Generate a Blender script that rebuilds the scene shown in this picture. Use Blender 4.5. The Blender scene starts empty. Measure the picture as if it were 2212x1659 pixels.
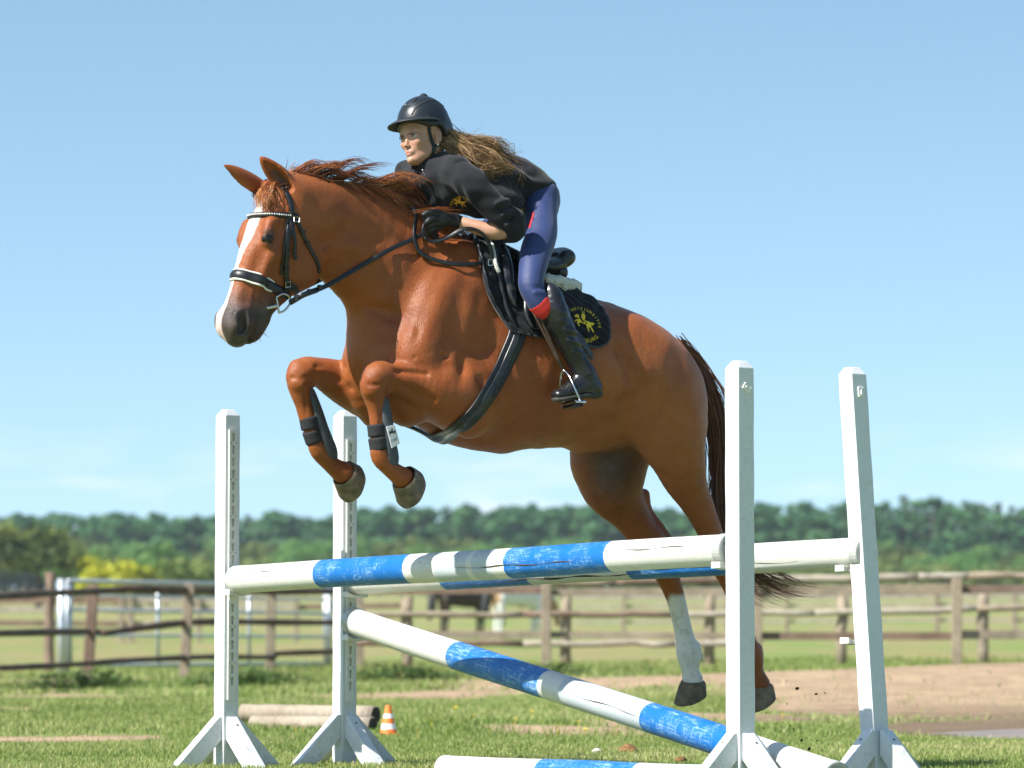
import bpy, bmesh, math, random
import numpy as np
from mathutils import Vector, Matrix
from mathutils.bvhtree import BVHTree

SC = bpy.context.scene
C = SC.collection
R = math.radians

# ------------------------------------------------------------------ camera, sky, sun, exposure
FPX = 8720.0                       # focal length in pixels of a 2212 px wide picture
CAM_H = 0.60
PITCH = math.atan((1350 - 829.5) / FPX)
cam_d = bpy.data.cameras.new('camera')
cam = bpy.data.objects.new('camera', cam_d)
C.objects.link(cam)
cam.location = (0, 0, CAM_H)
cam.rotation_euler = (R(90) + PITCH, 0, 0)
cam_d.sensor_width = 36.0
cam_d.lens = FPX / 2212 * 36.0
cam_d.clip_start = 0.1
cam_d.clip_end = 5000
cam_d.dof.use_dof = True
cam_d.dof.focus_distance = 15.6
cam_d.dof.aperture_fstop = 4.5
SC.camera = cam

SUN_AZ = Vector((-0.84, -0.54, 0)).normalized()      # horizontal direction towards the sun
SUN_EL = R(46)
sun_dir = Vector((SUN_AZ.x * math.cos(SUN_EL), SUN_AZ.y * math.cos(SUN_EL), math.sin(SUN_EL)))
world = bpy.data.worlds.new('World')
SC.world = world
world.use_nodes = True
wn = world.node_tree.nodes
wl = world.node_tree.links
wn.clear()
w_out = wn.new('ShaderNodeOutputWorld')
w_bg = wn.new('ShaderNodeBackground')
w_sky = wn.new('ShaderNodeTexSky')
w_sky.sky_type = 'NISHITA'
w_sky.sun_disc = False
w_sky.sun_elevation = SUN_EL
w_sky.sun_rotation = math.atan2(SUN_AZ.x, SUN_AZ.y)
w_sky.air_density = 1.0
w_sky.dust_density = 0.3
w_sky.ozone_density = 2.0
w_tc = wn.new('ShaderNodeTexCoord')
w_map = wn.new('ShaderNodeVectorMath')
w_map.operation = 'MULTIPLY_ADD'
w_map.inputs[1].default_value = (1, 1, 1.5)
w_map.inputs[2].default_value = (0, 0, 0.105)
wl.new(w_tc.outputs['Generated'], w_map.inputs[0])
w_nrm = wn.new('ShaderNodeVectorMath')
w_nrm.operation = 'NORMALIZE'
wl.new(w_map.outputs[0], w_nrm.inputs[0])
wl.new(w_nrm.outputs[0], w_sky.inputs['Vector'])
# thin fair-weather cloud low over the horizon
w_cm = wn.new('ShaderNodeMapping')
w_cm.inputs['Scale'].default_value = (16, 16, 60)
wl.new(w_tc.outputs['Generated'], w_cm.inputs['Vector'])
w_no = wn.new('ShaderNodeTexNoise')
w_no.inputs['Scale'].default_value = 1.6
w_no.inputs['Detail'].default_value = 5
wl.new(w_cm.outputs[0], w_no.inputs['Vector'])
w_cr = wn.new('ShaderNodeMapRange')
w_cr.inputs['From Min'].default_value = 0.50
w_cr.inputs['From Max'].default_value = 0.70
w_cr.inputs['To Max'].default_value = 0.8
wl.new(w_no.outputs['Fac'], w_cr.inputs['Value'])
w_sx = wn.new('ShaderNodeSeparateXYZ')
wl.new(w_tc.outputs['Generated'], w_sx.inputs[0])
w_el = wn.new('ShaderNodeMapRange')
w_el.inputs['From Min'].default_value = 0.050
w_el.inputs['From Max'].default_value = 0.02
wl.new(w_sx.outputs['Z'], w_el.inputs['Value'])
w_mu = wn.new('ShaderNodeMath')
w_mu.operation = 'MULTIPLY'
wl.new(w_cr.outputs[0], w_mu.inputs[0])
wl.new(w_el.outputs[0], w_mu.inputs[1])
w_mx = wn.new('ShaderNodeMix')
w_mx.data_type = 'RGBA'
w_mx.inputs['B'].default_value = (5.6, 5.7, 6.3, 1)
w_hs = wn.new('ShaderNodeHueSaturation')
w_hs.inputs['Saturation'].default_value = 1.0
w_hs.inputs['Hue'].default_value = 0.491
wl.new(w_sky.outputs[0], w_hs.inputs['Color'])
wl.new(w_mu.outputs[0], w_mx.inputs['Factor'])
wl.new(w_hs.outputs[0], w_mx.inputs['A'])
w_ti = wn.new('ShaderNodeMix')
w_ti.data_type = 'RGBA'
w_ti.blend_type = 'MULTIPLY'
w_ti.inputs['Factor'].default_value = 1.0
w_ti.inputs['B'].default_value = (1.12, 1.12, 1.05, 1)
wl.new(w_mx.outputs['Result'], w_ti.inputs['A'])
wl.new(w_ti.outputs['Result'], w_bg.inputs['Color'])
w_bg.inputs['Strength'].default_value = 0.100
wl.new(w_bg.outputs[0], w_out.inputs['Surface'])

sun_l = bpy.data.lights.new('sun', 'SUN')
sun_l.energy = 4.8
sun_l.angle = R(0.53)
sun_l.color = (1.0, 0.965, 0.90)
sun = bpy.data.objects.new('sun', sun_l)
C.objects.link(sun)
sun.rotation_euler = (-sun_dir).to_track_quat('-Z', 'Y').to_euler()
sun.location = (-20, 30, 30)

SC.view_settings.view_transform = 'Standard'
SC.view_settings.look = 'None'
SC.view_settings.gamma = 1.0
SC.view_settings.exposure = 0.92
SC.view_settings.use_curve_mapping = False
SC.render.engine = 'CYCLES'
SC.cycles.max_bounces = 8
SC.cycles.transparent_max_bounces = 8

# ------------------------------------------------------------------ picture position -> ray -> point in the place
CO = np.array([0, 0, CAM_H])
cf = np.array([0, math.cos(PITCH), math.sin(PITCH)])
cu = np.array([0, -math.sin(PITCH), math.cos(PITCH)])
cx = np.array([1.0, 0, 0])

def ray(px, py):
    return cf + cx * ((px - 1106) / FPX) + cu * ((829.5 - py) / FPX)

def at_depth(px, py, Y):
    d = ray(px, py)
    return CO + d * (Y / d[1])

YAW = R(33.6)
FW = np.array([-math.cos(YAW), -math.sin(YAW), 0.0])     # the way the horse jumps
LF = np.array([math.sin(YAW), -math.cos(YAW), 0.0])      # the horse's left side; also along the rails
UP = np.array([0, 0, 1.0])
HO = np.array([0.0, 15.95, 0.0])                         # middle of the jump, on the ground

def hp(px, py, l=0.0):
    """point where the picture ray meets the vertical plane l metres left of the horse's middle plane"""
    d = ray(px, py)
    t = (l - (CO - HO) @ LF) / (d @ LF)
    return CO + d * t

def hb(u, l, z):
    return HO + FW * u + LF * l + UP * z

def scale_at(p):
    return FPX / ((p - CO) @ cf)

# ------------------------------------------------------------------ small helpers
rng = np.random.default_rng(7)
random.seed(7)

def tag(o, label=None, cat=None, group=None, kind=None):
    if label: o['label'] = label
    if cat: o['category'] = cat
    if group: o['group'] = group
    if kind: o['kind'] = kind
    return o

def empty(name, loc=(0, 0, 0)):
    o = bpy.data.objects.new(name, None)
    C.objects.link(o)
    o.location = loc
    o.empty_display_size = 0.1
    return o

def np_mesh(name, verts, faces, smooth=True):
    """faces: list of lists, or an (n,3)/(n,4) int array"""
    me = bpy.data.meshes.new(name)
    verts = np.asarray(verts, dtype=np.float32)
    if isinstance(faces, np.ndarray):
        n, k = faces.shape
        me.vertices.add(len(verts))
        me.vertices.foreach_set('co', verts.ravel())
        me.loops.add(n * k)
        me.loops.foreach_set('vertex_index', faces.astype(np.int32).ravel())
        me.polygons.add(n)
        me.polygons.foreach_set('loop_start', np.arange(0, n * k, k, dtype=np.int32))
        me.update(calc_edges=True)
    else:
        me.from_pydata([tuple(v) for v in verts], [], [list(f) for f in faces])
        me.update()
    if smooth:
        me.polygons.foreach_set('use_smooth', np.ones(len(me.polygons), dtype=bool))
    return me

def obj(name, me, mat=None, parent=None):
    """link a mesh as one object; vertices are in world space, kept there under its parent"""
    o = bpy.data.objects.new(name, me)
    C.objects.link(o)
    if mat is not None:
        if isinstance(mat, (list, tuple)):
            for m in mat: me.materials.append(m)
        elif not me.materials:
            me.materials.append(mat)
    if parent is not None:
        o.parent = parent
        o.matrix_parent_inverse = PARINV(parent)
    return o

def PARINV(parent):
    m = Matrix.LocRotScale(parent.location, parent.rotation_euler, parent.scale)
    p = parent
    while p.parent is not None:
        m = p.matrix_parent_inverse @ m
        p = p.parent
        m = Matrix.LocRotScale(p.location, p.rotation_euler, p.scale) @ m
    return m.inverted()

class MB:
    """collects verts and faces of one mesh"""
    def __init__(s): s.v = []; s.f = []
    def add(s, v, f):
        b = len(s.v)
        s.v.extend([tuple(map(float, p)) for p in v])
        s.f.extend([[b + i for i in q] for q in f])
    def mesh(s, name, smooth=False, bevel=0.0, seg=2):
        me = bpy.data.meshes.new(name)
        me.from_pydata(s.v, [], s.f)
        me.update()
        bm = bmesh.new(); bm.from_mesh(me)
        bmesh.ops.recalc_face_normals(bm, faces=bm.faces)
        if bevel > 0:
            es = [e for e in bm.edges if len(e.link_faces) == 2 and e.calc_face_angle(0) > R(25)]
            bmesh.ops.bevel(bm, geom=es, offset=bevel, segments=seg, affect='EDGES', profile=0.5)
        for f in bm.faces: f.smooth = smooth
        bm.to_mesh(me); bm.free()
        return me
    def box(s, c, ax, ay, az, hx, hy, hz):
        c = np.array(c, float); ax, ay, az = map(lambda q: np.array(q, float), (ax, ay, az))
        v = [c + ax * hx * i + ay * hy * j + az * hz * k for i in (-1, 1) for j in (-1, 1) for k in (-1, 1)]
        s.add(v, [(0, 1, 3, 2), (4, 6, 7, 5), (0, 4, 5, 1), (2, 3, 7, 6), (0, 2, 6, 4), (1, 5, 7, 3)])
    def tube(s, pts, rad, n=10, caps=True, ref=None, flat=1.0):
        v, f = tube_vf(pts, rad, n, caps, ref, flat)
        s.add(v, f)

def frames(pts, ref=None):
    pts = np.asarray(pts, float)
    t = np.gradient(pts, axis=0)
    t /= np.linalg.norm(t, axis=1)[:, None] + 1e-12
    if ref is None:
        ref = np.array([0, 0, 1.0]) if abs(t[0][2]) < 0.9 else np.array([1.0, 0, 0])
    n = np.array(ref, float)
    N = []
    for i in range(len(pts)):
        n = n - t[i] * (n @ t[i])
        n /= np.linalg.norm(n) + 1e-12
        N.append(n.copy())
    N = np.array(N)
    B = np.cross(t, N)
    return t, N, B

def tube_vf(pts, rad, n=10, caps=True, ref=None, flat=1.0):
    pts = np.asarray(pts, float)
    rad = np.broadcast_to(np.asarray(rad, float), (len(pts),))
    t, N, B = frames(pts, ref)
    a = np.linspace(0, 2 * math.pi, n, endpoint=False)
    v = (pts[:, None, :] + rad[:, None, None] * (np.cos(a)[None, :, None] * N[:, None, :] + flat * np.sin(a)[None, :, None] * B[:, None, :])).reshape(-1, 3)
    f = []
    for i in range(len(pts) - 1):
        for j in range(n):
            k = (j + 1) % n
            f.append((i * n + j, i * n + k, (i + 1) * n + k, (i + 1) * n + j))
    if caps:
        f.append(tuple(range(n))[::-1])
        f.append(tuple((len(pts) - 1) * n + j for j in range(n)))
    return v, f

def spline(P, m=6):
    """Catmull-Rom through rows of P (any number of columns)"""
    P = np.asarray(P, float)
    if len(P) < 3:
        return np.array([P[0] + (P[-1] - P[0]) * t for t in np.linspace(0, 1, m + 1)])
    Q = np.vstack([2 * P[0] - P[1], P, 2 * P[-1] - P[-2]])
    out = []
    for i in range(1, len(Q) - 2):
        p0, p1, p2, p3 = Q[i - 1], Q[i], Q[i + 1], Q[i + 2]
        for t in np.arange(m) / m:
            out.append(0.5 * (2 * p1 + (p2 - p0) * t + (2 * p0 - 5 * p1 + 4 * p2 - p3) * t * t + (3 * p1 - p0 - 3 * p2 + p3) * t ** 3))
    out.append(P[-1])
    return np.array(out)

# ------------------------------------------------------------------ materials
def mat_new(name):
    m = bpy.data.materials.new(name)
    m.use_nodes = True
    nt = m.node_tree
    return m, nt, nt.nodes['Principled BSDF']

def N(nt, typ, **kw):
    n = nt.nodes.new(typ)
    for k, v in kw.items():
        if k in n.inputs.keys() if hasattr(n.inputs, 'keys') else False:
            n.inputs[k].default_value = v
        else:
            setattr(n, k, v)
    return n

def ramp(nt, src, stops):
    r = nt.nodes.new('ShaderNodeValToRGB')
    e = r.color_ramp.elements
    while len(e) < len(stops): e.new(0.5)
    for i, (p, c) in enumerate(stops):
        e[i].position = p
        e[i].color = (*c, 1) if len(c) == 3 else c
    nt.links.new(src, r.inputs[0])
    return r

def coords(nt, scale=(1, 1, 1), rot=(0, 0, 0), kind='Object'):
    tc = nt.nodes.new('ShaderNodeTexCoord')
    mp = nt.nodes.new('ShaderNodeMapping')
    mp.inputs['Scale'].default_value = scale
    mp.inputs['Rotation'].default_value = rot
    nt.links.new(tc.outputs[kind], mp.inputs['Vector'])
    return mp.outputs[0]

def noise(nt, vec, scale, detail=4, rough=0.55):
    n = nt.nodes.new('ShaderNodeTexNoise')
    n.inputs['Scale'].default_value = scale
    n.inputs['Detail'].default_value = detail
    n.inputs['Roughness'].default_value = rough
    if vec is not None: nt.links.new(vec, n.inputs['Vector'])
    return n.outputs['Fac']

def mixc(nt, fac, a, b, mode='MIX'):
    m = nt.nodes.new('ShaderNodeMix')
    m.data_type = 'RGBA'
    m.blend_type = mode
    for s, k in ((fac, 'Factor'), (a, 'A'), (b, 'B')):
        inp = [i for i in m.inputs if i.name == k and (i.type == ('VALUE' if k == 'Factor' else 'RGBA'))][0]
        if isinstance(s, (int, float)): inp.default_value = s
        elif isinstance(s, (tuple, list)): inp.default_value = (*s, 1) if len(s) == 3 else s
        else: nt.links.new(s, inp)
    return [o for o in m.outputs if o.type == 'RGBA'][0]

def mrange(nt, v, a, b, c=0.0, d=1.0):
    m = nt.nodes.new('ShaderNodeMapRange')
    nt.links.new(v, m.inputs['Value'])
    for k, x in zip(('From Min', 'From Max', 'To Min', 'To Max'), (a, b, c, d)):
        m.inputs[k].default_value = x
    return m.outputs[0]

def math_n(nt, op, a, b=None):
    m = nt.nodes.new('ShaderNodeMath')
    m.operation = op
    for i, s in enumerate((a, b)):
        if s is None: continue
        if isinstance(s, (int, float)): m.inputs[i].default_value = s
        else: nt.links.new(s, m.inputs[i])
    return m.outputs[0]

def bump(nt, bs, h, strength=0.3, dist=0.01):
    b = nt.nodes.new('ShaderNodeBump')
    b.inputs['Strength'].default_value = strength
    b.inputs['Distance'].default_value = dist
    nt.links.new(h, b.inputs['Height'])
    nt.links.new(b.outputs[0], bs.inputs['Normal'])

def simple(name, col, rough=0.5, metal=0.0, var=0.12, scale=30, bstr=0.15, bscale=120, spec=0.5, bdist=0.002, sheen=0.0, coat=0.0):
    m, nt, bs = mat_new(name)
    v = coords(nt)
    n = noise(nt, v, scale, 5)
    lo = tuple(c * (1 - var) for c in col)
    hi = tuple(min(1, c * (1 + var)) for c in col)
    r = ramp(nt, n, [(0.3, lo), (0.7, hi)])
    nt.links.new(r.outputs[0], bs.inputs['Base Color'])
    nt.links.new(mrange(nt, n, 0.2, 0.8, max(0, rough - 0.08), min(1, rough + 0.08)), bs.inputs['Roughness'])
    bs.inputs['Metallic'].default_value = metal
    bs.inputs['Specular IOR Level'].default_value = spec
    if sheen: bs.inputs['Sheen Weight'].default_value = sheen
    if coat: bs.inputs['Coat Weight'].default_value = coat
    if bstr: bump(nt, bs, noise(nt, v, bscale, 3), bstr, bdist)
    return m
# ------------------------------------------------------------------ implicit-surface modelling (smooth unions on a grid, surface nets)
class Field:
    def __init__(s, lo, hi, h, axes=None, org=None):
        """a grid in a local frame: axes rows are the local unit vectors in the world"""
        s.h = h
        s.A = np.eye(3) if axes is None else np.asarray(axes, float)
        s.o = np.zeros(3) if org is None else np.asarray(org, float)
        s.lo = np.asarray(lo, float)
        s.n = np.ceil((np.asarray(hi, float) - s.lo) / h).astype(int) + 1
        s.F = np.full(s.n, 0.5, np.float32)
    def loc(s, P):
        return (np.asarray(P, float) - s.o) @ s.A.T
    def _box(s, lo, hi):
        a = np.clip(np.floor((lo - s.lo) / s.h).astype(int), 0, s.n - 1)
        b = np.clip(np.ceil((hi - s.lo) / s.h).astype(int) + 1, 1, s.n)
        return a, b
    def _grid(s, a, b):
        ax = [(s.lo[i] + s.h * np.arange(a[i], b[i])).astype(np.float32) for i in range(3)]
        return ax[0][:, None, None], ax[1][None, :, None], ax[2][None, None, :]
    def prim(s, P, r1, r2=None, n=None, sub=3, margin=0.05):
        """anisotropic round-cone chain: r1 across, r2 along unit direction n. returns (a, b, array)"""
        P = s.loc(np.atleast_2d(P))
        k = len(P)
        r1 = np.broadcast_to(np.asarray(r1, float), (k,))
        r2 = r1 if r2 is None else np.broadcast_to(np.asarray(r2, float), (k,))
        D = np.column_stack([P, r1, r2])
        if k >= 3 and sub > 1:
            D = spline(D, sub)
            D[:, 3:] = np.maximum(D[:, 3:], 0.0015)
        if k == 1: D = np.vstack([D, D + np.array([1e-4, 0, 0, 0, 0])])
        nv = None if n is None else s.A @ np.asarray(n, float)
        rm = np.maximum(D[:, 3], D[:, 4])
        lo = (D[:, :3] - rm[:, None]).min(0) - margin
        hi = (D[:, :3] + rm[:, None]).max(0) + margin
        a, b = s._box(lo, hi)
        out = np.full(b - a, 0.5, np.float32)
        for i in range(len(D) - 1):
            p, q = D[i, :3], D[i + 1, :3]
            R_ = max(rm[i], rm[i + 1])
            a2, b2 = s._box(np.minimum(p, q) - R_ - margin, np.maximum(p, q) + R_ + margin)
            a2 = np.maximum(a2, a); b2 = np.minimum(b2, b)
            if np.any(b2 <= a2): continue
            X, Y, Z = s._grid(a2, b2)
            d = (q - p).astype(np.float32); dd = float(d @ d) + 1e-12
            X = X - np.float32(p[0]); Y = Y - np.float32(p[1]); Z = Z - np.float32(p[2])
            t = np.clip((X * d[0] + Y * d[1] + Z * d[2]) / np.float32(dd), 0, 1)
            X = X - t * d[0]; Y = Y - t * d[1]; Z = Z - t * d[2]
            ra = D[i, 3] + t * np.float32(D[i + 1, 3] - D[i, 3])
            if nv is None:
                f = np.sqrt(X * X + Y * Y + Z * Z) - ra
            else:
                rb = D[i, 4] + t * np.float32(D[i + 1, 4] - D[i, 4])
                ql = X * np.float32(nv[0]) + Y * np.float32(nv[1]) + Z * np.float32(nv[2])
                q2 = np.maximum(X * X + Y * Y + Z * Z - ql * ql, 0)
                l2 = ql * ql
                k0 = np.sqrt(q2 / (ra * ra) + l2 / (rb * rb))
                k1 = np.sqrt(q2 / ra ** 4 + l2 / rb ** 4) + 1e-9
                f = np.where(k0 < 1e-3, -np.minimum(ra, rb), k0 * (k0 - 1) / k1)
            sl = tuple(slice(a2[j] - a[j], b2[j] - a[j]) for j in range(3))
            out[sl] = np.minimum(out[sl], f)
        return a, b, out
    def add(s, P, r1, r2=None, n=None, k=0.03, sub=3):
        a, b, f = s.prim(P, r1, r2, n, sub, margin=max(0.03, k * 1.2))
        sl = tuple(slice(a[j], b[j]) for j in range(3))
        g = s.F[sl]
        if k <= 0:
            s.F[sl] = np.minimum(g, f)
        else:
            h = np.clip(0.5 + 0.5 * (g - f) / k, 0, 1)
            s.F[sl] = g + (f - g) * h - k * h * (1 - h)
    def cut(s, P, r1, r2=None, n=None, k=0.01, sub=3):
        a, b, f = s.prim(P, r1, r2, n, sub, margin=max(0.03, k * 1.2))
        sl = tuple(slice(a[j], b[j]) for j in range(3))
        g = s.F[sl]
        f = -f
        h = np.clip(0.5 - 0.5 * (g - f) / k, 0, 1)
        s.F[sl] = g + (f - g) * h + k * h * (1 - h)
    def swell(s, P, w, amp, sub=3):
        """push the surface out (amp > 0) or in along a line, gaussian of half width w"""
        a, b, f = s.prim(P, np.full(len(np.atleast_2d(P)), 1e-4), None, None, sub, margin=w * 2.6)
        sl = tuple(slice(a[j], b[j]) for j in range(3))
        g = np.exp(-(np.maximum(f, 0) / w) ** 2) - math.exp(-2.6 ** 2)
        s.F[sl] -= np.float32(amp) * np.maximum(g, 0)
    def disp(s, fn):
        """displace with fn(X,Y,Z local) only near the surface"""
        idx = np.argwhere(np.abs(s.F) < 4 * s.h)
        P = s.lo + idx * s.h
        s.F[idx[:, 0], idx[:, 1], idx[:, 2]] -= fn(P).astype(np.float32)
    def halfspace(s, p, nrm, k=0.004):
        """keep the side the normal points away from"""
        p = s.loc(p); nv = s.A @ np.asarray(nrm, float)
        X, Y, Z = s._grid(np.zeros(3, int), s.n)
        f = (X - p[0]) * nv[0] + (Y - p[1]) * nv[1] + (Z - p[2]) * nv[2]
        g = s.F
        h = np.clip(0.5 - 0.5 * (g - f) / k, 0, 1)
        s.F = (g + (f - g) * h + k * h * (1 - h)).astype(np.float32)
    def mesh(s, smooth=2):
        V, Q = surface_nets(s.F)
        V = relax(V, Q, smooth)
        W = (s.lo + V * s.h) @ s.A + s.o
        return W, Q

def surface_nets(F):
    S = F < 0
    nx, ny, nz = F.shape
    anyc = np.zeros((nx - 1, ny - 1, nz - 1), bool); allc = np.ones_like(anyc)
    for i in (0, 1):
        for j in (0, 1):
            for k in (0, 1):
                c = S[i:nx - 1 + i, j:ny - 1 + j, k:nz - 1 + k]
                anyc |= c; allc &= c
    act = np.argwhere(anyc & ~allc)
    idx = np.full(anyc.shape, -1, np.int32)
    idx[act[:, 0], act[:, 1], act[:, 2]] = np.arange(len(act))
    cor = [(i, j, k) for i in (0, 1) for j in (0, 1) for k in (0, 1)]
    val = {c: F[act[:, 0] + c[0], act[:, 1] + c[1], act[:, 2] + c[2]] for c in cor}
    acc = np.zeros((len(act), 3)); cnt = np.zeros(len(act))
    for c in cor:
        for ax in range(3):
            if c[ax] == 0:
                e = list(c); e[ax] = 1; e = tuple(e)
                f0, f1 = val[c], val[e]
                m = (f0 < 0) != (f1 < 0)
                t = np.where(m, f0 / np.where(m, f0 - f1, 1), 0)
                p = np.tile(np.array(c, float), (len(act), 1)); p[:, ax] = t
                acc += p * m[:, None]; cnt += m
    V = act + acc / np.maximum(cnt, 1)[:, None]
    quads = []
    for ax in range(3):
        sl0 = [slice(None)] * 3; sl1 = [slice(None)] * 3
        sl0[ax] = slice(0, -1); sl1[ax] = slice(1, None)
        d = S[tuple(sl0)] != S[tuple(sl1)]
        e = np.argwhere(d)
        b1, b2 = [(1, 2), (2, 0), (0, 1)][ax]
        ok = (e[:, b1] > 0) & (e[:, b2] > 0) & (e[:, b1] < F.shape[b1] - 1) & (e[:, b2] < F.shape[b2] - 1)
        e = e[ok]
        inside = S[e[:, 0], e[:, 1], e[:, 2]]
        def cell(o1, o2):
            q = e.copy(); q[:, b1] -= o1; q[:, b2] -= o2
            return idx[q[:, 0], q[:, 1], q[:, 2]]
        q = np.column_stack([cell(1, 1), cell(0, 1), cell(0, 0), cell(1, 0)])
        q[~inside] = q[~inside][:, ::-1]
        quads.append(q)
    Q = np.vstack(quads)
    return V, Q

def relax(V, Q, it):
    if it <= 0: return V
    a = np.concatenate([Q[:, 0], Q[:, 1], Q[:, 2], Q[:, 3]])
    b = np.concatenate([Q[:, 1], Q[:, 2], Q[:, 3], Q[:, 0]])
    I = np.concatenate([a, b]); J = np.concatenate([b, a])
    n = len(V)
    deg = np.bincount(I, minlength=n)[:, None] + 1e-9
    for i in range(it):
        for lam in (0.55, -0.4 if i < it - 1 else -0.2):
            m = np.column_stack([np.bincount(I, weights=V[J, c], minlength=n) for c in range(3)]) / deg
            V = V + lam * (m - V)
    return V

def smooth_noise(seed, n=24):
    """sum of random plane waves: cheap smooth 3-D noise, fn(P) in about [-1, 1]"""
    g = np.random.default_rng(seed)
    K = g.normal(size=(n, 3)); K /= np.linalg.norm(K, axis=1)[:, None]
    K *= g.uniform(0.6, 1.6, size=(n, 1))
    ph = g.uniform(0, 6.28, n)
    def fn(P, f):
        return np.sin(P @ (K.T * f) + ph).sum(1) / math.sqrt(n / 2) / 1.6
    return fn
NZ = smooth_noise(3)
# ================================================================== GROUND
def gz(x, y):
    """height of the land"""
    x = np.asarray(x, float); y = np.asarray(y, float)
    base = np.interp(y, [0, 30, 45, 60, 100, 164, 240, 350, 700, 1500, 3000], [0, 0, -0.02, 0.05, 0.22, 0.55, 1.25, 2.5, 6.2, 14, 24])
    # the land tilts a little: lower on the left, a low sand bank on the right
    t = np.clip((y - 26) / 20, 0, 1); t = t * t * (3 - 2 * t)
    f = np.clip((120 - y) / 60, 0, 1)
    base = base + t * f * np.clip(x / 9, -1, 1) * 0.07
    bank = 0.20 * np.exp(-((y - 38.5) / 6.0) ** 2) * (1 / (1 + np.exp(-(x - 1.0) * 0.9)))
    und = 0.012 * np.sin(x * 1.1 + y * .37) + 0.010 * np.sin(x * .53 - y * .71 + 1) + .008 * np.sin(x * 2.3 + y * 1.3 + 2)
    und = und * np.clip((y - 12) / 20, .25, 1)
    dip = -0.05 * np.exp(-(((x - 3.6) / 1.5) ** 2 + ((y - 23.6) / 1.7) ** 2) * 1.2)
    return base + bank + und + dip

def on_ground(px, py):
    """where a picture ray meets the land"""
    d = ray(px, py)
    lo, hi = 5.0, 2500.0
    ys = np.concatenate([np.linspace(8, 80, 1500), np.linspace(80, 900, 1500)])
    xs = d[0] / d[1] * ys; zs = CAM_H + d[2] / d[1] * ys
    g = gz(xs, ys)
    i = np.argmax(zs < g)
    return np.array([xs[i], ys[i], g[i]])

def soil_amount(x, y):
    """0 grass .. 1 bare earth, by place"""
    n1 = np.sin(x * .9 + 1.3 * np.sin(y * .33)) * .5 + np.sin(x * 2.1 - y * .8) * .3 + np.sin(x * 4.7 + y * 1.9 + 1) * .2
    s = np.zeros_like(x)
    # the sand bank on the right
    s = np.maximum(s, np.clip(1.5 - ((y - 38.5 - .6 * n1) / 5.0) ** 2 * 1.5, 0, 1) * np.clip((x + 1.6 + .8 * n1) / 1.6, 0, 1))
    s = np.maximum(s, np.clip(1.5 - ((y - 33.0 - .5 * n1) / 9.0) ** 2 * 1.5, 0, 1) * np.clip((x - 1.45 + .35 * n1 - (30 - y).clip(0, 9) * .05) / .8, 0, 1))
    # worn strip in front of the left fence
    s = np.maximum(s, np.clip(1.25 - np.abs((y - 34.2 - .35 * x * .25 - .5 * n1) / 1.3), 0, 1) * np.clip((1.5 - x) / 2, 0, 1) * .9)
    # worn patch on the left
    s = np.maximum(s, np.clip(1.2 - np.abs((y - 21.6 - .25 * n1) / .75), 0, 1) * np.clip((-1.45 - x + .3 * n1) / .5, 0, 1))
    # hoof-worn patches in the middle
    s = np.maximum(s, np.clip(n1 * 1.8 - .38, 0, .85) * np.clip((y - 18.5) / 5, 0, 1) * np.clip((52 - y) / 8, 0, 1))
    # puddle rim
    s = np.maximum(s, np.clip(1.6 - (((x - 3.5) / 1.5) ** 2 + ((y - 23.8) / 2.2) ** 2) * 1.0, 0, 1) * np.clip((x - 1.9) / .3, 0, 1))
    return np.clip(s, 0, 1)

def ground_mesh():
    ys = np.concatenate([np.arange(9, 30, .12), np.arange(30, 62, .3), np.geomspace(62, 3000, 120)])
    xs = np.concatenate([-np.geomspace(2500, 9.3, 40), np.arange(-9, 9.01, .15), np.geomspace(9.3, 2500, 40)])
    ys = np.concatenate([[-60, -5], ys])
    X, Y = np.meshgrid(xs, ys)
    Z = gz(X, Y)
    V = np.column_stack([X.ravel(), Y.ravel(), Z.ravel()])
    ny, nx = X.shape
    i = np.arange(ny - 1)[:, None] * nx + np.arange(nx - 1)[None, :]
    Q = np.stack([i, i + 1, i + nx + 1, i + nx], -1).reshape(-1, 4)
    me = np_mesh('ground', V, Q)
    at = me.attributes.new('soil', 'FLOAT', 'POINT')
    at.data.foreach_set('value', soil_amount(X, Y).ravel().astype(np.float32))
    return me

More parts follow.
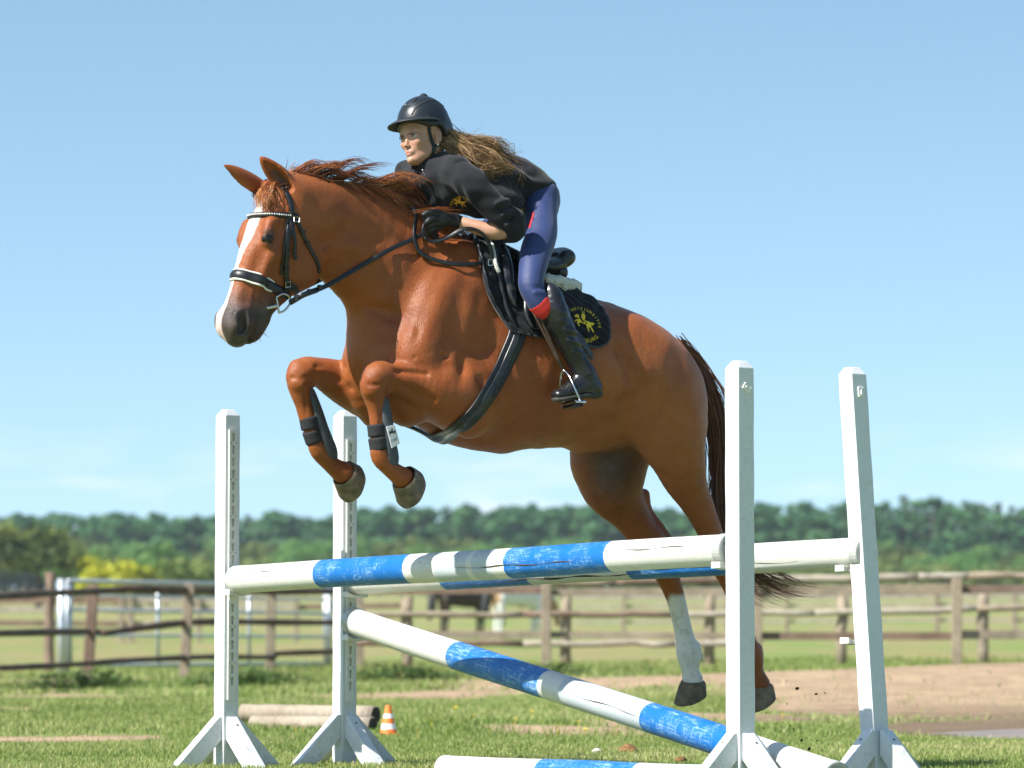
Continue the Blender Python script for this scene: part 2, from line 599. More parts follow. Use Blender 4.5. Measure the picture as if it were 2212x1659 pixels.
def ground_mat():
    m, nt, bs = mat_new('meadow_and_sand')
    v = coords(nt)
    big = noise(nt, v, .12, 5); mid = noise(nt, v, .9, 5); fine = noise(nt, v, 14, 5, .65)
    g1 = ramp(nt, fine, [(.25, (.110, .145, .036)), (.5, (.20, .24, .070)), (.78, (.36, .35, .14))]).outputs[0]
    dry = ramp(nt, fine, [(.25, (.20, .17, .07)), (.75, (.40, .34, .17))]).outputs[0]
    sx = nt.nodes.new('ShaderNodeSeparateXYZ'); nt.links.new(v, sx.inputs[0])
    far = mrange(nt, sx.outputs['Y'], 22, 60, -.03, .50)
    g = mixc(nt, mrange(nt, math_n(nt, 'ADD', mid, far), .50, .80, 0, .8), g1, dry)
    g = mixc(nt, mrange(nt, noise(nt, coords(nt, (.35, .06, 1)), 1.0, 5, .6), .46, .60, 0, .75), g, (.17, .26, .06))
    a = nt.nodes.new('ShaderNodeAttribute'); a.attribute_name = 'soil'
    sand = ramp(nt, fine, [(.2, (.26, .165, .095)), (.5, (.46, .325, .205)), (.8, (.62, .46, .30))]).outputs[0]
    sand = mixc(nt, mrange(nt, noise(nt, v, 2.2, 6, .7), .42, .62, 0, .55), sand, (.20, .14, .095))
    wet = math_n(nt, 'MULTIPLY', mrange(nt, sx.outputs['Y'], 29.5, 25.5, 0, 1), mrange(nt, sx.outputs['X'], 1.0, 2.0, 0, 1))
    sand = mixc(nt, math_n(nt, 'MULTIPLY', wet, .75), sand, (.13, .092, .062))
    sf = math_n(nt, 'ADD', a.outputs['Fac'], mrange(nt, noise(nt, v, 5, 5, .7), .3, .7, -.38, .38))
    c = mixc(nt, mrange(nt, sf, .40, .62), g, sand)
    nt.links.new(c, bs.inputs['Base Color'])
    bs.inputs['Roughness'].default_value = .92
    bs.inputs['Specular IOR Level'].default_value = .15
    bump(nt, bs, math_n(nt, 'ADD', fine, noise(nt, v, 50, 4)), .8, .03)
    return m
M_ground = ground_mat()
o_ground = obj('ground', ground_mesh(), M_ground)
tag(o_ground, kind='structure')

# ---- puddle
def puddle():
    pts = []
    for i in range(48):
        a = 2 * math.pi * i / 48
        r = 1 + .16 * math.sin(3 * a + 1) + .10 * math.sin(5 * a) + .05 * math.sin(11 * a)
        pts.append((3.6 + 1.45 * r * math.cos(a), 23.6 + 1.45 * r * math.sin(a)))
    z = float(gz(3.6, 23.6)) + .022
    mb = MB()
    mb.add([(x, y, z) for x, y in pts], [tuple(range(48))])
    m, nt, bs = mat_new('muddy_water')
    v = coords(nt)
    nt.links.new(ramp(nt, noise(nt, v, 1.5, 4), [(.3, (.20, .13, .085)), (.7, (.30, .21, .14))]).outputs[0], bs.inputs['Base Color'])
    bs.inputs['Roughness'].default_value = .30
    bs.inputs['IOR'].default_value = 1.33
    bs.inputs['Specular IOR Level'].default_value = .3
    bump(nt, bs, noise(nt, coords(nt, (1, 3, 1)), 9, 3), .12, .01)
    return tag(obj('puddle', mb.mesh('puddle'), m), kind='structure')
puddle()

# ---- grass blades
def leaf_mat(name, stops, trans=.25, rough=.5, scale=3.0):
    m, nt, bs = mat_new(name)
    a = nt.nodes.new('ShaderNodeAttribute'); a.attribute_name = 'tint'
    c = ramp(nt, a.outputs['Fac'], stops).outputs[0]
    nt.links.new(c, bs.inputs['Base Color'])
    bs.inputs['Roughness'].default_value = rough
    bs.inputs['Specular IOR Level'].default_value = .3
    tr = nt.nodes.new('ShaderNodeBsdfTranslucent')
    nt.links.new(c, tr.inputs['Color'])
    mx = nt.nodes.new('ShaderNodeMixShader'); mx.inputs[0].default_value = trans
    nt.links.new(bs.outputs[0], mx.inputs[1]); nt.links.new(tr.outputs[0], mx.inputs[2])
    nt.links.new(mx.outputs[0], nt.nodes['Material Output'].inputs['Surface'])
    return m

def blades(n, ysel, hgt, wid, seed, tall=None):
    g = np.random.default_rng(seed)
    y = ysel(g, n)
    hw = y * (1106 / FPX) * 1.12 + .25
    x = g.uniform(-1, 1, n) * hw
    s = soil_amount(x, y)
    patch = np.sin(x * .8 + 2 * np.sin(y * .45 + 1)) * .5 + np.sin(x * .37 - y * .9) * .5
    clump = np.sin(x * 3.1 + 1.7 * np.sin(y * 2.3)) * .5 + np.sin(x * 7.3 + y * 5.1) * .3 + np.sin(x * 1.1 - y * 1.7) * .4
    keep = g.uniform(0, 1, n) > np.clip(s * 1.25, 0, .985)
    keep &= ~((((x - 3.6) / 1.5) ** 2 + ((y - 23.6) / 1.6) ** 2) < 1)
    x, y, clump = x[keep], y[keep], clump[keep]
    n = len(x)
    z = gz(x, y)
    h = hgt * g.uniform(.45, 1.25, n) * (1 + .35 * clump) * (1 - .3 * patch[keep])
    w = wid * g.uniform(.6, 1.3, n)
    an = g.uniform(0, 2 * math.pi, n)
    lean = g.normal(0, .42, (n, 2)) * h[:, None]
    dx, dy = np.cos(an) * w * .5, np.sin(an) * w * .5
    V = np.empty((n, 5, 3), np.float32)
    V[:, 0] = np.column_stack([x - dx, y - dy, z - .005]); V[:, 1] = np.column_stack([x + dx, y + dy, z - .005])
    mx_, my_ = x + lean[:, 0] * .35, y + lean[:, 1] * .35
    V[:, 2] = np.column_stack([mx_ - dx * .7, my_ - dy * .7, z + h * .6]); V[:, 3] = np.column_stack([mx_ + dx * .7, my_ + dy * .7, z + h * .6])
    V[:, 4] = np.column_stack([x + lean[:, 0], y + lean[:, 1], z + h])
    i = np.arange(n) * 5
    T1 = np.stack([np.column_stack([i, i + 1, i + 3]), np.column_stack([i, i + 3, i + 2]), np.column_stack([i + 2, i + 3, i + 4])], 1).reshape(-1, 3)
    patch = patch[keep]
    tint = np.clip(.56 + .12 * clump + .16 * patch + g.normal(0, .2, n), 0, 1)
    return V.reshape(-1, 3), T1, np.repeat(tint, 5)
def ydist(a, b, p):
    def f(g, n):
        return a + (b - a) * g.uniform(0, 1, n) ** p
    return f
M_grass = leaf_mat('grass_blades', [(0, (.072, .122, .022)), (.3, (.145, .218, .044)), (.55, (.235, .31, .076)), (.8, (.38, .40, .145)), (1, (.56, .49, .26))], .3, .55)
Vs = []; Fs = []; Ts = []; off = 0
for args in ((210000, ydist(13.2, 22, .9), .024, .0042, 1), (120000, ydist(22, 33, .9), .030, .0062, 2), (60000, ydist(33, 60, .8), .055, .014, 3)):
    v, f, t = blades(*args)
    Vs.append(v); Fs.append(f + off); Ts.append(t); off += len(v)
me = np_mesh('grass', np.vstack(Vs), np.vstack(Fs), smooth=False)
me.attributes.new('tint', 'FLOAT', 'POINT').data.foreach_set('value', np.concatenate(Ts).astype(np.float32))
tag(obj('grass', me, M_grass), 'short green grass of the riding ground', 'grass', kind='stuff')

# weeds growing along the foot of the left fence
def weeds(n, rows, h, seed, spread):
    g = np.random.default_rng(seed)
    V = []; F = []; T_ = []
    for (x0, y0, x1, y1, k) in rows:
        for _ in range(k):
            t = g.uniform(); x = x0 + (x1 - x0) * t + g.normal(0, .1); y = y0 + (y1 - y0) * t + g.normal(0, spread)
            z = float(gz(x, y)); hh = h * g.uniform(.4, 1.3) * (1 + .5 * math.sin(x * 4))
            for j in range(7):
                a = g.uniform(0, 6.28); r = hh * g.uniform(.2, .8); w = hh * .22
                c = np.array([x + r * .5 * math.cos(a), y + r * .5 * math.sin(a), z + hh * g.uniform(.1, .9)])
                d = np.array([math.cos(a), math.sin(a), g.uniform(-.3, .8)]); d /= np.linalg.norm(d)
                b = np.cross(d, [0, 0, 1]); b /= np.linalg.norm(b) + 1e-6
                i = len(V)
                V += [c - d * w, c + b * w * .5, c + d * w * 1.2, c - b * w * .5]
                F.append((i, i + 1, i + 2, i + 3)); T_ += [g.uniform(0, 1)] * 4
    me = np_mesh('weeds', np.array(V), np.array(F), False)
    me.attributes.new('tint', 'FLOAT', 'POINT').data.foreach_set('value', np.array(T_, np.float32))
    return me
M_weed = leaf_mat('weed_leaves', [(0, (.030, .065, .012)), (.6, (.075, .14, .028)), (1, (.16, .22, .06))], .2, .5)
tag(obj('weeds', weeds(0, [(-6.5, 38.6, -.5, 43.2, 1500), (-.5, 43, 1.5, 46, 260)], .12, 5, .35), M_weed), 'dark green weeds along the foot of the wooden fence', 'weeds', kind='stuff')

# small yellow meadow flowers
def flower_mesh():
    mb = MB()
    mb.tube([(0, 0, 0), (.004, 0, .05), (0, .003, .085)], [.0018, .0016, .0015], 5)
    for k in range(7):
        a = 2 * math.pi * k / 7
        d = np.array([math.cos(a), math.sin(a), .35]); b = np.array([-math.sin(a), math.cos(a), 0])
        c = np.array([0, 0, .085])
        mb.add([c, c + d * .010 + b * .006, c + d * .020, c + d * .010 - b * .006], [(0, 1, 2, 3)])
    return mb.mesh('meadow_flower')
M_flower = simple('yellow_petals', (.75, .52, .02), .6, var=.15, bstr=0)
fm = flower_mesh(); fm.materials.append(M_flower)
for k, (fx, fy) in enumerate(((1395, 1570), (1250, 1577), (1490, 1570), (1180, 1530), (1300, 1560), (1060, 1590), (1620, 1530), (1690, 1560), (1340, 1535), (740, 1612), (655, 1590), (1150, 1555), (1025, 1560), (1330, 1590), (1110, 1570), (640, 1585),
                              (1205, 1590), (930, 1575), (1265, 1592), (1560, 1555), (905, 1600), (985, 1545))):
    p = on_ground(fx, fy)
    o = bpy.data.objects.new('meadow_flower', fm); C.objects.link(o)
    o.location = p; o.rotation_euler = (random.uniform(-.2, .2), random.uniform(-.2, .2), random.uniform(0, 6)); s = random.uniform(.8, 1.2); o.scale = (s, s, s * .55)
    tag(o, 'small yellow meadow flower in the short grass', 'flower', 'yellow flowers in the grass')
# ================================================================== BACKGROUND
# ---- weathered wood
def wood_mat(name, lo, hi, scale=1.0):
    m, nt, bs = mat_new(name)
    oi = nt.nodes.new('ShaderNodeObjectInfo')
    v = coords(nt)
    n = noise(nt, v, 3 * scale, 5, .65); st = noise(nt, coords(nt, (40, 40, 12)), 1, 4)
    c = ramp(nt, n, [(.3, lo), (.7, hi)]).outputs[0]
    c = mixc(nt, mrange(nt, st, .3, .7, 0, .45), c, mixc(nt, 1.0, c, (.5, .47, .45), 'MULTIPLY'))
    c = mixc(nt, mrange(nt, oi.outputs['Random'], 0, 1, 0, .5), c, mixc(nt, 1.0, c, (1.06, .96, .92), 'MULTIPLY'))
    nt.links.new(c, bs.inputs['Base Color'])
    bs.inputs['Roughness'].default_value = .85
    bs.inputs['Specular IOR Level'].default_value = .2
    bump(nt, bs, st, .5, .01)
    return m
M_wgrey = wood_mat('weathered_grey_wood', (.20, .165, .12), (.40, .34, .255))
M_wdark = wood_mat('dark_brown_rail_wood', (.075, .050, .038), (.17, .125, .095))
M_wred = wood_mat('reddish_fence_wood', (.14, .092, .068), (.28, .205, .155))
M_wpale = wood_mat('pale_sunbleached_wood', (.29, .255, .205), (.49, .44, .36))
M_galv = simple('galvanised_pipe', (.50, .54, .57), .42, metal=.55, var=.12, scale=14, bstr=.05)

def log_mesh(a, b, r, seed=0, n=12, m=9, rough=.10, bend=.25):
    g = np.random.default_rng(seed)
    a = np.asarray(a, float); b = np.asarray(b, float)
    ts = np.linspace(0, 1, m)
    L_ = np.linalg.norm(b - a)
    w = g.normal(0, r * bend, (m, 3)); w[0] = w[-1] = 0
    P = a + (b - a) * ts[:, None] + w * min(1, L_ / 2)
    v, f = tube_vf(P, r * (1 + g.normal(0, rough * .5, m)), n)
    v = v + g.normal(0, r * .03, v.shape)
    mb = MB(); mb.add(v, f)
    return mb.mesh('log', smooth=True)
def square_mesh(a, b, hw, hd, across, seed=0):
    """sawn post or board from a to b"""
    a = np.asarray(a, float); b = np.asarray(b, float)
    ax = b - a; L_ = np.linalg.norm(ax); ax /= L_
    across = np.asarray(across, float); across = across - ax * (across @ ax); across /= np.linalg.norm(across)
    dd = np.cross(ax, across)
    mb = MB(); mb.box((a + b) / 2, ax, across, dd, L_ / 2, hw, hd)
    return mb.mesh('board', bevel=min(hw, hd) * .18, seg=1)

def pt(px, py, Y): return at_depth(px, py, Y)

# ---- left log fence, running away to the right
root = empty('log_rail_fence', (-3, 45, float(gz(-3, 45))))
tag(root, 'dark round-log fence with three sagging rails standing before the metal gate', 'fence')
lf_posts = [(-75, 1496, -62, 1275, 8), (187, 1481, 202, 1263, 9), (396, 1465, 410, 1260, 8.5), (582, 1450, 587, 1262, 8), (775, 1440, 775, 1262, 8)]
pos = []
for k, (bx, by, tx, ty, hw) in enumerate(lf_posts):
    b = on_ground(bx, by); t_ = pt(tx, ty, b[1])
    sc = FPX / b[1]
    pos.append((b, t_))
    obj('post', square_mesh(b - UP * .1, t_, hw * 1.25 / sc, hw * .9 / sc, (1, 0, 0), k), (M_wred if k == 1 else M_wgrey), root)
def depth_at(px):
    """depth of this fence at a picture column"""
    xs = [q[0] for q in lf_posts]; ds = [1 / p[0][1] for p in pos]
    return 1 / np.interp(px, xs, ds)
for ri, (rows, th) in enumerate((([(-80, 1294), (0, 1288), (117, 1281), (232, 1276), (278, 1271), (395, 1274), (470, 1276), (590, 1278), (715, 1278)], 13.5),
                       ([(-80, 1369), (0, 1368), (190, 1364), (232, 1366), (278, 1360), (381, 1347), (463, 1343), (590, 1344), (715, 1345)], 13),
                       ([(-80, 1446), (0, 1443), (146, 1436), (264, 1427), (395, 1421), (463, 1419), (590, 1420), (600, 1412), (715, 1408)], 11))):
    cuts = [0, 4, len(rows) - 1] if ri < 2 else [0, 3, 6, len(rows) - 1]
    for i0, i1 in zip(cuts[:-1], cuts[1:]):
        P = []
        for (x, y) in rows[i0:i1 + 1]:
            Y = depth_at(x) - .11
            P.append(pt(x, y, Y))
        P = np.array(P); P = spline(P, 4)
        d = P[-1] - P[0]; d /= np.linalg.norm(d)
        P[0] -= d * .08; P[-1] += d * .08
        sc = FPX / P[:, 1].mean()
        v, f = tube_vf(P, th * 1.15 / 2 / sc * (1 + .10 * np.sin(np.arange(len(P)) * 1.3 + i0)), 10)
        mb = MB(); mb.add(v, f)
        obj('rail', mb.mesh('rail', smooth=True), M_wdark, root)

# ---- galvanised gate behind it
root = empty('pipe_gate', on_ground(420, 1448)); tag(root, 'galvanised tubular field gate hung between two silver posts', 'gate')
gx = [(133, 51.0), (710, 58.0)]
def gY(px): return 1 / np.interp(px, [g_[0] for g_ in gx], [1 / g_[1] for g_ in gx])
for px, w, top, bot in ((133, 9, 1250, 1452), (145, 5, 1256, 1446), (710, 7, 1262, 1440)):
    Y = gY(px); mb = MB(); b_ = pt(px, bot, Y); b_[2] = float(gz(b_[0], b_[1])) - .05
    mb.tube([b_, pt(px, top, Y)], [w / (FPX / Y)] * 2, 12)
    obj('gate_post', mb.mesh('gate_post', smooth=True), M_galv, root)
for (y0, y1, w) in ((1254, 1266, 4.2), (1317, 1326, 3.6), (1372, 1376, 3.4), (1437, 1434, 4.0), (1286, 1295, 2.6)):
    mb = MB(); mb.tube([pt(147, y0, gY(147)), pt(705, y1, gY(705))], [w / (FPX / 52), w / (FPX / 57)], 8)
    obj('gate_bar', mb.mesh('gate_bar', smooth=True), M_galv, root)
for px in (152, 341, 538, 702):
    mb = MB(); mb.tube([pt(px, 1436, gY(px)), pt(px, 1256 + (px - 147) * .02, gY(px))], [4.2 / (FPX / 54)] * 2, 8)
    obj('gate_upright', mb.mesh('gate_upright', smooth=True), M_galv, root)

# ---- tall brown post beside the gate
p = on_ground(106, 1452)
mb = obj('wooden_post', log_mesh(p - UP * .1, pt(107, 1236, p[1]), 10.5 / (FPX / p[1]), 4, 14, 7, .06), M_wred)
tag(mb, 'tall reddish round wooden post beside the silver gate post', 'post')

# ---- fences on the right and behind
def fence(name, label, posts, rails, kind, mats, depth, group=None):
    """posts: (px, base py, top py, half px); rails: list of ([(px, py)...], thickness px)"""
    xs = [q[0] for q in posts]
    B = [pt(q[0], q[1], depth(q[0])) for q in posts]
    root = empty(name, B[len(B) // 2]); tag(root, label, 'fence', group)
    for k, q in enumerate(posts):
        Y = depth(q[0]); sc = FPX / Y
        b = B[k].copy(); b[2] = min(b[2], float(gz(b[0], b[1]))) - .05
        t_ = pt(q[0] + q[4] if len(q) > 4 else q[0], q[2], Y)
        me = log_mesh(b, t_, q[3] / sc, k, 12, 5, .05) if kind == 'log' else square_mesh(b, t_, q[3] / sc, q[3] * .9 / sc, (1, 0, 0))
        obj('post', me, mats[0], root)
    for j, (row, th, mi, dz) in enumerate(rails):
        for i in range(len(row) - 1):
            a = pt(row[i][0], row[i][1], depth(row[i][0]) + dz); b = pt(row[i + 1][0], row[i + 1][1], depth(row[i + 1][0]) + dz)
            sc = FPX / a[1]
            if kind == 'log' and mi != 9:
                me = log_mesh(a, b, th * 1.2 / 2 / sc, i + 7 * j, 10, 8, .12)
            else:
                me = square_mesh(a, b, th * 1.2 / 2 / sc, .018, UP)
            obj('rail', me, mats[1 + (i + j) % (len(mats) - 1)], root)
    return root
dR = lambda px: 51.5
fence('board_fence', 'square-post fence with two rough boards, in front of the round-log fence', [(738, 1446, 1262, 8), (1180, 1441, 1256, 10.5), (1636, 1440, 1252, 10), (2067, 1438, 1249, 10.5), (2500, 1436, 1247, 10)],
      [([(735, 1276), (1182, 1275)], 13, 9, .12), ([(1178, 1279), (1640, 1277)], 13, 9, .12), ([(1630, 1277), (2070, 1272)], 19, 9, .12), ([(2060, 1273), (2500, 1272)], 15, 9, .12),
       ([(735, 1372), (1182, 1371)], 13, 9, .12), ([(1178, 1371), (1640, 1374)], 12, 9, .12), ([(1630, 1374), (2070, 1374)], 14, 9, .12), ([(2060, 1371), (2500, 1371)], 16, 9, .12)], 'sq', [M_wgrey, M_wred, M_wgrey, M_wgrey], dR)
dR2 = lambda px: 54.2
fence('round_log_fence', 'round-post fence with three pale logs behind the square-post fence', [(880, 1432, 1290, 12), (1223, 1430, 1288, 11.5), (1534, 1430, 1286, 12), (1818, 1432, 1282, 11.5), (2123, 1429, 1282, 12.5), (2420, 1429, 1280, 12)],
      [([(740, 1258), (1060, 1260), (1330, 1257), (1600, 1252), (1985, 1246), (2090, 1244), (2400, 1244)], 14, 0, -.1), ([(740, 1327), (1130, 1327), (1460, 1328), (1760, 1324), (2110, 1314), (2420, 1310)], 12, 0, -.1),
       ([(740, 1390), (1130, 1391), (1460, 1390), (1640, 1389)], 12, 0, -.1)], 'log', [M_wgrey, M_wpale, M_wgrey, M_wred, M_wpale], dR2)
dF = lambda px: 96.0
fence('far_board_fence', 'pale board fence crossing the paddock behind the gate', [(262, 1412, 1288, 6), (282, 1410, 1286, 7), (430, 1400, 1290, 5), (640, 1398, 1290, 5), (880, 1385, 1290, 5)],
      [([(-60, 1298), (262, 1296), (640, 1296)], 11, 9, .1), ([(-60, 1318), (262, 1316), (640, 1312), (880, 1308)], 9, 9, .1), ([(-60, 1402), (262, 1400), (640, 1396)], 11, 9, .1), ([(-60, 1345), (262, 1348), (430, 1349)], 10, 9, .1)], 'sq', [M_wgrey, M_wred, M_wpale, M_wpale], dF)
dF2 = lambda px: 118.0
fence('distant_paddock_fence', 'thin pale fence far out in the paddock right of the horses', [(1347, 1330, 1285, 4.5), (1570, 1330, 1285, 4), (1700, 1332, 1284, 4), (2024, 1338, 1283, 5), (2192, 1335, 1283, 5.5), (2330, 1335, 1283, 5)],
      [([(1240, 1291), (1570, 1290), (2024, 1288), (2330, 1288)], 7, 9, .1), ([(1240, 1310), (1570, 1309), (2024, 1306), (2330, 1306)], 6, 9, .1), ([(1240, 1344), (1570, 1343), (2024, 1340), (2330, 1340)], 5, 9, .1)], 'sq', [M_wgrey, M_wpale, M_wpale], dF2)

# ---- two horses in the paddock
def paddock_horse(px, py, Y, flip, mats, label, seed):
    b = on_ground(px, py); b = pt(px, py, Y); b[2] = float(gz(b[0], b[1]))
    ax = np.array([flip * .78, .626, 0]); lt = np.array([-ax[1], ax[0], 0])
    Fd = Field((-1.5, -.45, -.05), (1.6, .45, 1.75), .03, axes=[ax, lt, UP], org=b)
    def q(u, l, z): return b + ax * u + lt * l + UP * z
    Fd.add([q(.55, 0, 1.1), q(.2, 0, 1.1), q(-.2, 0, 1.12), q(-.6, 0, 1.15)], [.30, .32, .31, .30], [.22, .27, .28, .24], lt, k=.05)
    Fd.add([q(.6, 0, 1.2), q(.95, 0, 1.05), q(1.15, 0, .8)], [.22, .17, .13], [.13, .10, .09], lt, k=.08)
    Fd.add([q(1.15, 0, .82), q(1.25, 0, .55), q(1.28, 0, .38)], [.13, .10, .08], [.08, .07, .06], lt, k=.04)
    for u, l in ((.55, .13), (.5, -.13), (-.65, .14), (-.72, -.14)):
        Fd.add([q(u, l, 1.0), q(u + .02, l, .55), q(u - .02 * (u < 0), l, .3), q(u, l, .03)], [.13, .07, .05, .06], k=.05)
    V, Q = Fd.mesh(2)
    me = np_mesh('body', V, Q)
    root = empty('grazing_horse', b); tag(root, label, 'horse', 'horses in the far paddock')
    obj('body', me, mats[0], root)
    mb = MB()
    mb.tube(spline([q(-.85, 0, 1.28), q(-1.05, .02, 1.1), q(-1.12, .0, .75), q(-1.2, 0, .45)], 4), np.interp(np.linspace(0, 1, 13), [0, .3, .7, 1], [.05, .11, .12, .03]), 8)
    obj('tail', mb.mesh('tail', smooth=True), mats[1], root)
    mb = MB()
    mb.tube(spline([q(.45, 0, 1.42), q(.8, .06, 1.28), q(1.1, .06, 1.0)], 4), [.05] * 9, 8, flat=.5)
    obj('mane', mb.mesh('mane', smooth=True), mats[1], root)
M_bay = simple('dark_bay_coat', (.034, .018, .013), .5, var=.3, scale=3, bstr=0)
M_blk = simple('black_horsehair', (.012, .011, .012), .6, var=.3, bstr=0)
def pinto_mat():
    m, nt, bs = mat_new('pinto_coat')
    n = noise(nt, coords(nt), 1.3, 2)
    c = ramp(nt, n, [(.50, (.74, .72, .68)), (.54, (.36, .22, .11))])
    nt.links.new(c.outputs[0], bs.inputs['Base Color']); bs.inputs['Roughness'].default_value = .6
    return m
paddock_horse(1004, 1356, 108, 1, (M_bay, M_blk), 'dark bay horse with black tail grazing beyond the fence', 1)
paddock_horse(1122, 1356, 104, 1, (pinto_mat(), M_blk), 'brown and white patched horse beyond the fence post', 2)

# ---- logs and cone on the grass
M_log = wood_mat('peeled_log_wood', (.26, .215, .16), (.44, .38, .30))
def lying_log(p0, p1, r, label, seed):
    d = p1 - p0; d /= np.linalg.norm(d)
    root = empty('log', (p0 + p1) / 2); tag(root, label, 'log')
    obj('trunk', log_mesh(p0, p1, r, seed, 24, 10, .02, .03), M_log, root)
    mb = MB(); mb.tube([p1 - d * .002, p1 + d * .004], [r * .92, r * .90], 20)
    obj('cut_end', mb.mesh('cut_end'), simple('dark_end_grain', (.035, .028, .022), .9, var=.4, bstr=.5), root)
g0 = on_ground(660, 1588)
YL = 23.2
lb0 = at_depth(548, 1350, YL + .25); lb1 = at_depth(805, 1350, YL - .2)
for q in (lb0, lb1): q[2] = .030
lying_log(lb0, lb1, .048, 'lower pale log half sunk in the grass', 21)
la0 = at_depth(526, 1350, YL + .42); la1 = at_depth(812, 1350, YL - .08)
for q in (la0, la1): q[2] = .088
lying_log(la0, la1, .050, 'upper pale log with a dark cut end lying on another log', 22)

def traffic_cone(p, h, label):
    root = empty('traffic_cone', p); tag(root, label, 'cone')
    M_or = simple('orange_plastic', (.85, .20, .03), .5, var=.1, bstr=.05)
    M_wt = simple('white_reflective_band', (.80, .80, .82), .4, var=.05, bstr=0)
    r0, r1 = h * .30, h * .085
    def rr(t): return r0 + (r1 - r0) * t
    for (t0, t1, m, nm, e) in ((.05, .22, M_or, 'cone_shell', 0), (.22, .40, M_wt, 'white_band', .0), (.40, .58, M_or, 'cone_shell', 0), (.58, .72, M_wt, 'white_band', 0), (.72, 1.0, M_or, 'cone_tip', 0)):
        mb = MB()
        mb.tube([p + UP * h * t0, p + UP * h * t1], [rr(t0), rr(t1)], 24)
        obj(nm, mb.mesh(nm, smooth=False), m, root)
    mb = MB(); mb.box(p + UP * h * .03, (1, 0, 0), (0, 1, 0), UP, h * .36, h * .36, h * .03)
    obj('cone_base', mb.mesh('cone_base', bevel=.004), M_or, root)
pc = on_ground(839, 1590)
traffic_cone(pc, 66 / (FPX / pc[1]), 'small orange and white traffic cone beside the logs')

# ---- droppings and a pale stone
def lump(name, p, r, mat, label, cat, group, seed):
    bm = bmesh.new(); bmesh.ops.create_icosphere(bm, subdivisions=3, radius=1.0)
    for v in bm.verts:
        P = np.array([[*v.co]]) + seed * 3.1
        v.co *= 1 + .28 * NZ(P, 2.2)[0] + .12 * NZ(P, 6.0)[0]
        v.co.z *= .6
    me = bpy.data.meshes.new(name); bm.to_mesh(me); bm.free()
    me.transform(Matrix.Translation(Vector(p) + Vector((0, 0, r * .3))) @ Matrix.Diagonal((r, r, r, 1)))
    for q in me.polygons: q.use_smooth = True
    tag(obj(name, me, mat), label, cat, group)
M_dung = simple('brown_droppings', (.20, .105, .035), .9, var=.5, scale=60, bstr=.8, bscale=90, bdist=.01)
M_stone = simple('pale_stone', (.62, .60, .54), .8, var=.1, bstr=.3)
lump('horse_droppings', on_ground(1360, 1628), .045, M_dung, 'larger brown heap of horse droppings in the grass', 'droppings', None, 1)
lump('horse_droppings', on_ground(1472, 1650), .030, M_dung, 'smaller flat heap of horse droppings under the slanting pole', 'droppings', None, 2)
lump('stone', on_ground(1288, 1627), .022, M_stone, 'small white stone lying in the grass', 'stone', None, 3)

# ---- trees
def crown_mesh(seed, kind, n=2200, trunk=True):
    """unit tree, 1 m tall; leaf-size faces spread through clumps"""
    g = np.random.default_rng(seed)
    V = []; F = []; T_ = []
    if kind == 'spruce':
        lv = 15
        cen = []
        for i in range(lv):
            h = .10 + .88 * i / lv
            rad = .21 * (1 - h) ** .85 * g.uniform(.75, 1.2) + .006
            for k in range(max(3, int(9 * (1 - h)) + 2)):
                a = g.uniform(0, 6.28)
                cen.append((math.cos(a) * rad * .62, math.sin(a) * rad * .62, h - rad * .18, rad * .50, .022))
    elif kind == 'pine':
        cen = []
        for i in range(26):
            h = g.uniform(.10, .93); rad = .20 * math.sin(math.pi * min(1, (1.04 - h) / .9)) ** .7
            a = g.uniform(0, 6.28); r = rad * g.uniform(.2, .9)
            cen.append((math.cos(a) * r, math.sin(a) * r, h, g.uniform(.06, .10), g.uniform(.04, .07)))
        cen.append((0, 0, .95, .05, .05))
    elif kind == 'round':
        cen = []
        for i in range(34):
            d = g.normal(size=3); d /= np.linalg.norm(d); d[2] = abs(d[2]) * 1.1 - .35
            r = g.uniform(.45, 1.0)
            s = g.uniform(.10, .19)
            cen.append((d[0] * .42 * r, d[1] * .42 * r, .52 + d[2] * .38 * r, s, s * .75))
    else:   # bush
        cen = []
        for i in range(22):
            d = g.normal(size=3); d /= np.linalg.norm(d); d[2] = abs(d[2])
            r = g.uniform(.4, 1.0); s = g.uniform(.16, .28)
            cen.append((d[0] * .68 * r, d[1] * .68 * r, .30 + d[2] * .52 * r, s, s * .8))
    per = max(20, n // len(cen))
    lsz = {'spruce': .020, 'pine': .020, 'round': .028, 'bush': .045}[kind]
    for ci, (x, y, z, rx, rz) in enumerate(cen):
        ct = g.uniform(.15, .85)
        d = g.normal(size=(per, 3)); d /= np.linalg.norm(d, axis=1)[:, None]
        rr = g.uniform(.55, 1.08, (per, 1))
        P = np.array([x, y, z]) + d * rr * np.array([rx, rx, rz])
        nr = d + g.normal(0, .5, (per, 3)); nr /= np.linalg.norm(nr, axis=1)[:, None]
        t1 = np.cross(nr, g.normal(size=(per, 3))); t1 /= np.linalg.norm(t1, axis=1)[:, None]
        t2 = np.cross(nr, t1)
        s = lsz * g.uniform(.6, 1.5, (per, 1))
        q = np.stack([P - t1 * s, P + t2 * s * .6, P + t1 * s, P - t2 * s * .6], 1)
        b = len(V) * 1
        V.append(q.reshape(-1, 3)); T_.append(np.repeat(np.clip(ct + g.normal(0, .12, per), 0, 1), 4))
    V = np.vstack(V); nq = len(V) // 4
    F = np.arange(nq * 4).reshape(-1, 4)
    me = np_mesh('crown', V, F, smooth=False)
    me.attributes.new('tint', 'FLOAT', 'POINT').data.foreach_set('value', np.concatenate(T_).astype(np.float32))
    return me
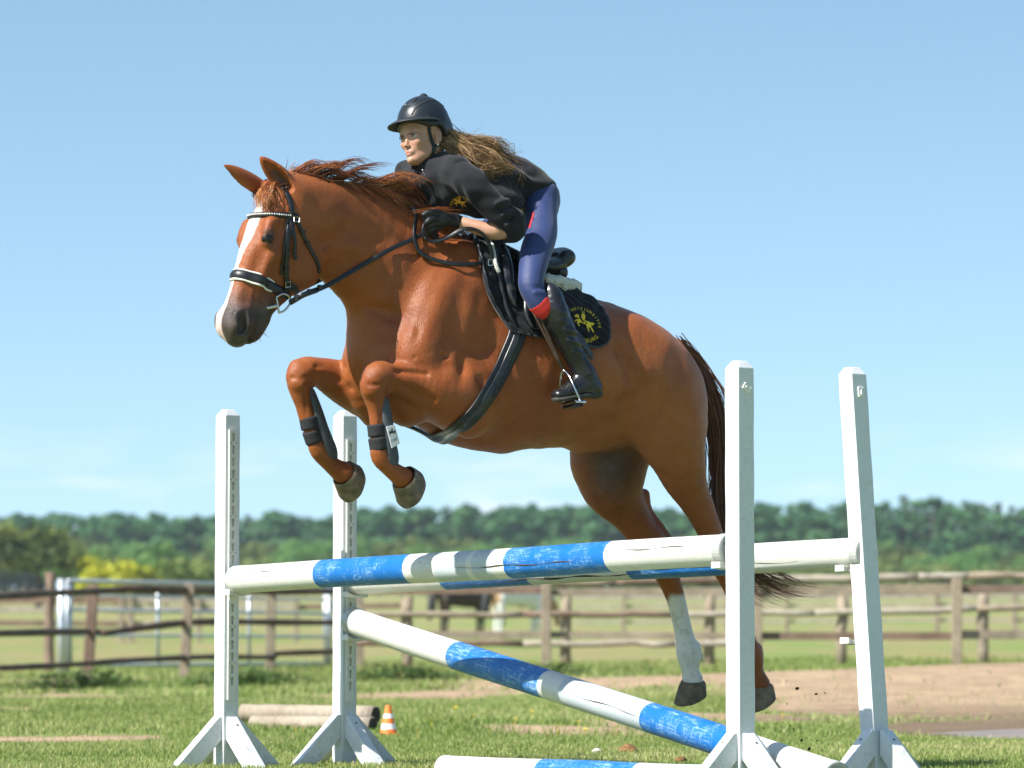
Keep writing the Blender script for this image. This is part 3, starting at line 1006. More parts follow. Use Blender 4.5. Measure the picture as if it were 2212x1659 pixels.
def trunk_mesh(seed, kind):
    g = np.random.default_rng(seed); mb = MB()
    top = {'spruce': .97, 'pine': .9, 'round': .62, 'bush': .4}[kind]
    r = {'spruce': .018, 'pine': .018, 'round': .032, 'bush': .03}[kind]
    mb.tube(spline([(0, 0, -.03), (g.normal(0, .01), g.normal(0, .01), top * .5), (g.normal(0, .02), g.normal(0, .02), top)], 3), np.linspace(r, r * .2, 7), 8)
    for k in range(7):
        a = g.uniform(0, 6.28); h = top * g.uniform(.35, .9); L_ = .2 if kind != 'spruce' else .12 * (1.1 - h)
        mb.tube([(0, 0, h), (math.cos(a) * L_ * .6, math.sin(a) * L_ * .6, h + L_ * .25), (math.cos(a) * L_, math.sin(a) * L_, h + L_ * .55)], [r * .4, r * .25, r * .1], 5)
    return mb.mesh('trunk', smooth=True)
M_bark = simple('tree_bark', (.085, .065, .05), .9, var=.3, scale=8, bstr=.4)
LM = {
    'conifer': leaf_mat('conifer_needles', [(0, (.034, .105, .048)), (.5, (.075, .195, .078)), (1, (.14, .29, .10))], .3, .6),
    'decid': leaf_mat('green_leaves', [(0, (.055, .145, .032)), (.5, (.12, .25, .055)), (1, (.22, .36, .09))], .35, .55),
    'olive': leaf_mat('dark_olive_leaves', [(0, (.026, .056, .012)), (.5, (.095, .140, .030)), (1, (.27, .30, .065))], .28, .55),
    'light': leaf_mat('pale_green_leaves', [(0, (.07, .12, .022)), (.5, (.14, .20, .045)), (1, (.27, .31, .09))], .25, .55),
    'yellow': leaf_mat('yellow_leaves', [(0, (.16, .19, .012)), (.5, (.40, .41, .02)), (1, (.62, .60, .05))], .25, .55)}
_cm = {}
def tree(px, base_py, top_py, Y, kind, leaf, label, seed, wscale=1.0, group=None, parts=True, name='tree'):
    b = pt(px, base_py, Y); b[2] = float(gz(b[0], b[1]))
    top = pt(px, top_py, Y)[2]
    h = top - b[2]
    key = (kind, seed % 4, leaf)
    if key not in _cm:
        c = crown_mesh(seed % 4 + 10 * len(kind), kind); c.materials.append(LM[leaf])
        t_ = trunk_mesh(seed % 4, kind); t_.materials.append(M_bark)
        _cm[key] = (c, t_)
    c, t_ = _cm[key]
    root = empty(name, b); root.scale = (h * wscale, h * wscale, h); root.rotation_euler = (0, 0, seed * 1.7 % 6.28)
    tag(root, label, 'tree' if name == 'tree' else 'bush', group)
    for nm, m in (('crown', c), ('trunk', t_)):
        o = bpy.data.objects.new(nm, m); C.objects.link(o); o.parent = root
    return root
g = np.random.default_rng(11)
sky_x = [-60, 190, 300, 420, 500, 560, 700, 800, 1020, 1100, 1200, 1260, 1450, 1640, 1750, 1850, 1930, 2020, 2100, 2200, 2300]
sky_y = [1112, 1116, 1108, 1110, 1097, 1106, 1101, 1096, 1088, 1098, 1090, 1085, 1100, 1092, 1088, 1084, 1076, 1078, 1092, 1088, 1090]
k = 0
for x in np.concatenate([np.arange(-300, 2560, 20.0), np.arange(-300, 2560, 30.0)]):
    x += g.uniform(-9, 9)
    y = np.interp(x, sky_x, sky_y)
    spr = (x > 1650 and g.uniform() < .55) or g.uniform() < .22
    tree(x, 1245, y + g.uniform(-8, 26) - (12 if spr and x > 1650 and g.uniform() < .5 else 0), 690 + g.uniform(-25, 40), 'spruce' if spr else 'pine', 'conifer',
         'pointed dark spruce standing in the far forest edge' if spr else 'dark green pine standing in the far forest', k, g.uniform(.9, 1.3) * (1.0 if spr else 1.5),
         'spruces of the far forest' if spr else 'pines of the far forest'); k += 1
for x in np.arange(-300, 2560, 40.0):
    x += g.uniform(-14, 14)
    y = 1152 + g.uniform(-16, 26) + (12 if x > 1600 else 0) - (12 if 700 < x < 1080 else 0)
    tree(x, 1245, y, 600 + g.uniform(-25, 35), 'round', 'decid' if g.uniform() < .7 else 'olive', 'leafy green tree standing in front of the far pines', k, g.uniform(.9, 1.25), 'leafy trees before the far forest'); k += 1
for x in np.arange(480, 2560, 66.0):
    x += g.uniform(-22, 22)
    tree(x, 1244, 1204 + g.uniform(-12, 16), 520 + g.uniform(-20, 20), 'bush', 'light' if g.uniform() < .45 else 'decid', 'low bush at the foot of the far forest', k, g.uniform(.9, 1.5), 'bushes at the foot of the far forest', name='bush'); k += 1
tree(84, 1262, 1090, 300, 'round', 'olive', 'large dark olive round tree behind the tall wooden post', 1, 1.25)
tree(-10, 1262, 1096, 290, 'round', 'olive', 'dark round tree at the edge, growing into the larger olive tree', 2, 1.15)
tree(150, 1262, 1150, 310, 'round', 'decid', 'smaller green tree tucked behind the large olive tree', 3, 1.0)
tree(258, 1262, 1180, 250, 'bush', 'yellow', 'bright yellow-leaved bush beyond the metal gate', 1, 1.1, name='bush')
tree(296, 1262, 1196, 254, 'bush', 'decid', 'dark green bush right beside the yellow bush', 2, .8, name='bush')
tree(362, 1262, 1194, 252, 'bush', 'light', 'wide olive green bush beyond the metal gate', 3, 1.2, name='bush')
tree(424, 1262, 1190, 256, 'bush', 'light', 'fresh green bush beside the white jump standard', 0, 1.1, name='bush')
tree(350, 1250, 1150, 420, 'round', 'decid', 'grey-green tree behind the olive green bush', 2, .8)
tree(205, 1258, 1160, 330, 'round', 'light', 'slim pale tree between the olive tree and the yellow bush', 3, .55)
# ================================================================== THE JUMP
def paint(name, col, wear, wearcol, wscale=8, dirt=(.42, .36, .28), dirt_amt=.3, rough=.45, mud=False):
    m, nt, bs = mat_new(name)
    v = coords(nt)
    n = noise(nt, v, wscale, 6, .7)
    w1 = nt.nodes.new('ShaderNodeAttribute'); w1.attribute_name = 'uvw'
    oi = nt.nodes.new('ShaderNodeObjectInfo')
    va = nt.nodes.new('ShaderNodeVectorMath'); va.operation = 'ADD'
    sh = nt.nodes.new('ShaderNodeVectorMath'); sh.operation = 'SCALE'; sh.inputs[0].default_value = (37.0, 11.0, 23.0)
    nt.links.new(oi.outputs['Random'], sh.inputs['Scale']); nt.links.new(w1.outputs['Vector'], va.inputs[0]); nt.links.new(sh.outputs[0], va.inputs[1])
    mp = nt.nodes.new('ShaderNodeMapping'); mp.inputs['Scale'].default_value = (14, 150, 14)
    nt.links.new(va.outputs[0], mp.inputs['Vector'])
    s1 = noise(nt, mp.outputs[0], 1, 5, .7)
    mp2 = nt.nodes.new('ShaderNodeMapping'); mp2.inputs['Scale'].default_value = (170, 10, 170)
    nt.links.new(va.outputs[0], mp2.inputs['Vector'])
    s2 = noise(nt, mp2.outputs[0], 1, 4, .7)
    k = math_n(nt, 'MULTIPLY', math_n(nt, 'MAXIMUM', mrange(nt, s1, .52, .64), mrange(nt, s2, .53, .65)), mrange(nt, n, .44, .58))
    lo = tuple(c * .86 for c in col)
    base = mixc(nt, n, lo, col)
    base = mixc(nt, math_n(nt, 'MULTIPLY', k, wear), base, wearcol)
    d = mrange(nt, noise(nt, v, wscale * 2.7, 6, .75), .60, .72, 0, dirt_amt)
    base = mixc(nt, d, base, dirt)
    spots = mrange(nt, noise(nt, v, 45, 2, .5), .69, .73, 0, .7)
    base = mixc(nt, math_n(nt, 'MULTIPLY', spots, mrange(nt, n, .5, .6)), base, wearcol)
    if mud:
        sz = nt.nodes.new('ShaderNodeSeparateXYZ'); ge = nt.nodes.new('ShaderNodeNewGeometry'); nt.links.new(ge.outputs['Position'], sz.inputs[0])
        mm = math_n(nt, 'MULTIPLY', mrange(nt, sz.outputs['Z'], .32, .0, 0, 1), mrange(nt, noise(nt, v, 26, 6, .75), .52, .68, 0, .55))
        base = mixc(nt, mm, base, (.22, .17, .11))
        grain = mrange(nt, noise(nt, mp2.outputs[0], .35, 5, .7), .5, .66, 0, .28)
        base = mixc(nt, grain, base, (.46, .45, .42))
    nt.links.new(base, bs.inputs['Base Color'])
    nt.links.new(mrange(nt, n, .2, .8, rough - .08, rough + .12), bs.inputs['Roughness'])
    bs.inputs['Specular IOR Level'].default_value = .35
    bump(nt, bs, math_n(nt, 'ADD', s1, s2), .25, .0025)
    return m
M_white = paint('white_pole_paint', (.70, .685, .64), .6, (.44, .39, .32), 7, dirt=(.36, .29, .21), dirt_amt=.75)
M_blue = paint('blue_pole_paint', (.010, .145, .46), .75, (.40, .58, .66), 7, dirt=(.03, .10, .30), dirt_amt=.6, rough=.38)
M_grey = paint('worn_grey_paint', (.48, .53, .56), .5, (.70, .68, .62), 6, dirt=(.20, .15, .10), dirt_amt=.6)
M_post = paint('white_post_paint', (.69, .71, .73), .25, (.60, .58, .55), 5, dirt=(.45, .42, .36), dirt_amt=.4, rough=.5, mud=True)
M_plastic = simple('white_plastic', (.66, .645, .60), .4, var=.05, scale=12, bstr=.05)
M_cap = simple('grey_plastic_cap', (.42, .42, .40), .45, var=.18, scale=25, bstr=.1)
M_hole = simple('beige_track_backing', (.55, .50, .42), .6, var=.2, scale=40, bstr=0)  # beige strip seen through the keyholes
M_bolt = simple('rusty_screw', (.12, .07, .04), .6, metal=.5, var=.4, scale=90, bstr=.1)
M_crack = simple('open_wood_crack', (.045, .028, .018), .9, var=.3, bstr=0)

P_FL = at_depth(489, 1350, 17.10); P_FR = at_depth(1599, 1350, 14.53)
for q in (P_FL, P_FR): q[2] = 0
JR = P_FR - P_FL; JR /= np.linalg.norm(JR)
JF = np.array([JR[1], -JR[0], 0]); JF = JF if JF[0] < 0 else -JF
P_RL = P_FL - JF * .617; P_RR = P_FR - JF * .675
A_ = .0372

def uvw_attr(me, org, ax, r=.057):
    """coordinates along and round a pole, for the grain of its paint"""
    n = len(me.vertices); co = np.empty(n * 3, np.float32); me.vertices.foreach_get('co', co)
    q = co.reshape(-1, 3) - org
    t = q @ ax
    q2 = q - t[:, None] * ax
    a = np.array([0, 0, 1.0]) if abs(ax[2]) < .9 else np.array([1.0, 0, 0])
    a = a - ax * (a @ ax); a /= np.linalg.norm(a); b = np.cross(ax, a)
    uv = np.column_stack([t, q2 @ a, q2 @ b]).astype(np.float32)
    me.attributes.new('uvw', 'FLOAT_VECTOR', 'POINT').data.foreach_set('vector', uv.ravel())

def keyhole_loop(cy, cz, r=.0092, w=.0052, down=.030, n=10):
    pts = []
    a0 = math.asin(w / r)
    for i in range(n + 1):
        a = -math.pi / 2 + a0 + (2 * math.pi - 2 * a0) * i / n
        pts.append((cy + r * math.cos(a), cz + r * math.sin(a)))
    pts.append((cy - w, cz - down + w)); pts.append((cy - w * .6, cz - down + .001)); pts.append((cy + w * .6, cz - down + .001)); pts.append((cy + w, cz - down + w))
    return pts

def standard(base, top_z, lean, label, track=None, rot_side=1):
    root = empty('jump_standard', base)
    tag(root, label, 'jump standard', 'white wooden standards of the jump')
    up = UP + lean; up = up / np.linalg.norm(up)
    # post with a chamfered top, bark-free sawn edges
    H_ = top_z / up[2]
    mb = MB()
    rings = []
    zs = np.concatenate([np.linspace(-.02, H_ - .026, 22), [H_ - .026, H_]])
    for i, z in enumerate(zs):
        a = A_ if i < len(zs) - 1 else A_ * .52
        if i == len(zs) - 2: continue
        c = base + up * z
        wob = .0006 * math.sin(i * 1.7)
        rings.append([c + JR * (a + wob) * sx + JF * (a + wob) * sy for sx, sy in ((-1, -1), (1, -1), (1, 1), (-1, 1))])
    v = [p for r in rings for p in r]; f = []
    for i in range(len(rings) - 1):
        for j in range(4):
            k = (j + 1) % 4
            f.append((i * 4 + j, i * 4 + k, (i + 1) * 4 + k, (i + 1) * 4 + j))
    f += [(0, 1, 2, 3), tuple((len(rings) - 1) * 4 + j for j in range(4))]
    mb.add(v, f)
    me = mb.mesh('post', bevel=.0022, seg=2)
    uvw_attr(me, base, UP)
    obj('post', me, M_post, root)
    # four diagonal feet
    for k, (d, b) in enumerate(((JF, JR), (JR, JF), (-JF, JR), (-JR, JF))):
        mb = MB()
        prof = [(A_ - .001, .214), (A_ + .012, .214), (A_ + .245, 0.0 - .01), (A_ + .135, -.01), (A_ - .001, .118)]
        w = .024
        v = [base + d * x + UP * z + b * (w * s) for s in (-1, 1) for x, z in prof]
        n = len(prof)
        f = [tuple(range(n)), tuple(range(2 * n - 1, n - 1, -1))] + [(i, (i + 1) % n, n + (i + 1) % n, n + i) for i in range(n)]
        mb.add(v, f)
        me = mb.mesh('brace', bevel=.0018, seg=2)
        dd = d * .75 - UP * .66
        uvw_attr(me, base, dd / np.linalg.norm(dd))
        o = obj('brace', me, M_post, root)
        # screw heads
        mb = MB()
        for t in (.16,):
            c = base + d * (A_ + .012 + .233 * t) + UP * (.214 * (1 - t) - .002 * t + .001)
            nrm = (d * .68 + UP * .74)
            mb.tube([c - nrm * .002, c + nrm * .0008], [.0042, .0042], 8)
        obj('screw', mb.mesh('screw', smooth=False), M_bolt, o)
    # keyhole track for the cups
    if track is not None:
        z0, z1, side = track
        bm = bmesh.new()
        fy = .0195
        def V3(y, z, x): return Vector(base + up * z + JF * (y + .004) + JR * (A_ + x))
        loops = [[(-fy, z0), (fy, z0), (fy, z1), (-fy, z1)]]
        zz = z1 - .022
        holes = []
        while zz > z0 + .04:
            holes.append(zz); loops.append(keyhole_loop(0, zz)); zz -= .0515
        es = []
        for lp in loops:
            vs = [bm.verts.new(V3(y, z, .0115)) for y, z in lp]
            for i in range(len(vs)):
                es.append(bm.edges.new((vs[i], vs[(i + 1) % len(vs)])))
        bmesh.ops.triangle_fill(bm, use_beauty=True, use_dissolve=False, edges=es)
        geom = bmesh.ops.extrude_face_region(bm, geom=list(bm.faces))
        vv = [g for g in geom['geom'] if isinstance(g, bmesh.types.BMVert)]
        bmesh.ops.translate(bm, vec=Vector(JR) * -.0105, verts=vv)
        bmesh.ops.recalc_face_normals(bm, faces=bm.faces)
        me = bpy.data.meshes.new('keyhole_track'); bm.to_mesh(me); bm.free()
        tr = obj('keyhole_track', me, M_plastic, root)
        mb = MB(); mb.box(base + up * ((z0 + z1) / 2) + JF * .004 + JR * (A_ + .0018), JR, JF, up, .0014, fy * .8, (z1 - z0) / 2 - .004)
        obj('track_backing', mb.mesh('track_backing'), M_hole, tr)
        mb = MB()
        for i, zz in enumerate(holes):
            if i % 3 == 1:
                for s in (-1, 1):
                    c = np.array(V3(s * .0125, zz + .016, .0115)); mb.tube([c - JR * .002, c + JR * .001], [.0026, .0026], 7)
        obj('track_screws', mb.mesh('track_screws'), M_bolt, tr)
    return root, up

def cup(root, post_base, up, z, d, gap=.0):
    """plastic rail cup on the face of a standard looking along d; z is the underside of the rail"""
    c = post_base + up * z + d * (A_ + .012 + gap)
    b = JF
    mb = MB()
    mb.box(c - d * .004 - UP * .005, d, b, UP, .006, .021, .030)             # back plate
    K = 13; r = .060; prof = []
    for i in range(K):
        a = -1.02 + 2.04 * i / (K - 1)
        prof.append((math.sin(a) * r * 1.04, r - math.cos(a) * r * .985 - .002))
    v = []; f = []
    for dd in (0.0, .048):
        for (y, zz) in prof: v.append(c + d * dd + b * y + UP * (zz * .55 - .001))
        for (y, zz) in prof: v.append(c + d * dd + b * y * 1.02 + UP * (min(zz * .55, .004) - .013 - .002 * (dd > 0)))
    n = 2 * K
    for i in range(K - 1):
        f += [(i, i + 1, n + i + 1, n + i), (K + i, n + K + i, n + K + i + 1, K + i + 1), (i, K + i, K + i + 1, i + 1), (n + i, n + i + 1, n + K + i + 1, n + K + i)]
    f += [(0, n, n + K, K), (K - 1, K + K - 1, n + 2 * K - 1, n + K - 1)]
    mb.add(v, f)
    return obj('rail_cup', mb.mesh('rail_cup', bevel=.001, seg=1), M_plastic, root)

r_FL, u_FL = standard(P_FL, at_depth(492, 885, 17.10)[2], JR * .004, 'white jump standard without a leaning pole, with keyhole track, holding the front rail', (.285, 1.425, 1))
r_RL, u_RL = standard(P_RL, at_depth(746, 887, 17.48)[2], np.zeros(3), 'white jump standard with keyhole track holding the rear rail and the slanting pole', (.27, 1.40, 1))
r_FR, u_FR = standard(P_FR, at_depth(1598, 780, 14.53)[2], np.zeros(3), 'upright white jump standard without visible track at the capped end of the front rail')
r_RR, u_RR = standard(P_RR, at_depth(1848, 790, 14.95)[2], -JR * .083, 'leaning white jump standard with an empty spare cup, at the rear rail')

M_metal_w = simple('painted_metal_tag', (.74, .74, .72), .45, var=.08, bstr=.2, bscale=80)
def name_plate(root, base, up, z, tilt, w, h):
    c = base + up * z + JR * (A_ + .002)
    a = JF * math.cos(tilt) + up * math.sin(tilt); b = np.cross(JR, a)
    mb = MB(); mb.box(c, JR, a, b, .003, w, h)
    for s in (-1, 1):
        for t in (-1, 1):
            mb.tube([c + a * w * .8 * s + b * h * .8 * t, c + a * w * .8 * s + b * h * .8 * t + JR * .005], [.003, .003], 7)
    mb.tube([c - a * w * .5 + JR * .004, c + a * w * .5 + JR * .004], [.004, .004], 8)
    obj('hook_plate', mb.mesh('hook_plate', bevel=.001, seg=1), M_metal_w, root)
name_plate(r_FR, P_FR, u_FR, at_depth(1614, 838, 14.5)[2], R(35), .019, .013)
name_plate(r_RR, P_RR, u_RR, at_depth(1863, 841, 14.9)[2] + .002, R(90), .019, .0125)

def rail(name, a, b, r, bands, label, caps=(True, True), seed=1, sag=0.0, cracks=()):
    """bands: list of (t0, t1, material index) along the pole"""
    a = np.asarray(a, float); b = np.asarray(b, float)
    g = np.random.default_rng(seed)
    L_ = np.linalg.norm(b - a); ax = (b - a) / L_
    mid = (a + b) / 2
    root = empty(name, mid); tag(root, label, 'rail', 'blue and white rails of the jump')
    ts = sorted(set(list(np.linspace(0, 1, 70)) + [q for bd in bands for q in bd[:2]]))
    ts = np.array(ts)
    n = 32
    s1 = NZ(np.column_stack([ts * 3, ts * 0 + seed, ts * 0]), 4.0)
    s2 = NZ(np.column_stack([ts * 3, ts * 0, ts * 0 + seed]), 4.0)
    e1 = UP - ax * ax[2]; e1 /= np.linalg.norm(e1); e2 = np.cross(ax, e1)
    pts = a + (b - a) * ts[:, None] + e1 * (s1 * .0025 - sag * 4 * ts * (1 - ts))[:, None] + e2 * (s2 * .0025)[:, None]
    ang = np.linspace(0, 2 * math.pi, n, endpoint=False)
    V = []
    for i, t in enumerate(ts):
        ww = NZ(np.column_stack([np.cos(ang), np.sin(ang), np.full(n, t * 2.2 + seed)]), 1.6) * .0016
        rr = r * (1 + .012 * math.sin(t * 9 + seed)) + ww
        for (ca, cr, cw, t0, t1) in cracks:
            if t0 < t < t1:
                dd = np.abs((ang - ca - .35 * (t - t0) + math.pi) % (2 * math.pi) - math.pi)
                rr = rr - .006 * np.exp(-(dd / cw) ** 2)
        V.append(pts[i] + rr[:, None] * (np.cos(ang)[:, None] * e1 + np.sin(ang)[:, None] * e2))
    V = np.vstack(V)
    Q = []; mi = []
    for i in range(len(ts) - 1):
        tm = (ts[i] + ts[i + 1]) / 2
        k = 0
        for (t0, t1, kk) in bands:
            if t0 <= tm <= t1: k = kk
        for j in range(n):
            jj = (j + 1) % n
            Q.append((i * n + j, i * n + jj, (i + 1) * n + jj, (i + 1) * n + j)); mi.append(k)
    Q.append(tuple(range(n))[::-1]); mi.append(0)
    Q.append(tuple((len(ts) - 1) * n + j for j in range(n))); mi.append(0)
    me = np_mesh('pole', V, Q)
    me.polygons.foreach_set('material_index', np.array(mi, np.int32))
    for k in (-1, -2): me.polygons[len(me.polygons) + k].use_smooth = False
    uvw_attr(me, a, ax)
    obj('pole', me, [M_white, M_blue, M_grey], root)
    for k, (p, d) in enumerate(((pts[0], -ax), (pts[-1], ax))):
        if not caps[k]: continue
        mb = MB()
        q = [p - d * .040, p - d * .038, p + d * .004, p + d * .006]
        mb.tube(q, [r * 1.0, r * 1.035, r * 1.035, r * .95], 28)
        c_ = obj('end_cap', mb.mesh('end_cap', smooth=False), M_cap, root)
        mb = MB()
        mb.tube([p + d * .006 + UP * .012, p + d * .009 + UP * .012], [.006, .005], 10)
        for t in range(26):
            a2 = 2 * math.pi * t / 26
            cc = p + d * .0055 + (e1 * math.cos(a2) + e2 * math.sin(a2)) * r * .72
            mb.tube([cc, cc + d * .0016], [.0013, .0013], 5)
        obj('rivets', mb.mesh('rivets'), M_bolt, c_)
    # weather cracks: thin dark splits sunk in the wood
    for (ca, cr, cw, t0, t1) in cracks:
        tt = np.linspace(t0, t1, 40); C_ = []
        for i, t in enumerate(tt):
            al = ca + .35 * (t - t0) + .06 * math.sin(t * 60)
            p = a + (b - a) * t + e1 * (np.interp(t, ts, s1) * .0025 - sag * 4 * t * (1 - t)) + e2 * np.interp(t, ts, s2) * .0025
            C_.append(p + (e1 * math.cos(al) + e2 * math.sin(al)) * (r - .0005))
        C_ = np.array(C_)
        w = .0022 * np.sin(np.linspace(.05, math.pi - .05, 40)) * (1 + .5 * np.sin(tt * 90)) * cr
        mb = MB(); mb.tube(C_, np.maximum(w, .0004), 6)
        obj('crack', mb.mesh('crack', smooth=True), M_crack, root)
    return root

def tfrac(a, b, xs):
    """fractions along the pole a-b that show at picture columns xs"""
    out = []
    for x in xs:
        k = (x + 21 - 1106) / FPX      # the painted edge shows on the near side of the pole
        # (a + t(b-a)) . (cx - k cf) = 0
        n_ = cx - k * cf
        out.append(float(-((a - CO) @ n_) / ((b - a) @ n_)))
    return out
ca = P_FL + JR * (A_ + .042); ca[2] = at_depth(500, 1251, 17.08)[2]
cb = P_FR - JR * (A_ + .016); cb[2] = at_depth(1560, 1187, 14.56)[2]
t = tfrac(ca, cb, [679, 874, 940, 1009, 1021, 1062, 1090, 1308])
R_front = rail('jump_rail', ca, cb, .0575, [(t[0], t[1], 1), (t[2], t[3], 2), (t[4], t[5], 2), (t[6], t[7], 1)],
               'upper front rail with two blue bands and grey worn patches between', seed=3, cracks=((1.75, 1.0, .05, .50, .80), (1.25, .9, .05, .80, .97), (1.2, .6, .05, .02, .16)))
cup(r_FL, P_FL, u_FL, ca[2] - .0575, JR); cup(r_FR, P_FR, u_FR, cb[2] - .0575, -JR)
ca = P_RL + JR * (A_ + .042); ca[2] = at_depth(760, 1256, 17.46)[2]
cb = P_RR - JR * (A_ + .020); cb[2] = at_depth(1825, 1193, 14.98)[2]
t = tfrac(ca, cb, [948, 1135, 1352, 1568])
R_rear = rail('jump_rail', ca, cb, .0575, [(t[0], t[1], 1), (t[2], t[3], 1)], 'upper rear rail, split and chipped, showing behind the front rail', seed=8,
              cracks=((2.2, 1.6, .06, .30, .62), (1.9, .8, .05, .55, .9)))
cup(r_RL, P_RL, u_RL, ca[2] - .0575, JR); cup(r_RR, P_RR, u_RR, cb[2] - .0575, -JR, gap=.006)
ca = P_RL + JR * (A_ + .030) + JF * .0; ca[2] = at_depth(768, 1342, 17.42)[2]
cb = at_depth(1806, 1681, 14.35)
t = tfrac(ca, cb, [968, 1166, 1388, 1600])
R_diag = rail('jump_rail', ca, cb, .0585, [(t[0], t[1], 1), (t[1] + .045, t[2], 2), (t[2], t[3], 1)], 'pole slanting from the rear standard down to the grass', seed=12, cracks=((1.4, .7, .05, .52, .68),))
cup(r_RL, P_RL, u_RL, ca[2] - .072, JR)
cup(r_RR, P_RR, u_RR, at_depth(1840, 1384, 14.9)[2], -JR, gap=.004)
ga = at_depth(962, 1350, 15.72); ga[2] = .036
gb = at_depth(1590, 1350, 14.70); gb[2] = .036
t = tfrac(ga, gb, [1153, 1362])
R_gnd = rail('jump_rail', ga, gb, .0575, [(t[0], t[1], 1), (t[1] + .05, .9, 2)], 'pole lying in the grass under the jump', seed=17)
# ================================================================== HORSE
def T(rows):
    """rows of (px, py, l, r_px[, ratio]): points on planes beside the horse's middle plane; returns P, r_plane, r_lateral"""
    P = []; r1 = []; r2 = []
    for q in rows:
        p = hp(q[0], q[1], q[2])
        P.append(p); r = q[3] / scale_at(p)
        r1.append(r); r2.append(r * (q[4] if len(q) > 4 else 1.0))
    return np.array(P), np.array(r1), np.array(r2)

HX = Field((-1.42, -0.46, 0.18), (1.42, 0.42, 2.52), 0.0056, axes=[FW, LF, UP], org=HO)
def U(u, l, z): return hb(u, l, z)

# trunk
trunk = [  # u, z, r_plane, r_lateral
    (0.52, 1.675, 0.225, 0.165), (0.42, 1.71, 0.285, 0.180), (0.28, 1.71, 0.340, 0.205), (0.10, 1.655, 0.355, 0.270), (-0.10, 1.63, 0.335, 0.312),
    (-0.30, 1.615, 0.298, 0.312), (-0.48, 1.605, 0.265, 0.295), (-0.60, 1.575, 0.225, 0.265), (-0.67, 1.53, 0.185, 0.23)]
HX.add([U(q[0], 0, q[1]) for q in trunk], [q[2] for q in trunk], [q[3] for q in trunk], LF, k=0.04)
# withers ridge, spine
HX.add([U(0.38, 0, 2.00), U(0.22, 0, 2.035), U(0.02, 0, 1.965), U(-0.2, 0, 1.885)], [0.08, 0.075, 0.07, 0.05], [0.045, 0.045, 0.05, 0.06], LF, k=0.10)
# neck
neck = [(0.30, 0.0, 1.83, 0.275, 0.185), (0.50, 0.004, 1.93, 0.245, 0.155), (0.68, 0.015, 2.025, 0.205, 0.122), (0.84, 0.032, 2.10, 0.175, 0.105), (0.97, 0.05, 2.155, 0.150, 0.095), (1.05, 0.06, 2.185, 0.125, 0.088)]
HX.add([U(q[0], q[1], q[2]) for q in neck], [q[3] for q in neck], [q[4] for q in neck], LF, k=0.09)
# arched crest
P, a1, a2 = T([(612, 404, .062, 17, .8), (650, 418, .056, 22, .8), (704, 430, .044, 26, .75), (772, 438, .028, 30, .7), (832, 452, .012, 34, .65), (880, 482, .004, 38, .6), (930, 520, 0, 40, .6)])
HX.add(P, a1, a2, LF, k=0.09)
# haunches
for s in (1, -1):
    HX.add([U(-0.48, s * 0.135, 1.62), U(-0.60, s * 0.15, 1.53), U(-0.66, s * 0.14, 1.42)], [0.19, 0.195, 0.165], [0.15, 0.15, 0.13], LF, k=0.07)
    HX.add([U(-0.42, s * 0.17, 1.74), U(-0.5, s * 0.18, 1.66)], [0.06, 0.08], [0.07, 0.08], LF, k=0.10)     # point of hip
# near hind leg
P, a1, a2 = T([(1424, 850, .15, 92, 0.85), (1444, 925, .16, 80, .85), (1463, 985, .16, 64, .82), (1479, 1032, .155, 51, .78), (1496, 1068, .15, 40, .75), (1514, 1105, .145, 33, .75), (1533, 1152, .14, 27, .8),
               (1549, 1192, .14, 30, .85), (1562, 1222, .14, 28, .8), (1580, 1268, .14, 20, .85), (1600, 1330, .14, 18, .9), (1614, 1385, .14, 20, .95), (1622, 1418, .14, 27, .9), (1630, 1452, .14, 20, 1), (1640, 1478, .14, 24, 1)])
HX.add(P, a1, a2, LF, k=0.045)
HX.add(*T([(1512, 1062, .145, 14), (1533, 1110, .14, 9), (1560, 1178, .14, 12), (1572, 1205, .14, 12)])[:2], k=0.02)   # hock tendon
# far hind leg
P, a1, a2 = T([(1340, 890, -.13, 100, .85), (1318, 975, -.14, 92, .8), (1317, 1022, -.145, 82, .75), (1328, 1060, -.15, 64, .72), (1352, 1098, -.15, 48, .72), (1380, 1140, -.15, 38, .75),
               (1408, 1180, -.15, 38, .8), (1428, 1215, -.15, 33, .8), (1444, 1250, -.15, 26, .8), (1459, 1290, -.15, 21.5, .9), (1470, 1335, -.15, 20, .9), (1480, 1380, -.15, 21, .95), (1487, 1412, -.15, 27, .9), (1491, 1447, -.15, 19, 1), (1496, 1468, -.15, 23, 1)])
HX.add(P, a1, a2, LF, k=0.045)
HX.add(*T([(1390, 1070, -.145, 13), (1402, 1105, -.15, 9), (1432, 1152, -.15, 12), (1450, 1185, -.15, 13)])[:2], k=0.02)
HX.add(*T([(1500, 1398, -.15, 14), (1508, 1418, -.15, 10)])[:2], k=0.015)     # fetlock tuft base
HX.add(*T([(1634, 1402, .14, 13), (1640, 1422, .14, 9)])[:2], k=0.015)
# shoulders, breast
for s in (1, -1):
    HX.add([U(0.27, s * 0.13, 1.98), U(0.40, s * 0.175, 1.80), U(0.52, s * 0.19, 1.62)], [0.10, 0.135, 0.12], [0.06, 0.075, 0.075], LF, k=0.08)
    HX.add([U(0.52, s * 0.17, 1.64), U(0.42, s * 0.20, 1.50), U(0.34, s * 0.195, 1.42 if s > 0 else 1.50)], [0.105, 0.11 if s > 0 else .09, 0.09 if s > 0 else .07], [0.075, 0.07, 0.06], LF, k=0.05)
    HX.add([U(0.63, s * 0.085, 1.63), U(0.61, s * 0.10, 1.53), U(0.56, s * 0.11, 1.44)], [0.085, 0.095, 0.075], [0.085, 0.09, 0.075], LF, k=0.035)   # breast muscles
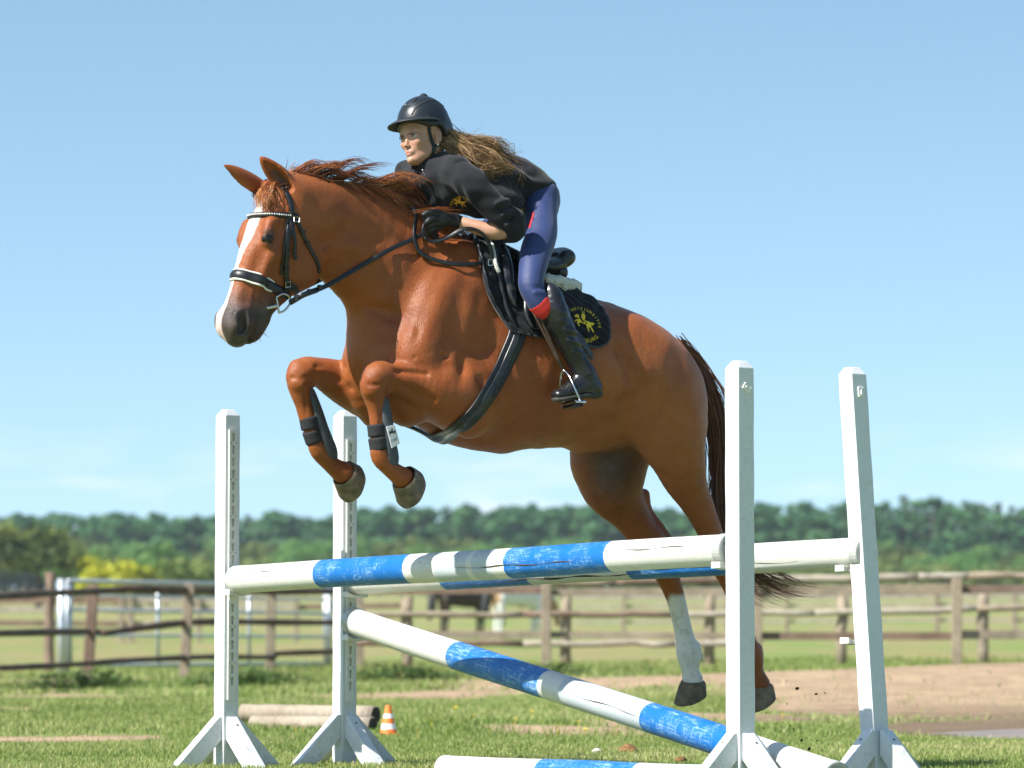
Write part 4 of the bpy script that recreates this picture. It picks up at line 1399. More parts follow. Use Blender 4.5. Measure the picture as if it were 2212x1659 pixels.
# near foreleg
P, a1, a2 = T([(988, 858, .19, 66, .8), (952, 842, .20, 58, .85), (914, 829, .20, 47, .9), (876, 820, .195, 37, .95), (846, 815, .19, 30.5, 1), (818, 812, .185, 32, 1), (806, 832, .18, 31, .95),
               (808, 858, .175, 23.5, .95), (812, 886, .175, 18.5, 1), (816, 925, .175, 17.5, 1), (819, 960, .175, 19.5, 1), (824, 986, .175, 23.5, .9), (840, 1008, .175, 20, 1), (858, 1023, .175, 22, 1), (870, 1032, .175, 25, 1)])
HX.add(P, a1, a2, LF, k=0.016)
HX.add(*T([(1010, 850, .15, 70), (985, 850, .17, 66), (955, 842, .18, 54)])[:2], k=0.11)
# far foreleg
P, a1, a2 = T([(800, 850, -.16, 60, .85), (760, 836, -.17, 50, .9), (722, 819, -.175, 41, .9), (690, 805, -.175, 34, 1), (660, 801, -.17, 31, 1), (646, 819, -.165, 29, .95),
               (649, 848, -.165, 22.5, .95), (657, 878, -.165, 18, 1), (670, 918, -.165, 17.5, 1), (681, 952, -.165, 19, 1), (690, 973, -.165, 23.5, .9), (710, 998, -.165, 20, 1), (728, 1013, -.165, 22, 1), (740, 1021, -.165, 25, 1)])
HX.add(P, a1, a2, LF, k=0.02)
for (kx, ky, kl) in ((812, 822, .175), (652, 808, -.165)):    # knee block
    HX.add(*T([(kx - 10, ky - 14, kl, 19), (kx - 15, ky + 4, kl, 18)])[:2], k=0.014)
    HX.add(*T([(kx - 10, ky + 20, kl + .015, 17)])[:2], k=0.012); HX.add(*T([(kx - 2, ky + 24, kl + .03, 11)])[:2], k=0.012)
    HX.add(*T([(kx + 18, ky + 22, kl, 13)])[:2], k=0.014)
    HX.swell([hp(kx - 26, ky + 6, kl), hp(kx - 8, ky + 10, kl + .05), hp(kx + 12, ky + 6, kl + .05)], .006, -.006)
    HX.swell([hp(kx + 6, ky + 34, kl + .035), hp(kx + 9, ky + 70, kl + .03), hp(kx + 10, ky + 140, kl + .03)], .005, -.005)
    HX.swell([hp(kx + 30, ky - 16, kl + .04), hp(kx + 70, ky - 18, kl + .07), hp(kx + 110, ky - 12, kl + .09)], .010, -.007)
    HX.swell([hp(kx + 34, ky + 8, kl + .05), hp(kx + 80, ky + 18, kl + .08), hp(kx + 130, ky + 40, kl + .09)], .012, -.009)
# keel of the breast
P, a1, a2 = T([(872, 872, 0, 24, .9), (935, 903, 0, 26, .9), (1000, 936, 0, 27, 1.0), (1080, 944, 0, 27, 1.3)])
HX.add(P, a1, a2, LF, k=0.07)
# sheath
HX.add([U(-0.33, 0, 1.325), U(-0.44, 0, 1.345), U(-0.55, 0, 1.38)], [0.04, 0.055, 0.06], [0.05, 0.06, 0.07], LF, k=0.05)

# ---- head
PSI, TH = R(40), R(22)
FH = np.array([-math.cos(PSI), -math.sin(PSI), 0]); SH = np.array([math.sin(PSI), -math.cos(PSI), 0])
AH = -UP * math.cos(TH) + FH * math.sin(TH)
DH = FH * math.cos(TH) + UP * math.sin(TH)
HD0 = hp(600, 396, 0.06)
def H(a, d, s): return HD0 + AH * a + DH * d + SH * s
def head_loc(P):
    q = np.asarray(P) - HD0
    return q @ AH, q @ DH, q @ SH
def HA(rows, k, n=True):
    HX.add([H(q[0], q[1], q[2]) for q in rows], [q[3] for q in rows], [q[4] if len(q) > 4 else q[3] for q in rows], SH, k=k)
sec = [(0.03, .005, -.15, .072), (0.09, .038, -.18, .086), (0.16, .052, -.18, .098), (0.24, .056, -.17, .098), (0.32, .052, -.155, .080), (0.40, .047, -.135, .064),
       (0.48, .044, -.118, .055), (0.54, .044, -.110, .054), (0.585, .038, -.075, .052)]
HA([(a, (t + b) / 2, 0, (t - b) / 2, w) for a, t, b, w in sec], 0.04)
for s in (1, -1):
    HA([(0.17, -.165, s * .052, .112, .036), (0.25, -.178, s * .050, .104, .036)], 0.03)                 # cheek
    HA([(0.33, -.15, s * .03, .075, .03), (0.42, -.125, s * .026, .05, .028), (0.5, -.10, s * .022, .036, .028)], 0.03)   # jaw bar
    q_ = 1.0 if s > 0 else .86
    HA([(0.19, .020, s * .078 * q_, .03, .026), (0.228, .022, s * .084 * q_, .026, .022), (0.262, .016, s * .080 * q_, .018, .018)], 0.03)
    HA([(0.272, .014, s * .088 * q_, .008, .010), (0.276, .0, s * .088 * q_, .008, .010)], 0.012)   # brow
    HA([(0.30, -.03, s * .083, .014, .012), (0.38, -.033, s * .064, .012, .010)], 0.03)                # facial crest
    HA([(0.545, -.005, s * .040, .034, .026), (0.60, -.012, s * .042, .038, .026)], 0.025)             # nostril mass
HA([(0.57, -.05, 0, .055, .052), (0.615, -.048, 0, .046, .044)], 0.03)                                 # upper lip
HA([(0.52, -.118, 0, .038, .044), (0.575, -.112, 0, .034, .038), (0.605, -.10, 0, .022, .03)], 0.025)         # lower lip, chin
for s in (1, -1):
    P = [H(0.552, .000, s * .076), H(0.582, -.006, s * .070), H(0.612, -.016, s * .064)]
    HX.cut(P, [.017, .024, .020], k=0.007)
    HX.add([H(0.540, .010, s * .056), H(0.566, .026, s * .056), H(0.604, .014, s * .060)], [.008, .010, .008], k=.010)
    HX.add([H(0.545, -.018, s * .064), H(0.582, -.038, s * .064), H(0.622, -.038, s * .054)], [.007, .010, .009], k=.010)
    HX.cut([H(0.59, -.018, s * .064), H(0.605, -.03, s * .055)], [.009, .006], k=0.010)
    # mouth line
    HX.swell([H(0.475, -.075, s * .058), H(0.52, -.083, s * .056), H(0.565, -.088, s * .05), H(0.605, -.088, s * .035), H(0.62, -.088, 0)], 
     .008, -.016)
    HX.cut([H(0.605, -.086, s * .04), H(0.63, -.083, 0)], [.004, .006], k=0.008)
    # eye socket
    HX.cut([H(0.240, .026, s * .112), H(0.256, .010, s * .108)], [.014, .014], k=0.010)
    for lid in ([(0.250, .040, .090), (0.2365, .030, .098), (0.2345, .016, .1005), (0.2385, .002, .0985), (0.252, -.008, .090)], [(0.252, .040, .088), (0.262, .030, .092), (0.2655, .016, .0945), (0.262, .002, .093), (0.253, -.008, .089)]):
        HX.add([H(a_, d_, s * l_ * (1.0 if s > 0 else .90)) for a_, d_, l_ in lid], [.0035, .0052, .0058, .0052, .0035], k=.006)
    HX.swell([H(0.20, .01, s * .10), H(0.215, -.02, s * .098)], .016, -.006)
    HX.swell([H(0.29, .03, s * .08), H(0.40, .012, s * .06), H(0.50, .0, s * .055)], .018, -.008)
    HX.swell([H(0.31, -.075, s * .075), H(0.42, -.075, s * .06)], .02, -.008)
    HX.swell([H(0.30, -.012, s * .082), H(0.36, -.022, s * .070), H(0.42, -.03, s * .062)], .008, .006)
    HX.swell([H(0.30, -.045, s * .082), H(0.37, -.052, s * .070), H(0.43, -.055, s * .062)], .010, -.007)
    HX.swell([H(0.31, .008, s * .080), H(0.38, .0, s * .066), H(0.46, -.012, s * .058)], .004, .0035)
    HX.swell([H(0.44, -.02, s * .060), H(0.50, -.045, s * .058), H(0.54, -.07, s * .055)], .009, -.006)
    HX.swell([H(0.12, -.06, s * .09), H(0.17, -.03, s * .098), H(0.2, -.005, s * .1)], .016, -.009)
    HX.swell([H(0.10, -.10, s * .09), H(0.30, -.09, s * .085)], .012, -.005)
EARS = []
# ears
for s, tip, base in ((1, hp(564, 341, 0.10), H(0.015, -.035, .048)), (-1, hp(484, 356, 0.04), H(0.035, -.01, -.058))):
    ax = tip - base; L_ = np.linalg.norm(ax); ax /= L_
    side = SH - ax * (SH @ ax); side /= np.linalg.norm(side)
    fwd = np.cross(ax, side); fwd = fwd if fwd @ FH > 0 else -fwd
    opn = (fwd * 0.55 + SH * s * 0.85); opn -= ax * (opn @ ax); opn /= np.linalg.norm(opn)
    wdt = np.cross(ax, opn)
    EARS.append([base + ax * L_ * .18 + opn * .004, base + ax * L_ * .55 + opn * .002])
    pts = [base - ax * .03, base + ax * .02, base + ax * L_ * .35, base + ax * L_ * .62, base + ax * L_ * .85, tip]
    HX.add(pts, [.036, .036, .040, .033, .018, .004], [.034, .032, .030, .024, .014, .004], opn, k=0.018)
    HX.cut([base + ax * L_ * .12 + opn * .034, base + ax * L_ * .38 + opn * .030, base + ax * L_ * .66 + opn * .022, base + ax * L_ * .88 + opn * .012],
           [.016, .029, .023, .009], [.030, .036, .026, .012], opn, k=0.005)

# ---- surface anatomy
def W_(px, py, l): return hp(px, py, l)
def groove(rows, w, amp):
    HX.swell([W_(*q) for q in rows], w, amp)
groove([(700, 600, .08), (735, 570, .11), (775, 570, .14), (820, 590, .17)], .03, -0.0204)      # jugular groove
groove([(700, 520, .12), (790, 500, .13), (900, 540, .16)], .04, -0.0136)
groove([(905, 560, .19), (870, 640, .21), (850, 690, .22)], .03, -0.014)          # front of the shoulder
groove([(1000, 590, .2), (985, 700, .255), (955, 790, .27)], .04, -0.010)
groove([(955, 620, .2), (930, 690, .24), (915, 740, .25)], .03, 0.007)
groove([(1000, 780, .27), (985, 850, .27)], .022, -0.012)
groove([(960, 770, .26), (925, 785, .25)], .014, -0.006)
groove([(1030, 830, .27), (1010, 900, .24), (985, 935, .15)], .03, -0.0204)         # behind the elbow
groove([(1350, 870, .27), (1376, 920, .24), (1392, 965, .22)], .028, -0.0374)       # flank fold
groove([(1330, 760, .27), (1372, 830, .29), (1380, 880, .28)], .04, -0.0238)        # flank hollow
groove([(1420, 760, .25), (1462, 850, .27), (1490, 960, .23), (1500, 1030, .2)], .022, -0.0153)
groove([(1450, 790, .2), (1490, 880, .22), (1512, 980, .18)], .02, -0.0119)
groove([(1408, 960, .23), (1436, 1030, .21), (1470, 1085, .2)], .016, -0.0102)
groove([(1255, 1030, -.06), (1300, 1075, -.08), (1350, 1120, -.09)], .016, -0.0102)
groove([(1330, 1040, -.06), (1352, 1090, -.08)], .014, 0.0102)
groove([(800, 640, .03), (812, 690, .0), (815, 745, .0), (806, 790, .0)], .022, -0.0510)        # breast groove
groove([(770, 640, .0), (800, 660, .06), (845, 680, .13)], .03, -0.0170)
groove([(842, 700, .17), (850, 740, .18), (846, 780, .19)], .02, -0.010)
groove([(700, 812, -.12), (740, 822, -.12)], .014, -0.0085)
groove([(880, 838, .23), (930, 868, .25), (968, 888, .25)], .014, -0.0119)
groove([(848, 806, .22), (905, 812, .24), (960, 820, .25)], .016, -0.0102)
for rows, w, a in (([(792, 652, .02), (800, 690, .03), (806, 735, .04)], .008, -.010), ([(778, 648, .0), (786, 690, .0), (792, 740, .0)], .008, -.008), ([(818, 648, .07), (826, 690, .09), (832, 740, .1)], .008, -.008),
                   ([(880, 690, .22), (890, 712, .225), (886, 738, .225)], .009, .0025), ([(896, 690, .23), (905, 715, .235), (900, 742, .235)], .009, -.003), ([(868, 700, .21), (874, 726, .215), (868, 750, .215)], .009, -.0025),
                   ([(895, 772, .24), (930, 764, .255), (965, 770, .26)], .007, -.006), ([(895, 783, .24), (932, 776, .255), (968, 784, .26)], .007, .004),
                   ([(700, 575, .12), (716, 560, .13), (735, 548, .13)], .012, -.014), ([(700, 545, .12), (722, 530, .13)], .010, .008), ([(712, 600, .09), (745, 592, .12), (800, 600, .15), (850, 622, .19)], .016, .012),
                   ([(1140, 860, .30), (1200, 880, .29), (1290, 870, .27)], .006, .0030), ([(1100, 900, .26), (1170, 920, .24), (1240, 915, .22)], .005, .0030),
                   ([(1410, 1010, .22), (1440, 1050, .2), (1470, 1085, .19), (1500, 1130, .18)], .005, .004), ([(1290, 1040, -.06), (1325, 1080, -.07), (1360, 1130, -.09)], .005, .004), ([(1340, 1010, -.05), (1345, 1060, -.07)], .005, .004),
                   ([(1040, 640, .25), (1020, 740, .29), (990, 820, .29)], .035, -.006), ([(1400, 720, .2), (1440, 800, .27), (1460, 900, .27)], .02, -.012), ([(1360, 740, .24), (1390, 800, .29)], .03, .010),
                   ([(1430, 840, .28), (1470, 940, .25), (1490, 1010, .22)], .02, .010), ([(930, 600, .18), (900, 660, .21), (880, 720, .22)], .03, .006)):
    groove(rows, w, a)
# ribs and skin
def skin_fn(P):
    u, l, z = P[:, 0], P[:, 1], P[:, 2]
    rib = np.sin((u + 0.32 * (z - 1.6)) * 2 * math.pi / 0.062) * 0.0014
    rib *= np.exp(-((u + 0.13) / .2) ** 2) * np.exp(-((z - 1.55) / .14) ** 2) * (np.abs(l) > .2)
    fold = NZ(P, 9.0) * 0.004 * np.exp(-((u - .5) / .28) ** 2) + NZ(P + 3, 22.0) * 0.0026 + NZ(P + 7, 48.0) * 0.0013
    fold *= (z > 1.0)
    return rib + fold
HX.disp(skin_fn)
V_h, Q_h = HX.mesh(2)
del HX.F
me_horse = np_mesh('horse_body', V_h, Q_h)
horse_bvh = BVHTree.FromPolygons([tuple(v) for v in V_h], [tuple(int(i) for i in q) for q in Q_h])

# ---- colour marks stored on the skin: R white, G dark skin and painted hollow shade, B golden coat and painted bounce light
def seg_d(P, pts):
    best = np.full(len(P), 1e9)
    for a, b in zip(pts[:-1], pts[1:]):
        a = np.asarray(a); b = np.asarray(b)
        t = np.clip((P - a) @ (b - a) / ((b - a) @ (b - a)), 0, 1)
        best = np.minimum(best, np.linalg.norm(P - a - t[:, None] * (b - a), axis=1))
    return best
def sstep(a, b, x):
    t = np.clip((x - a) / (b - a), 0, 1)
    return t * t * (3 - 2 * t)
ha, hd, hs = head_loc(V_h)
inhead = (ha > 0.0) & (ha < .7) & (np.abs(hs) < .16) & (hd > -.3) & (hd < .1) & (V_h @ FW - HO @ FW > 0.9)
wob = NZ(V_h, 60.0) * 0.005
bl_c = np.interp(ha, [0.12, .2, .3, .42, .55, .64], [-.004, -.002, -.012, -.018, -.026, -.032])
bl_w = np.interp(ha, [0.085, 0.115, .15, .2, .27, .42, .5, .56, .62, .66], [0.0, .018, .032, .034, .025, .023, .023, .026, .024, .016])
white = (1 - sstep(-.003, .004, np.abs(hs - bl_c) - bl_w - wob)) * inhead * (hd > -.035 - .03 * (ha > .55))
sock = np.zeros(len(V_h))
near_far = np.linalg.norm((V_h - hp(1475, 1380, -.15)), axis=1) < .45
lf = (V_h - HO) @ LF
py_h = np.array([0.0])
zz = V_h[:, 2]
z_sock = hp(1470, 1312, -.15)[2]
uu = (V_h - HO) @ FW
sock = (1 - sstep(-.02, .015, zz - z_sock - NZ(V_h * np.array([1, 1, .25]), 70.0) * .022 + (uu + .72) * .25)) * (lf < 0) * (uu < -.3) * (zz < .9)
white = np.maximum(white, sock)
dark = np.zeros(len(V_h))
muz = sstep(.42, .56, ha + .55 * (-.02 - hd).clip(0, .1)) * inhead * (np.abs(hs) > .0)
dark = np.maximum(dark, muz * .95)
eye_p = [H(0.247, .024, .105), H(0.247, .024, -.105)]
for e in eye_p:
    dark = np.maximum(dark, .95 * np.exp(-(np.linalg.norm(V_h - e, axis=1) / .034) ** 3))
for sg in (1, -1):
    dark = np.maximum(dark, np.exp(-(np.linalg.norm(V_h - H(.586, -.008, sg * .054), axis=1) / .029) ** 4))  # nostril hollows: shade added in the colour over the dark muzzle
for ea in EARS:
    dark = np.maximum(dark, .8 * np.exp(-(seg_d(V_h, ea) / .016) ** 4))  # shade inside the ears, painted into the coat colour
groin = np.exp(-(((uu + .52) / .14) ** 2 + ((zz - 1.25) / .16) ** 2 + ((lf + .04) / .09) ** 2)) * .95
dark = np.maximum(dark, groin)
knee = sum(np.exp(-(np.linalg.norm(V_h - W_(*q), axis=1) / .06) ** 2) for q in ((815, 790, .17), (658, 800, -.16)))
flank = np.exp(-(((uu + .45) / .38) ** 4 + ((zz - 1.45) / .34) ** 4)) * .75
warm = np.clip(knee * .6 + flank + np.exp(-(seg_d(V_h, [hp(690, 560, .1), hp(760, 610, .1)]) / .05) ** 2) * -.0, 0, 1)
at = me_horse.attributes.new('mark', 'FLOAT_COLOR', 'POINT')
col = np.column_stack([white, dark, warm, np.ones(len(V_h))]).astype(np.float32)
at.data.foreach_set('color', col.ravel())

# ---- coat
def coat_mat():
    m, nt, bs = mat_new('chestnut_coat')
    v = coords(nt)
    n1 = noise(nt, v, 3.5, 4); n2 = noise(nt, v, 18, 4)
    base = ramp(nt, n1, [(0.3, (0.235, 0.058, 0.014)), (0.55, (0.32, 0.083, 0.020)), (0.75, (0.39, 0.112, 0.030))]).outputs[0]
    hv = coords(nt, (60, 60, 60))
    st = noise(nt, coords(nt, (300, 300, 45), (0.3, 0.4, 0.2)), 1.0, 3)
    base = mixc(nt, mrange(nt, st, .25, .75, .0, .5), base, mixc(nt, 1.0, base, (.55, .5, .48), 'MULTIPLY'))
    base = mixc(nt, mrange(nt, n2, .35, .7, .0, .30), base, (0.36, 0.130, 0.042))
    gr = noise(nt, coords(nt, (1, 1, .45), (.2, .5, 0)), 190, 3, .7)
    base = mixc(nt, mrange(nt, gr, .3, .7, .0, .42), base, mixc(nt, 1.0, base, (.50, .46, .44), 'MULTIPLY'))
    base = mixc(nt, mrange(nt, gr, .62, .85, .0, .35), base, (.50, .24, .11))
    a = nt.nodes.new('ShaderNodeAttribute'); a.attribute_name = 'mark'
    sp = nt.nodes.new('ShaderNodeSeparateColor'); nt.links.new(a.outputs['Color'], sp.inputs[0])
    base = mixc(nt, sp.outputs['Blue'], base, mixc(nt, 1.0, base, (1.32, 1.58, 1.9), 'MULTIPLY'))  # golden coat tone, raised further to paint in light bounced off the ground
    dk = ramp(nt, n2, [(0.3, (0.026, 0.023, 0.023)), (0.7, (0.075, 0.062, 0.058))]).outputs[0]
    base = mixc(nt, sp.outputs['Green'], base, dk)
    wh = ramp(nt, noise(nt, v, 40, 4), [(0.25, (0.60, 0.50, 0.43)), (0.5, (0.80, 0.76, 0.72))]).outputs[0]
    pk = nt.nodes.new('ShaderNodeVectorMath'); pk.operation = 'DISTANCE'; ge = nt.nodes.new('ShaderNodeNewGeometry')
    nt.links.new(ge.outputs['Position'], pk.inputs[0]); pk.inputs[1].default_value = tuple(H(.62, .0, -.01))
    wh = mixc(nt, mrange(nt, pk.outputs['Value'], .12, .06, 0, .8), wh, (.52, .34, .29))
    base = mixc(nt, sp.outputs['Red'], base, wh)
    nt.links.new(base, bs.inputs['Base Color'])
    nt.links.new(mrange(nt, gr, .25, .75, .33, .55), bs.inputs['Roughness'])
    bs.inputs['Specular IOR Level'].default_value = 0.27
    bs.inputs['Sheen Weight'].default_value = 0.06
    bs.inputs['Sheen Roughness'].default_value = 0.4
    bs.inputs['Sheen Tint'].default_value = (1, .8, .65, 1)
    h = math_n(nt, 'ADD', math_n(nt, 'ADD', math_n(nt, 'MULTIPLY', st, 0.5), noise(nt, v, 60, 4)), gr)
    bump(nt, bs, h, 0.38, 0.005)
    return m
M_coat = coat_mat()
horse = empty('horse', hb(0, 0, 0.0))
tag(horse, 'chestnut horse with white blaze jumping over the blue and white rails', 'horse')
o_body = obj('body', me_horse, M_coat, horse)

# ---- hooves
M_hoof = simple('hoof_horn', (0.15, 0.112, 0.078), 0.8, var=.5, scale=28, bstr=.5, bscale=60, bdist=.004)
def hoof(c, n, toe, rl=.058, rw=.054, hgt=.075, name='hoof'):
    n = n / np.linalg.norm(n); toe = toe - n * (toe @ n); toe /= np.linalg.norm(toe); b = np.cross(n, toe)
    rings = []; K = 28
    for (s, g) in ((-.12, .72), (0, .82), (.08, .86), (.3, .93), (.6, 1.0), (.92, 1.08), (1.0, 1.08), (1.0, .9), (.92, .55), (.9, .05)):
        ring = []
        for j in range(K):
            ph = 2 * math.pi * j / K
            cph = math.cos(ph)
            h = hgt * (0.76 + 0.24 * cph)
            q = c + n * (h * s) + toe * (cph * rl * g + max(s, 0) * .012) + b * (math.sin(ph) * rw * g)
            q = q + (toe * cph + b * math.sin(ph)) * (.0012 * math.sin(7 * ph + 3 * s) + .0008 * math.sin(s * 40))
            ring.append(q)
        rings.append(ring)
    v = [p for r_ in rings for p in r_]; f = []
    for i in range(len(rings) - 1):
        for j in range(K):
            k = (j + 1) % K
            f.append((i * K + j, i * K + k, (i + 1) * K + k, (i + 1) * K + j))
    f.append(tuple((len(rings) - 1) * K + j for j in range(K)))
    mb = MB(); mb.add(v, f)
    return obj(name, mb.mesh(name, smooth=True), M_hoof, horse)
def img_dir(dx, dy): return FW * (-dx / .833) * 1.0 + UP * (-dy)      # a picture direction laid in the horse's own plane
hoof(hp(874, 1034, .175), img_dir(.80, .60) - LF * .45, img_dir(-.60, .8), .068, .064, .082)
hoof(hp(744, 1024, -.165), img_dir(.86, .50) - LF * .45, img_dir(-.55, .85), .068, .064, .080)
hoof(hp(1496, 1474, -.15), img_dir(.12, .95) - LF * .18, img_dir(-.7, .35), .064, .060, .086)
hoof(hp(1642, 1484, .14), img_dir(.22, .92) - LF * .15, img_dir(-.7, .4), .064, .060, .086)

# ---- eyes
M_eye = simple('horse_eye', (0.006, 0.004, 0.003), 0.12, var=.3, bstr=0)
for s in (1, -1):
    c = H(0.2495, .016, s * .0800 * (1.0 if s > 0 else .90))
    bm = bmesh.new(); bmesh.ops.create_uvsphere(bm, u_segments=20, v_segments=12, radius=.0225)
    me = bpy.data.meshes.new('eye'); bm.to_mesh(me); bm.free()
    for p in me.polygons: p.use_smooth = True
    me.transform(Matrix.Translation(Vector(c)))
    obj('eye', me, M_eye, horse)

# ---- casting helpers on the skin
def cast(px, py):
    d = Vector(ray(px, py)).normalized()
    h = horse_bvh.ray_cast(Vector(CO), d)
    return h[0], h[1]
def on_skin(rows, off=.004):
    """picture path -> points lying on the horse; returns points and normals"""
    P = []; Nn = []
    for q in rows:
        h, n = cast(q[0], q[1])
        if h is None: continue
        P.append(np.array(h + n * off)); Nn.append(np.array(n))
    return np.array(P), np.array(Nn)
# ================================================================== HAIR OF THE HORSE
def strands_mesh(name, paths, r0, r1=None, flat=.45, tints=None, sides=3):
    """paths: (n, m, 3) array; one mesh of thin tapering strands"""
    Pth = np.asarray(paths, float); n, m, _ = Pth.shape
    tan = np.gradient(Pth, axis=1); tan /= np.linalg.norm(tan, axis=2, keepdims=True) + 1e-9
    ref = rng.normal(size=(n, 1, 3))
    nn = np.cross(tan, ref); nn /= np.linalg.norm(nn, axis=2, keepdims=True) + 1e-9
    bb = np.cross(tan, nn)
    r0 = np.broadcast_to(np.asarray(r0, float), (n,))
    tp = np.interp(np.linspace(0, 1, m), [0, .5, .8, 1], [1, .9, .6, .12])
    rad = r0[:, None] * tp[None, :]
    vs = []
    for k in range(sides):
        a = 2 * math.pi * k / sides
        vs.append(Pth + rad[..., None] * (math.cos(a) * nn + flat * math.sin(a) * bb))
    V = np.stack(vs, 2).reshape(-1, 3)      # n, m, sides
    i = np.arange(n)[:, None, None] * m * sides + np.arange(m - 1)[None, :, None] * sides + np.arange(sides)[None, None, :]
    j = np.arange(n)[:, None, None] * m * sides + np.arange(m - 1)[None, :, None] * sides + ((np.arange(sides) + 1) % sides)[None, None, :]
    Q = np.stack([i, j, j + sides, i + sides], -1).reshape(-1, 4)
    me = np_mesh(name, V, Q)
    t = rng.uniform(0, 1, n) if tints is None else tints
    me.attributes.new('tint', 'FLOAT', 'POINT').data.foreach_set('value', np.repeat(t, m * sides).astype(np.float32))
    return me
def hair_mat(name, stops, rough=.38, trans=.12):
    m = leaf_mat(name, stops, trans, rough)
    m.node_tree.nodes['Principled BSDF'].inputs['Specular IOR Level'].default_value = .5
    return m
M_mane = hair_mat('chestnut_mane_hair', [(0, (.11, .030, .012)), (.5, (.27, .080, .026)), (.85, (.47, .175, .055)), (1, (.62, .30, .11))])
M_tail = hair_mat('dark_chestnut_tail_hair', [(0, (.085, .030, .014)), (.6, (.22, .078, .032)), (1, (.42, .17, .062))])

def bundle(ctrl, n, m, root_j, tip_j, curl=.01, lenvar=.25, seed=0, clump=6):
    """n strands along a control path of points; jitters in metres"""
    g = np.random.default_rng(seed)
    ctrl = np.asarray(ctrl, float)
    s = spline(ctrl, 8); d = np.concatenate([[0], np.cumsum(np.linalg.norm(np.diff(s, axis=0), axis=1))]); d /= d[-1]
    out = []
    clump = clump * 3
    cl = g.normal(size=(clump, 3)); cph = g.uniform(0, 6.28, (clump, 3)); cfr = g.uniform(3.5, 8, clump); cln = g.uniform(.7, 1, clump)
    for i in range(n):
        ci = g.integers(clump)
        L_ = (1 - lenvar * g.uniform() ** 1.5) * (1 - (1 - cln[ci]) * lenvar)
        t = np.linspace(0, L_, m)
        p = np.column_stack([np.interp(t, d, s[:, k]) for k in range(3)])
        c = cl[ci]
        off = root_j * g.normal(size=3)[None, :] * (1 - t[:, None]) + (tip_j * (c * .85 + g.normal(size=3) * .22))[None, :] * (t[:, None] ** 1.2)
        ph = cph[ci] + g.normal(0, .25, 3); fr = cfr[ci] * g.uniform(.95, 1.05)
        off = off + curl * np.sin(fr * t[:, None] * 2 + ph[None, :]) * t[:, None]
        out.append(p + off)
    return np.array(out)

def crest_pt(u):
    """top of the neck at a station along the horse"""
    best = None
    for l in np.linspace(-.02, .10, 9):
        h = horse_bvh.ray_cast(Vector(hb(u, l, 2.7)), Vector((0, 0, -1)))
        if h[0] is not None and (best is None or h[0].z > best[0]):
            best = (h[0].z, l)
    return hb(u, best[1], best[0] - .006)
paths = []; mt = []
g = np.random.default_rng(5)
US = np.linspace(.36, 1.05, 60); CP = np.array([crest_pt(u) for u in US])
for c_ in range(105):
    u = .38 + .66 * (c_ + g.uniform()) / 105
    tuft = g.uniform() < .30
    L_ = g.uniform(.13, .24) * (.75 if u > .92 else 1)
    up0 = g.uniform(.55, 1.0) if tuft else g.uniform(.02, .28)
    side = g.normal(.10, .16); drop = g.uniform(.25, .6) if not tuft else g.uniform(0, .3)
    ph = g.uniform(0, 6.28, 3); tn = g.uniform(.15, .85)
    for i in range(30):
        uu_ = u + g.normal(0, .011)
        root = np.array([np.interp(uu_, US, CP[:, k]) for k in range(3)]) + LF * g.normal(.004, .012) - UP * .004
        t = np.linspace(0, 1, 8)[:, None]
        ll = L_ * g.uniform(.7, 1.05)
        # hair lies back along the falling crest, lifts, then sinks
        sl = (np.interp(uu_ - .1, US, CP[:, 2]) - root[2]) / .1
        P = root + (-FW + UP * sl * .9) * ll * t + UP * (up0 * ll * np.sin(t * 2.0) * .55) - UP * (drop * ll * t ** 2.4) + LF * ((side + g.normal(0, .035)) * ll * t ** 1.3) + UP * (g.normal(0, .03) * ll * t)
        P = P + .006 * np.sin(t * 5 + ph) * t
        paths.append(P); mt.append(np.clip(tn + g.normal(0, .14), 0, 1))
fly = []
for i in range(70):      # long locks blown back from the withers over the rider's hands
    r0_ = crest_pt(.48 + .1 * g.uniform())
    tgt = hp(900 + g.normal(0, 9), 366 + abs(g.normal(0, 14)), .03 + g.normal(0, .02))
    t = np.linspace(0, 1, 7)[:, None]
    fly.append(r0_ * (1 - t) + tgt * t * (.75 + .25 * g.uniform()) + r0_ * t * 0 + (1 - (.75 + .25)) * 0 + UP * .02 * np.sin(t * 3.1) + LF * g.normal(0, .01) * t)
fly = [f for f in fly]
o = obj('mane', strands_mesh('mane', np.array(paths), g.uniform(.0009, .0021, len(paths)), tints=np.array(mt)), M_mane, horse)
fl = []
for i in range(90):
    a_ = hp(800 + g.normal(0, 28), 398 + g.normal(0, 8), .035 + g.normal(0, .012)); b_ = hp(892 + g.normal(0, 16), 368 + abs(g.normal(0, 13)), .05 + g.normal(0, .02))
    t = np.linspace(0, 1, 7)[:, None]
    L_ = g.uniform(.6, 1.05)
    fl.append(a_ + (b_ - a_) * t * L_ - UP * .018 * np.sin(t * 3.14) + LF * .006 * np.sin(t * 5 + i))
for i in range(46):
    a_ = hp(895 + g.normal(0, 10), 462 + g.normal(0, 6), .06 + g.normal(0, .015)); b_ = hp(1022 + g.normal(0, 14), 456 + g.normal(0, 7), .12 + g.normal(0, .02))
    t = np.linspace(0, 1, 7)[:, None]; L_ = g.uniform(.5, 1.0)
    fl.append(a_ + (b_ - a_) * t * L_ + UP * .012 * np.sin(t * 3.14) + LF * .004 * np.sin(t * 6 + i))
obj('mane', strands_mesh('mane', np.array(fl), g.uniform(.0016, .003, len(fl)), tints=g.uniform(.5, 1, len(fl))), M_mane, horse)
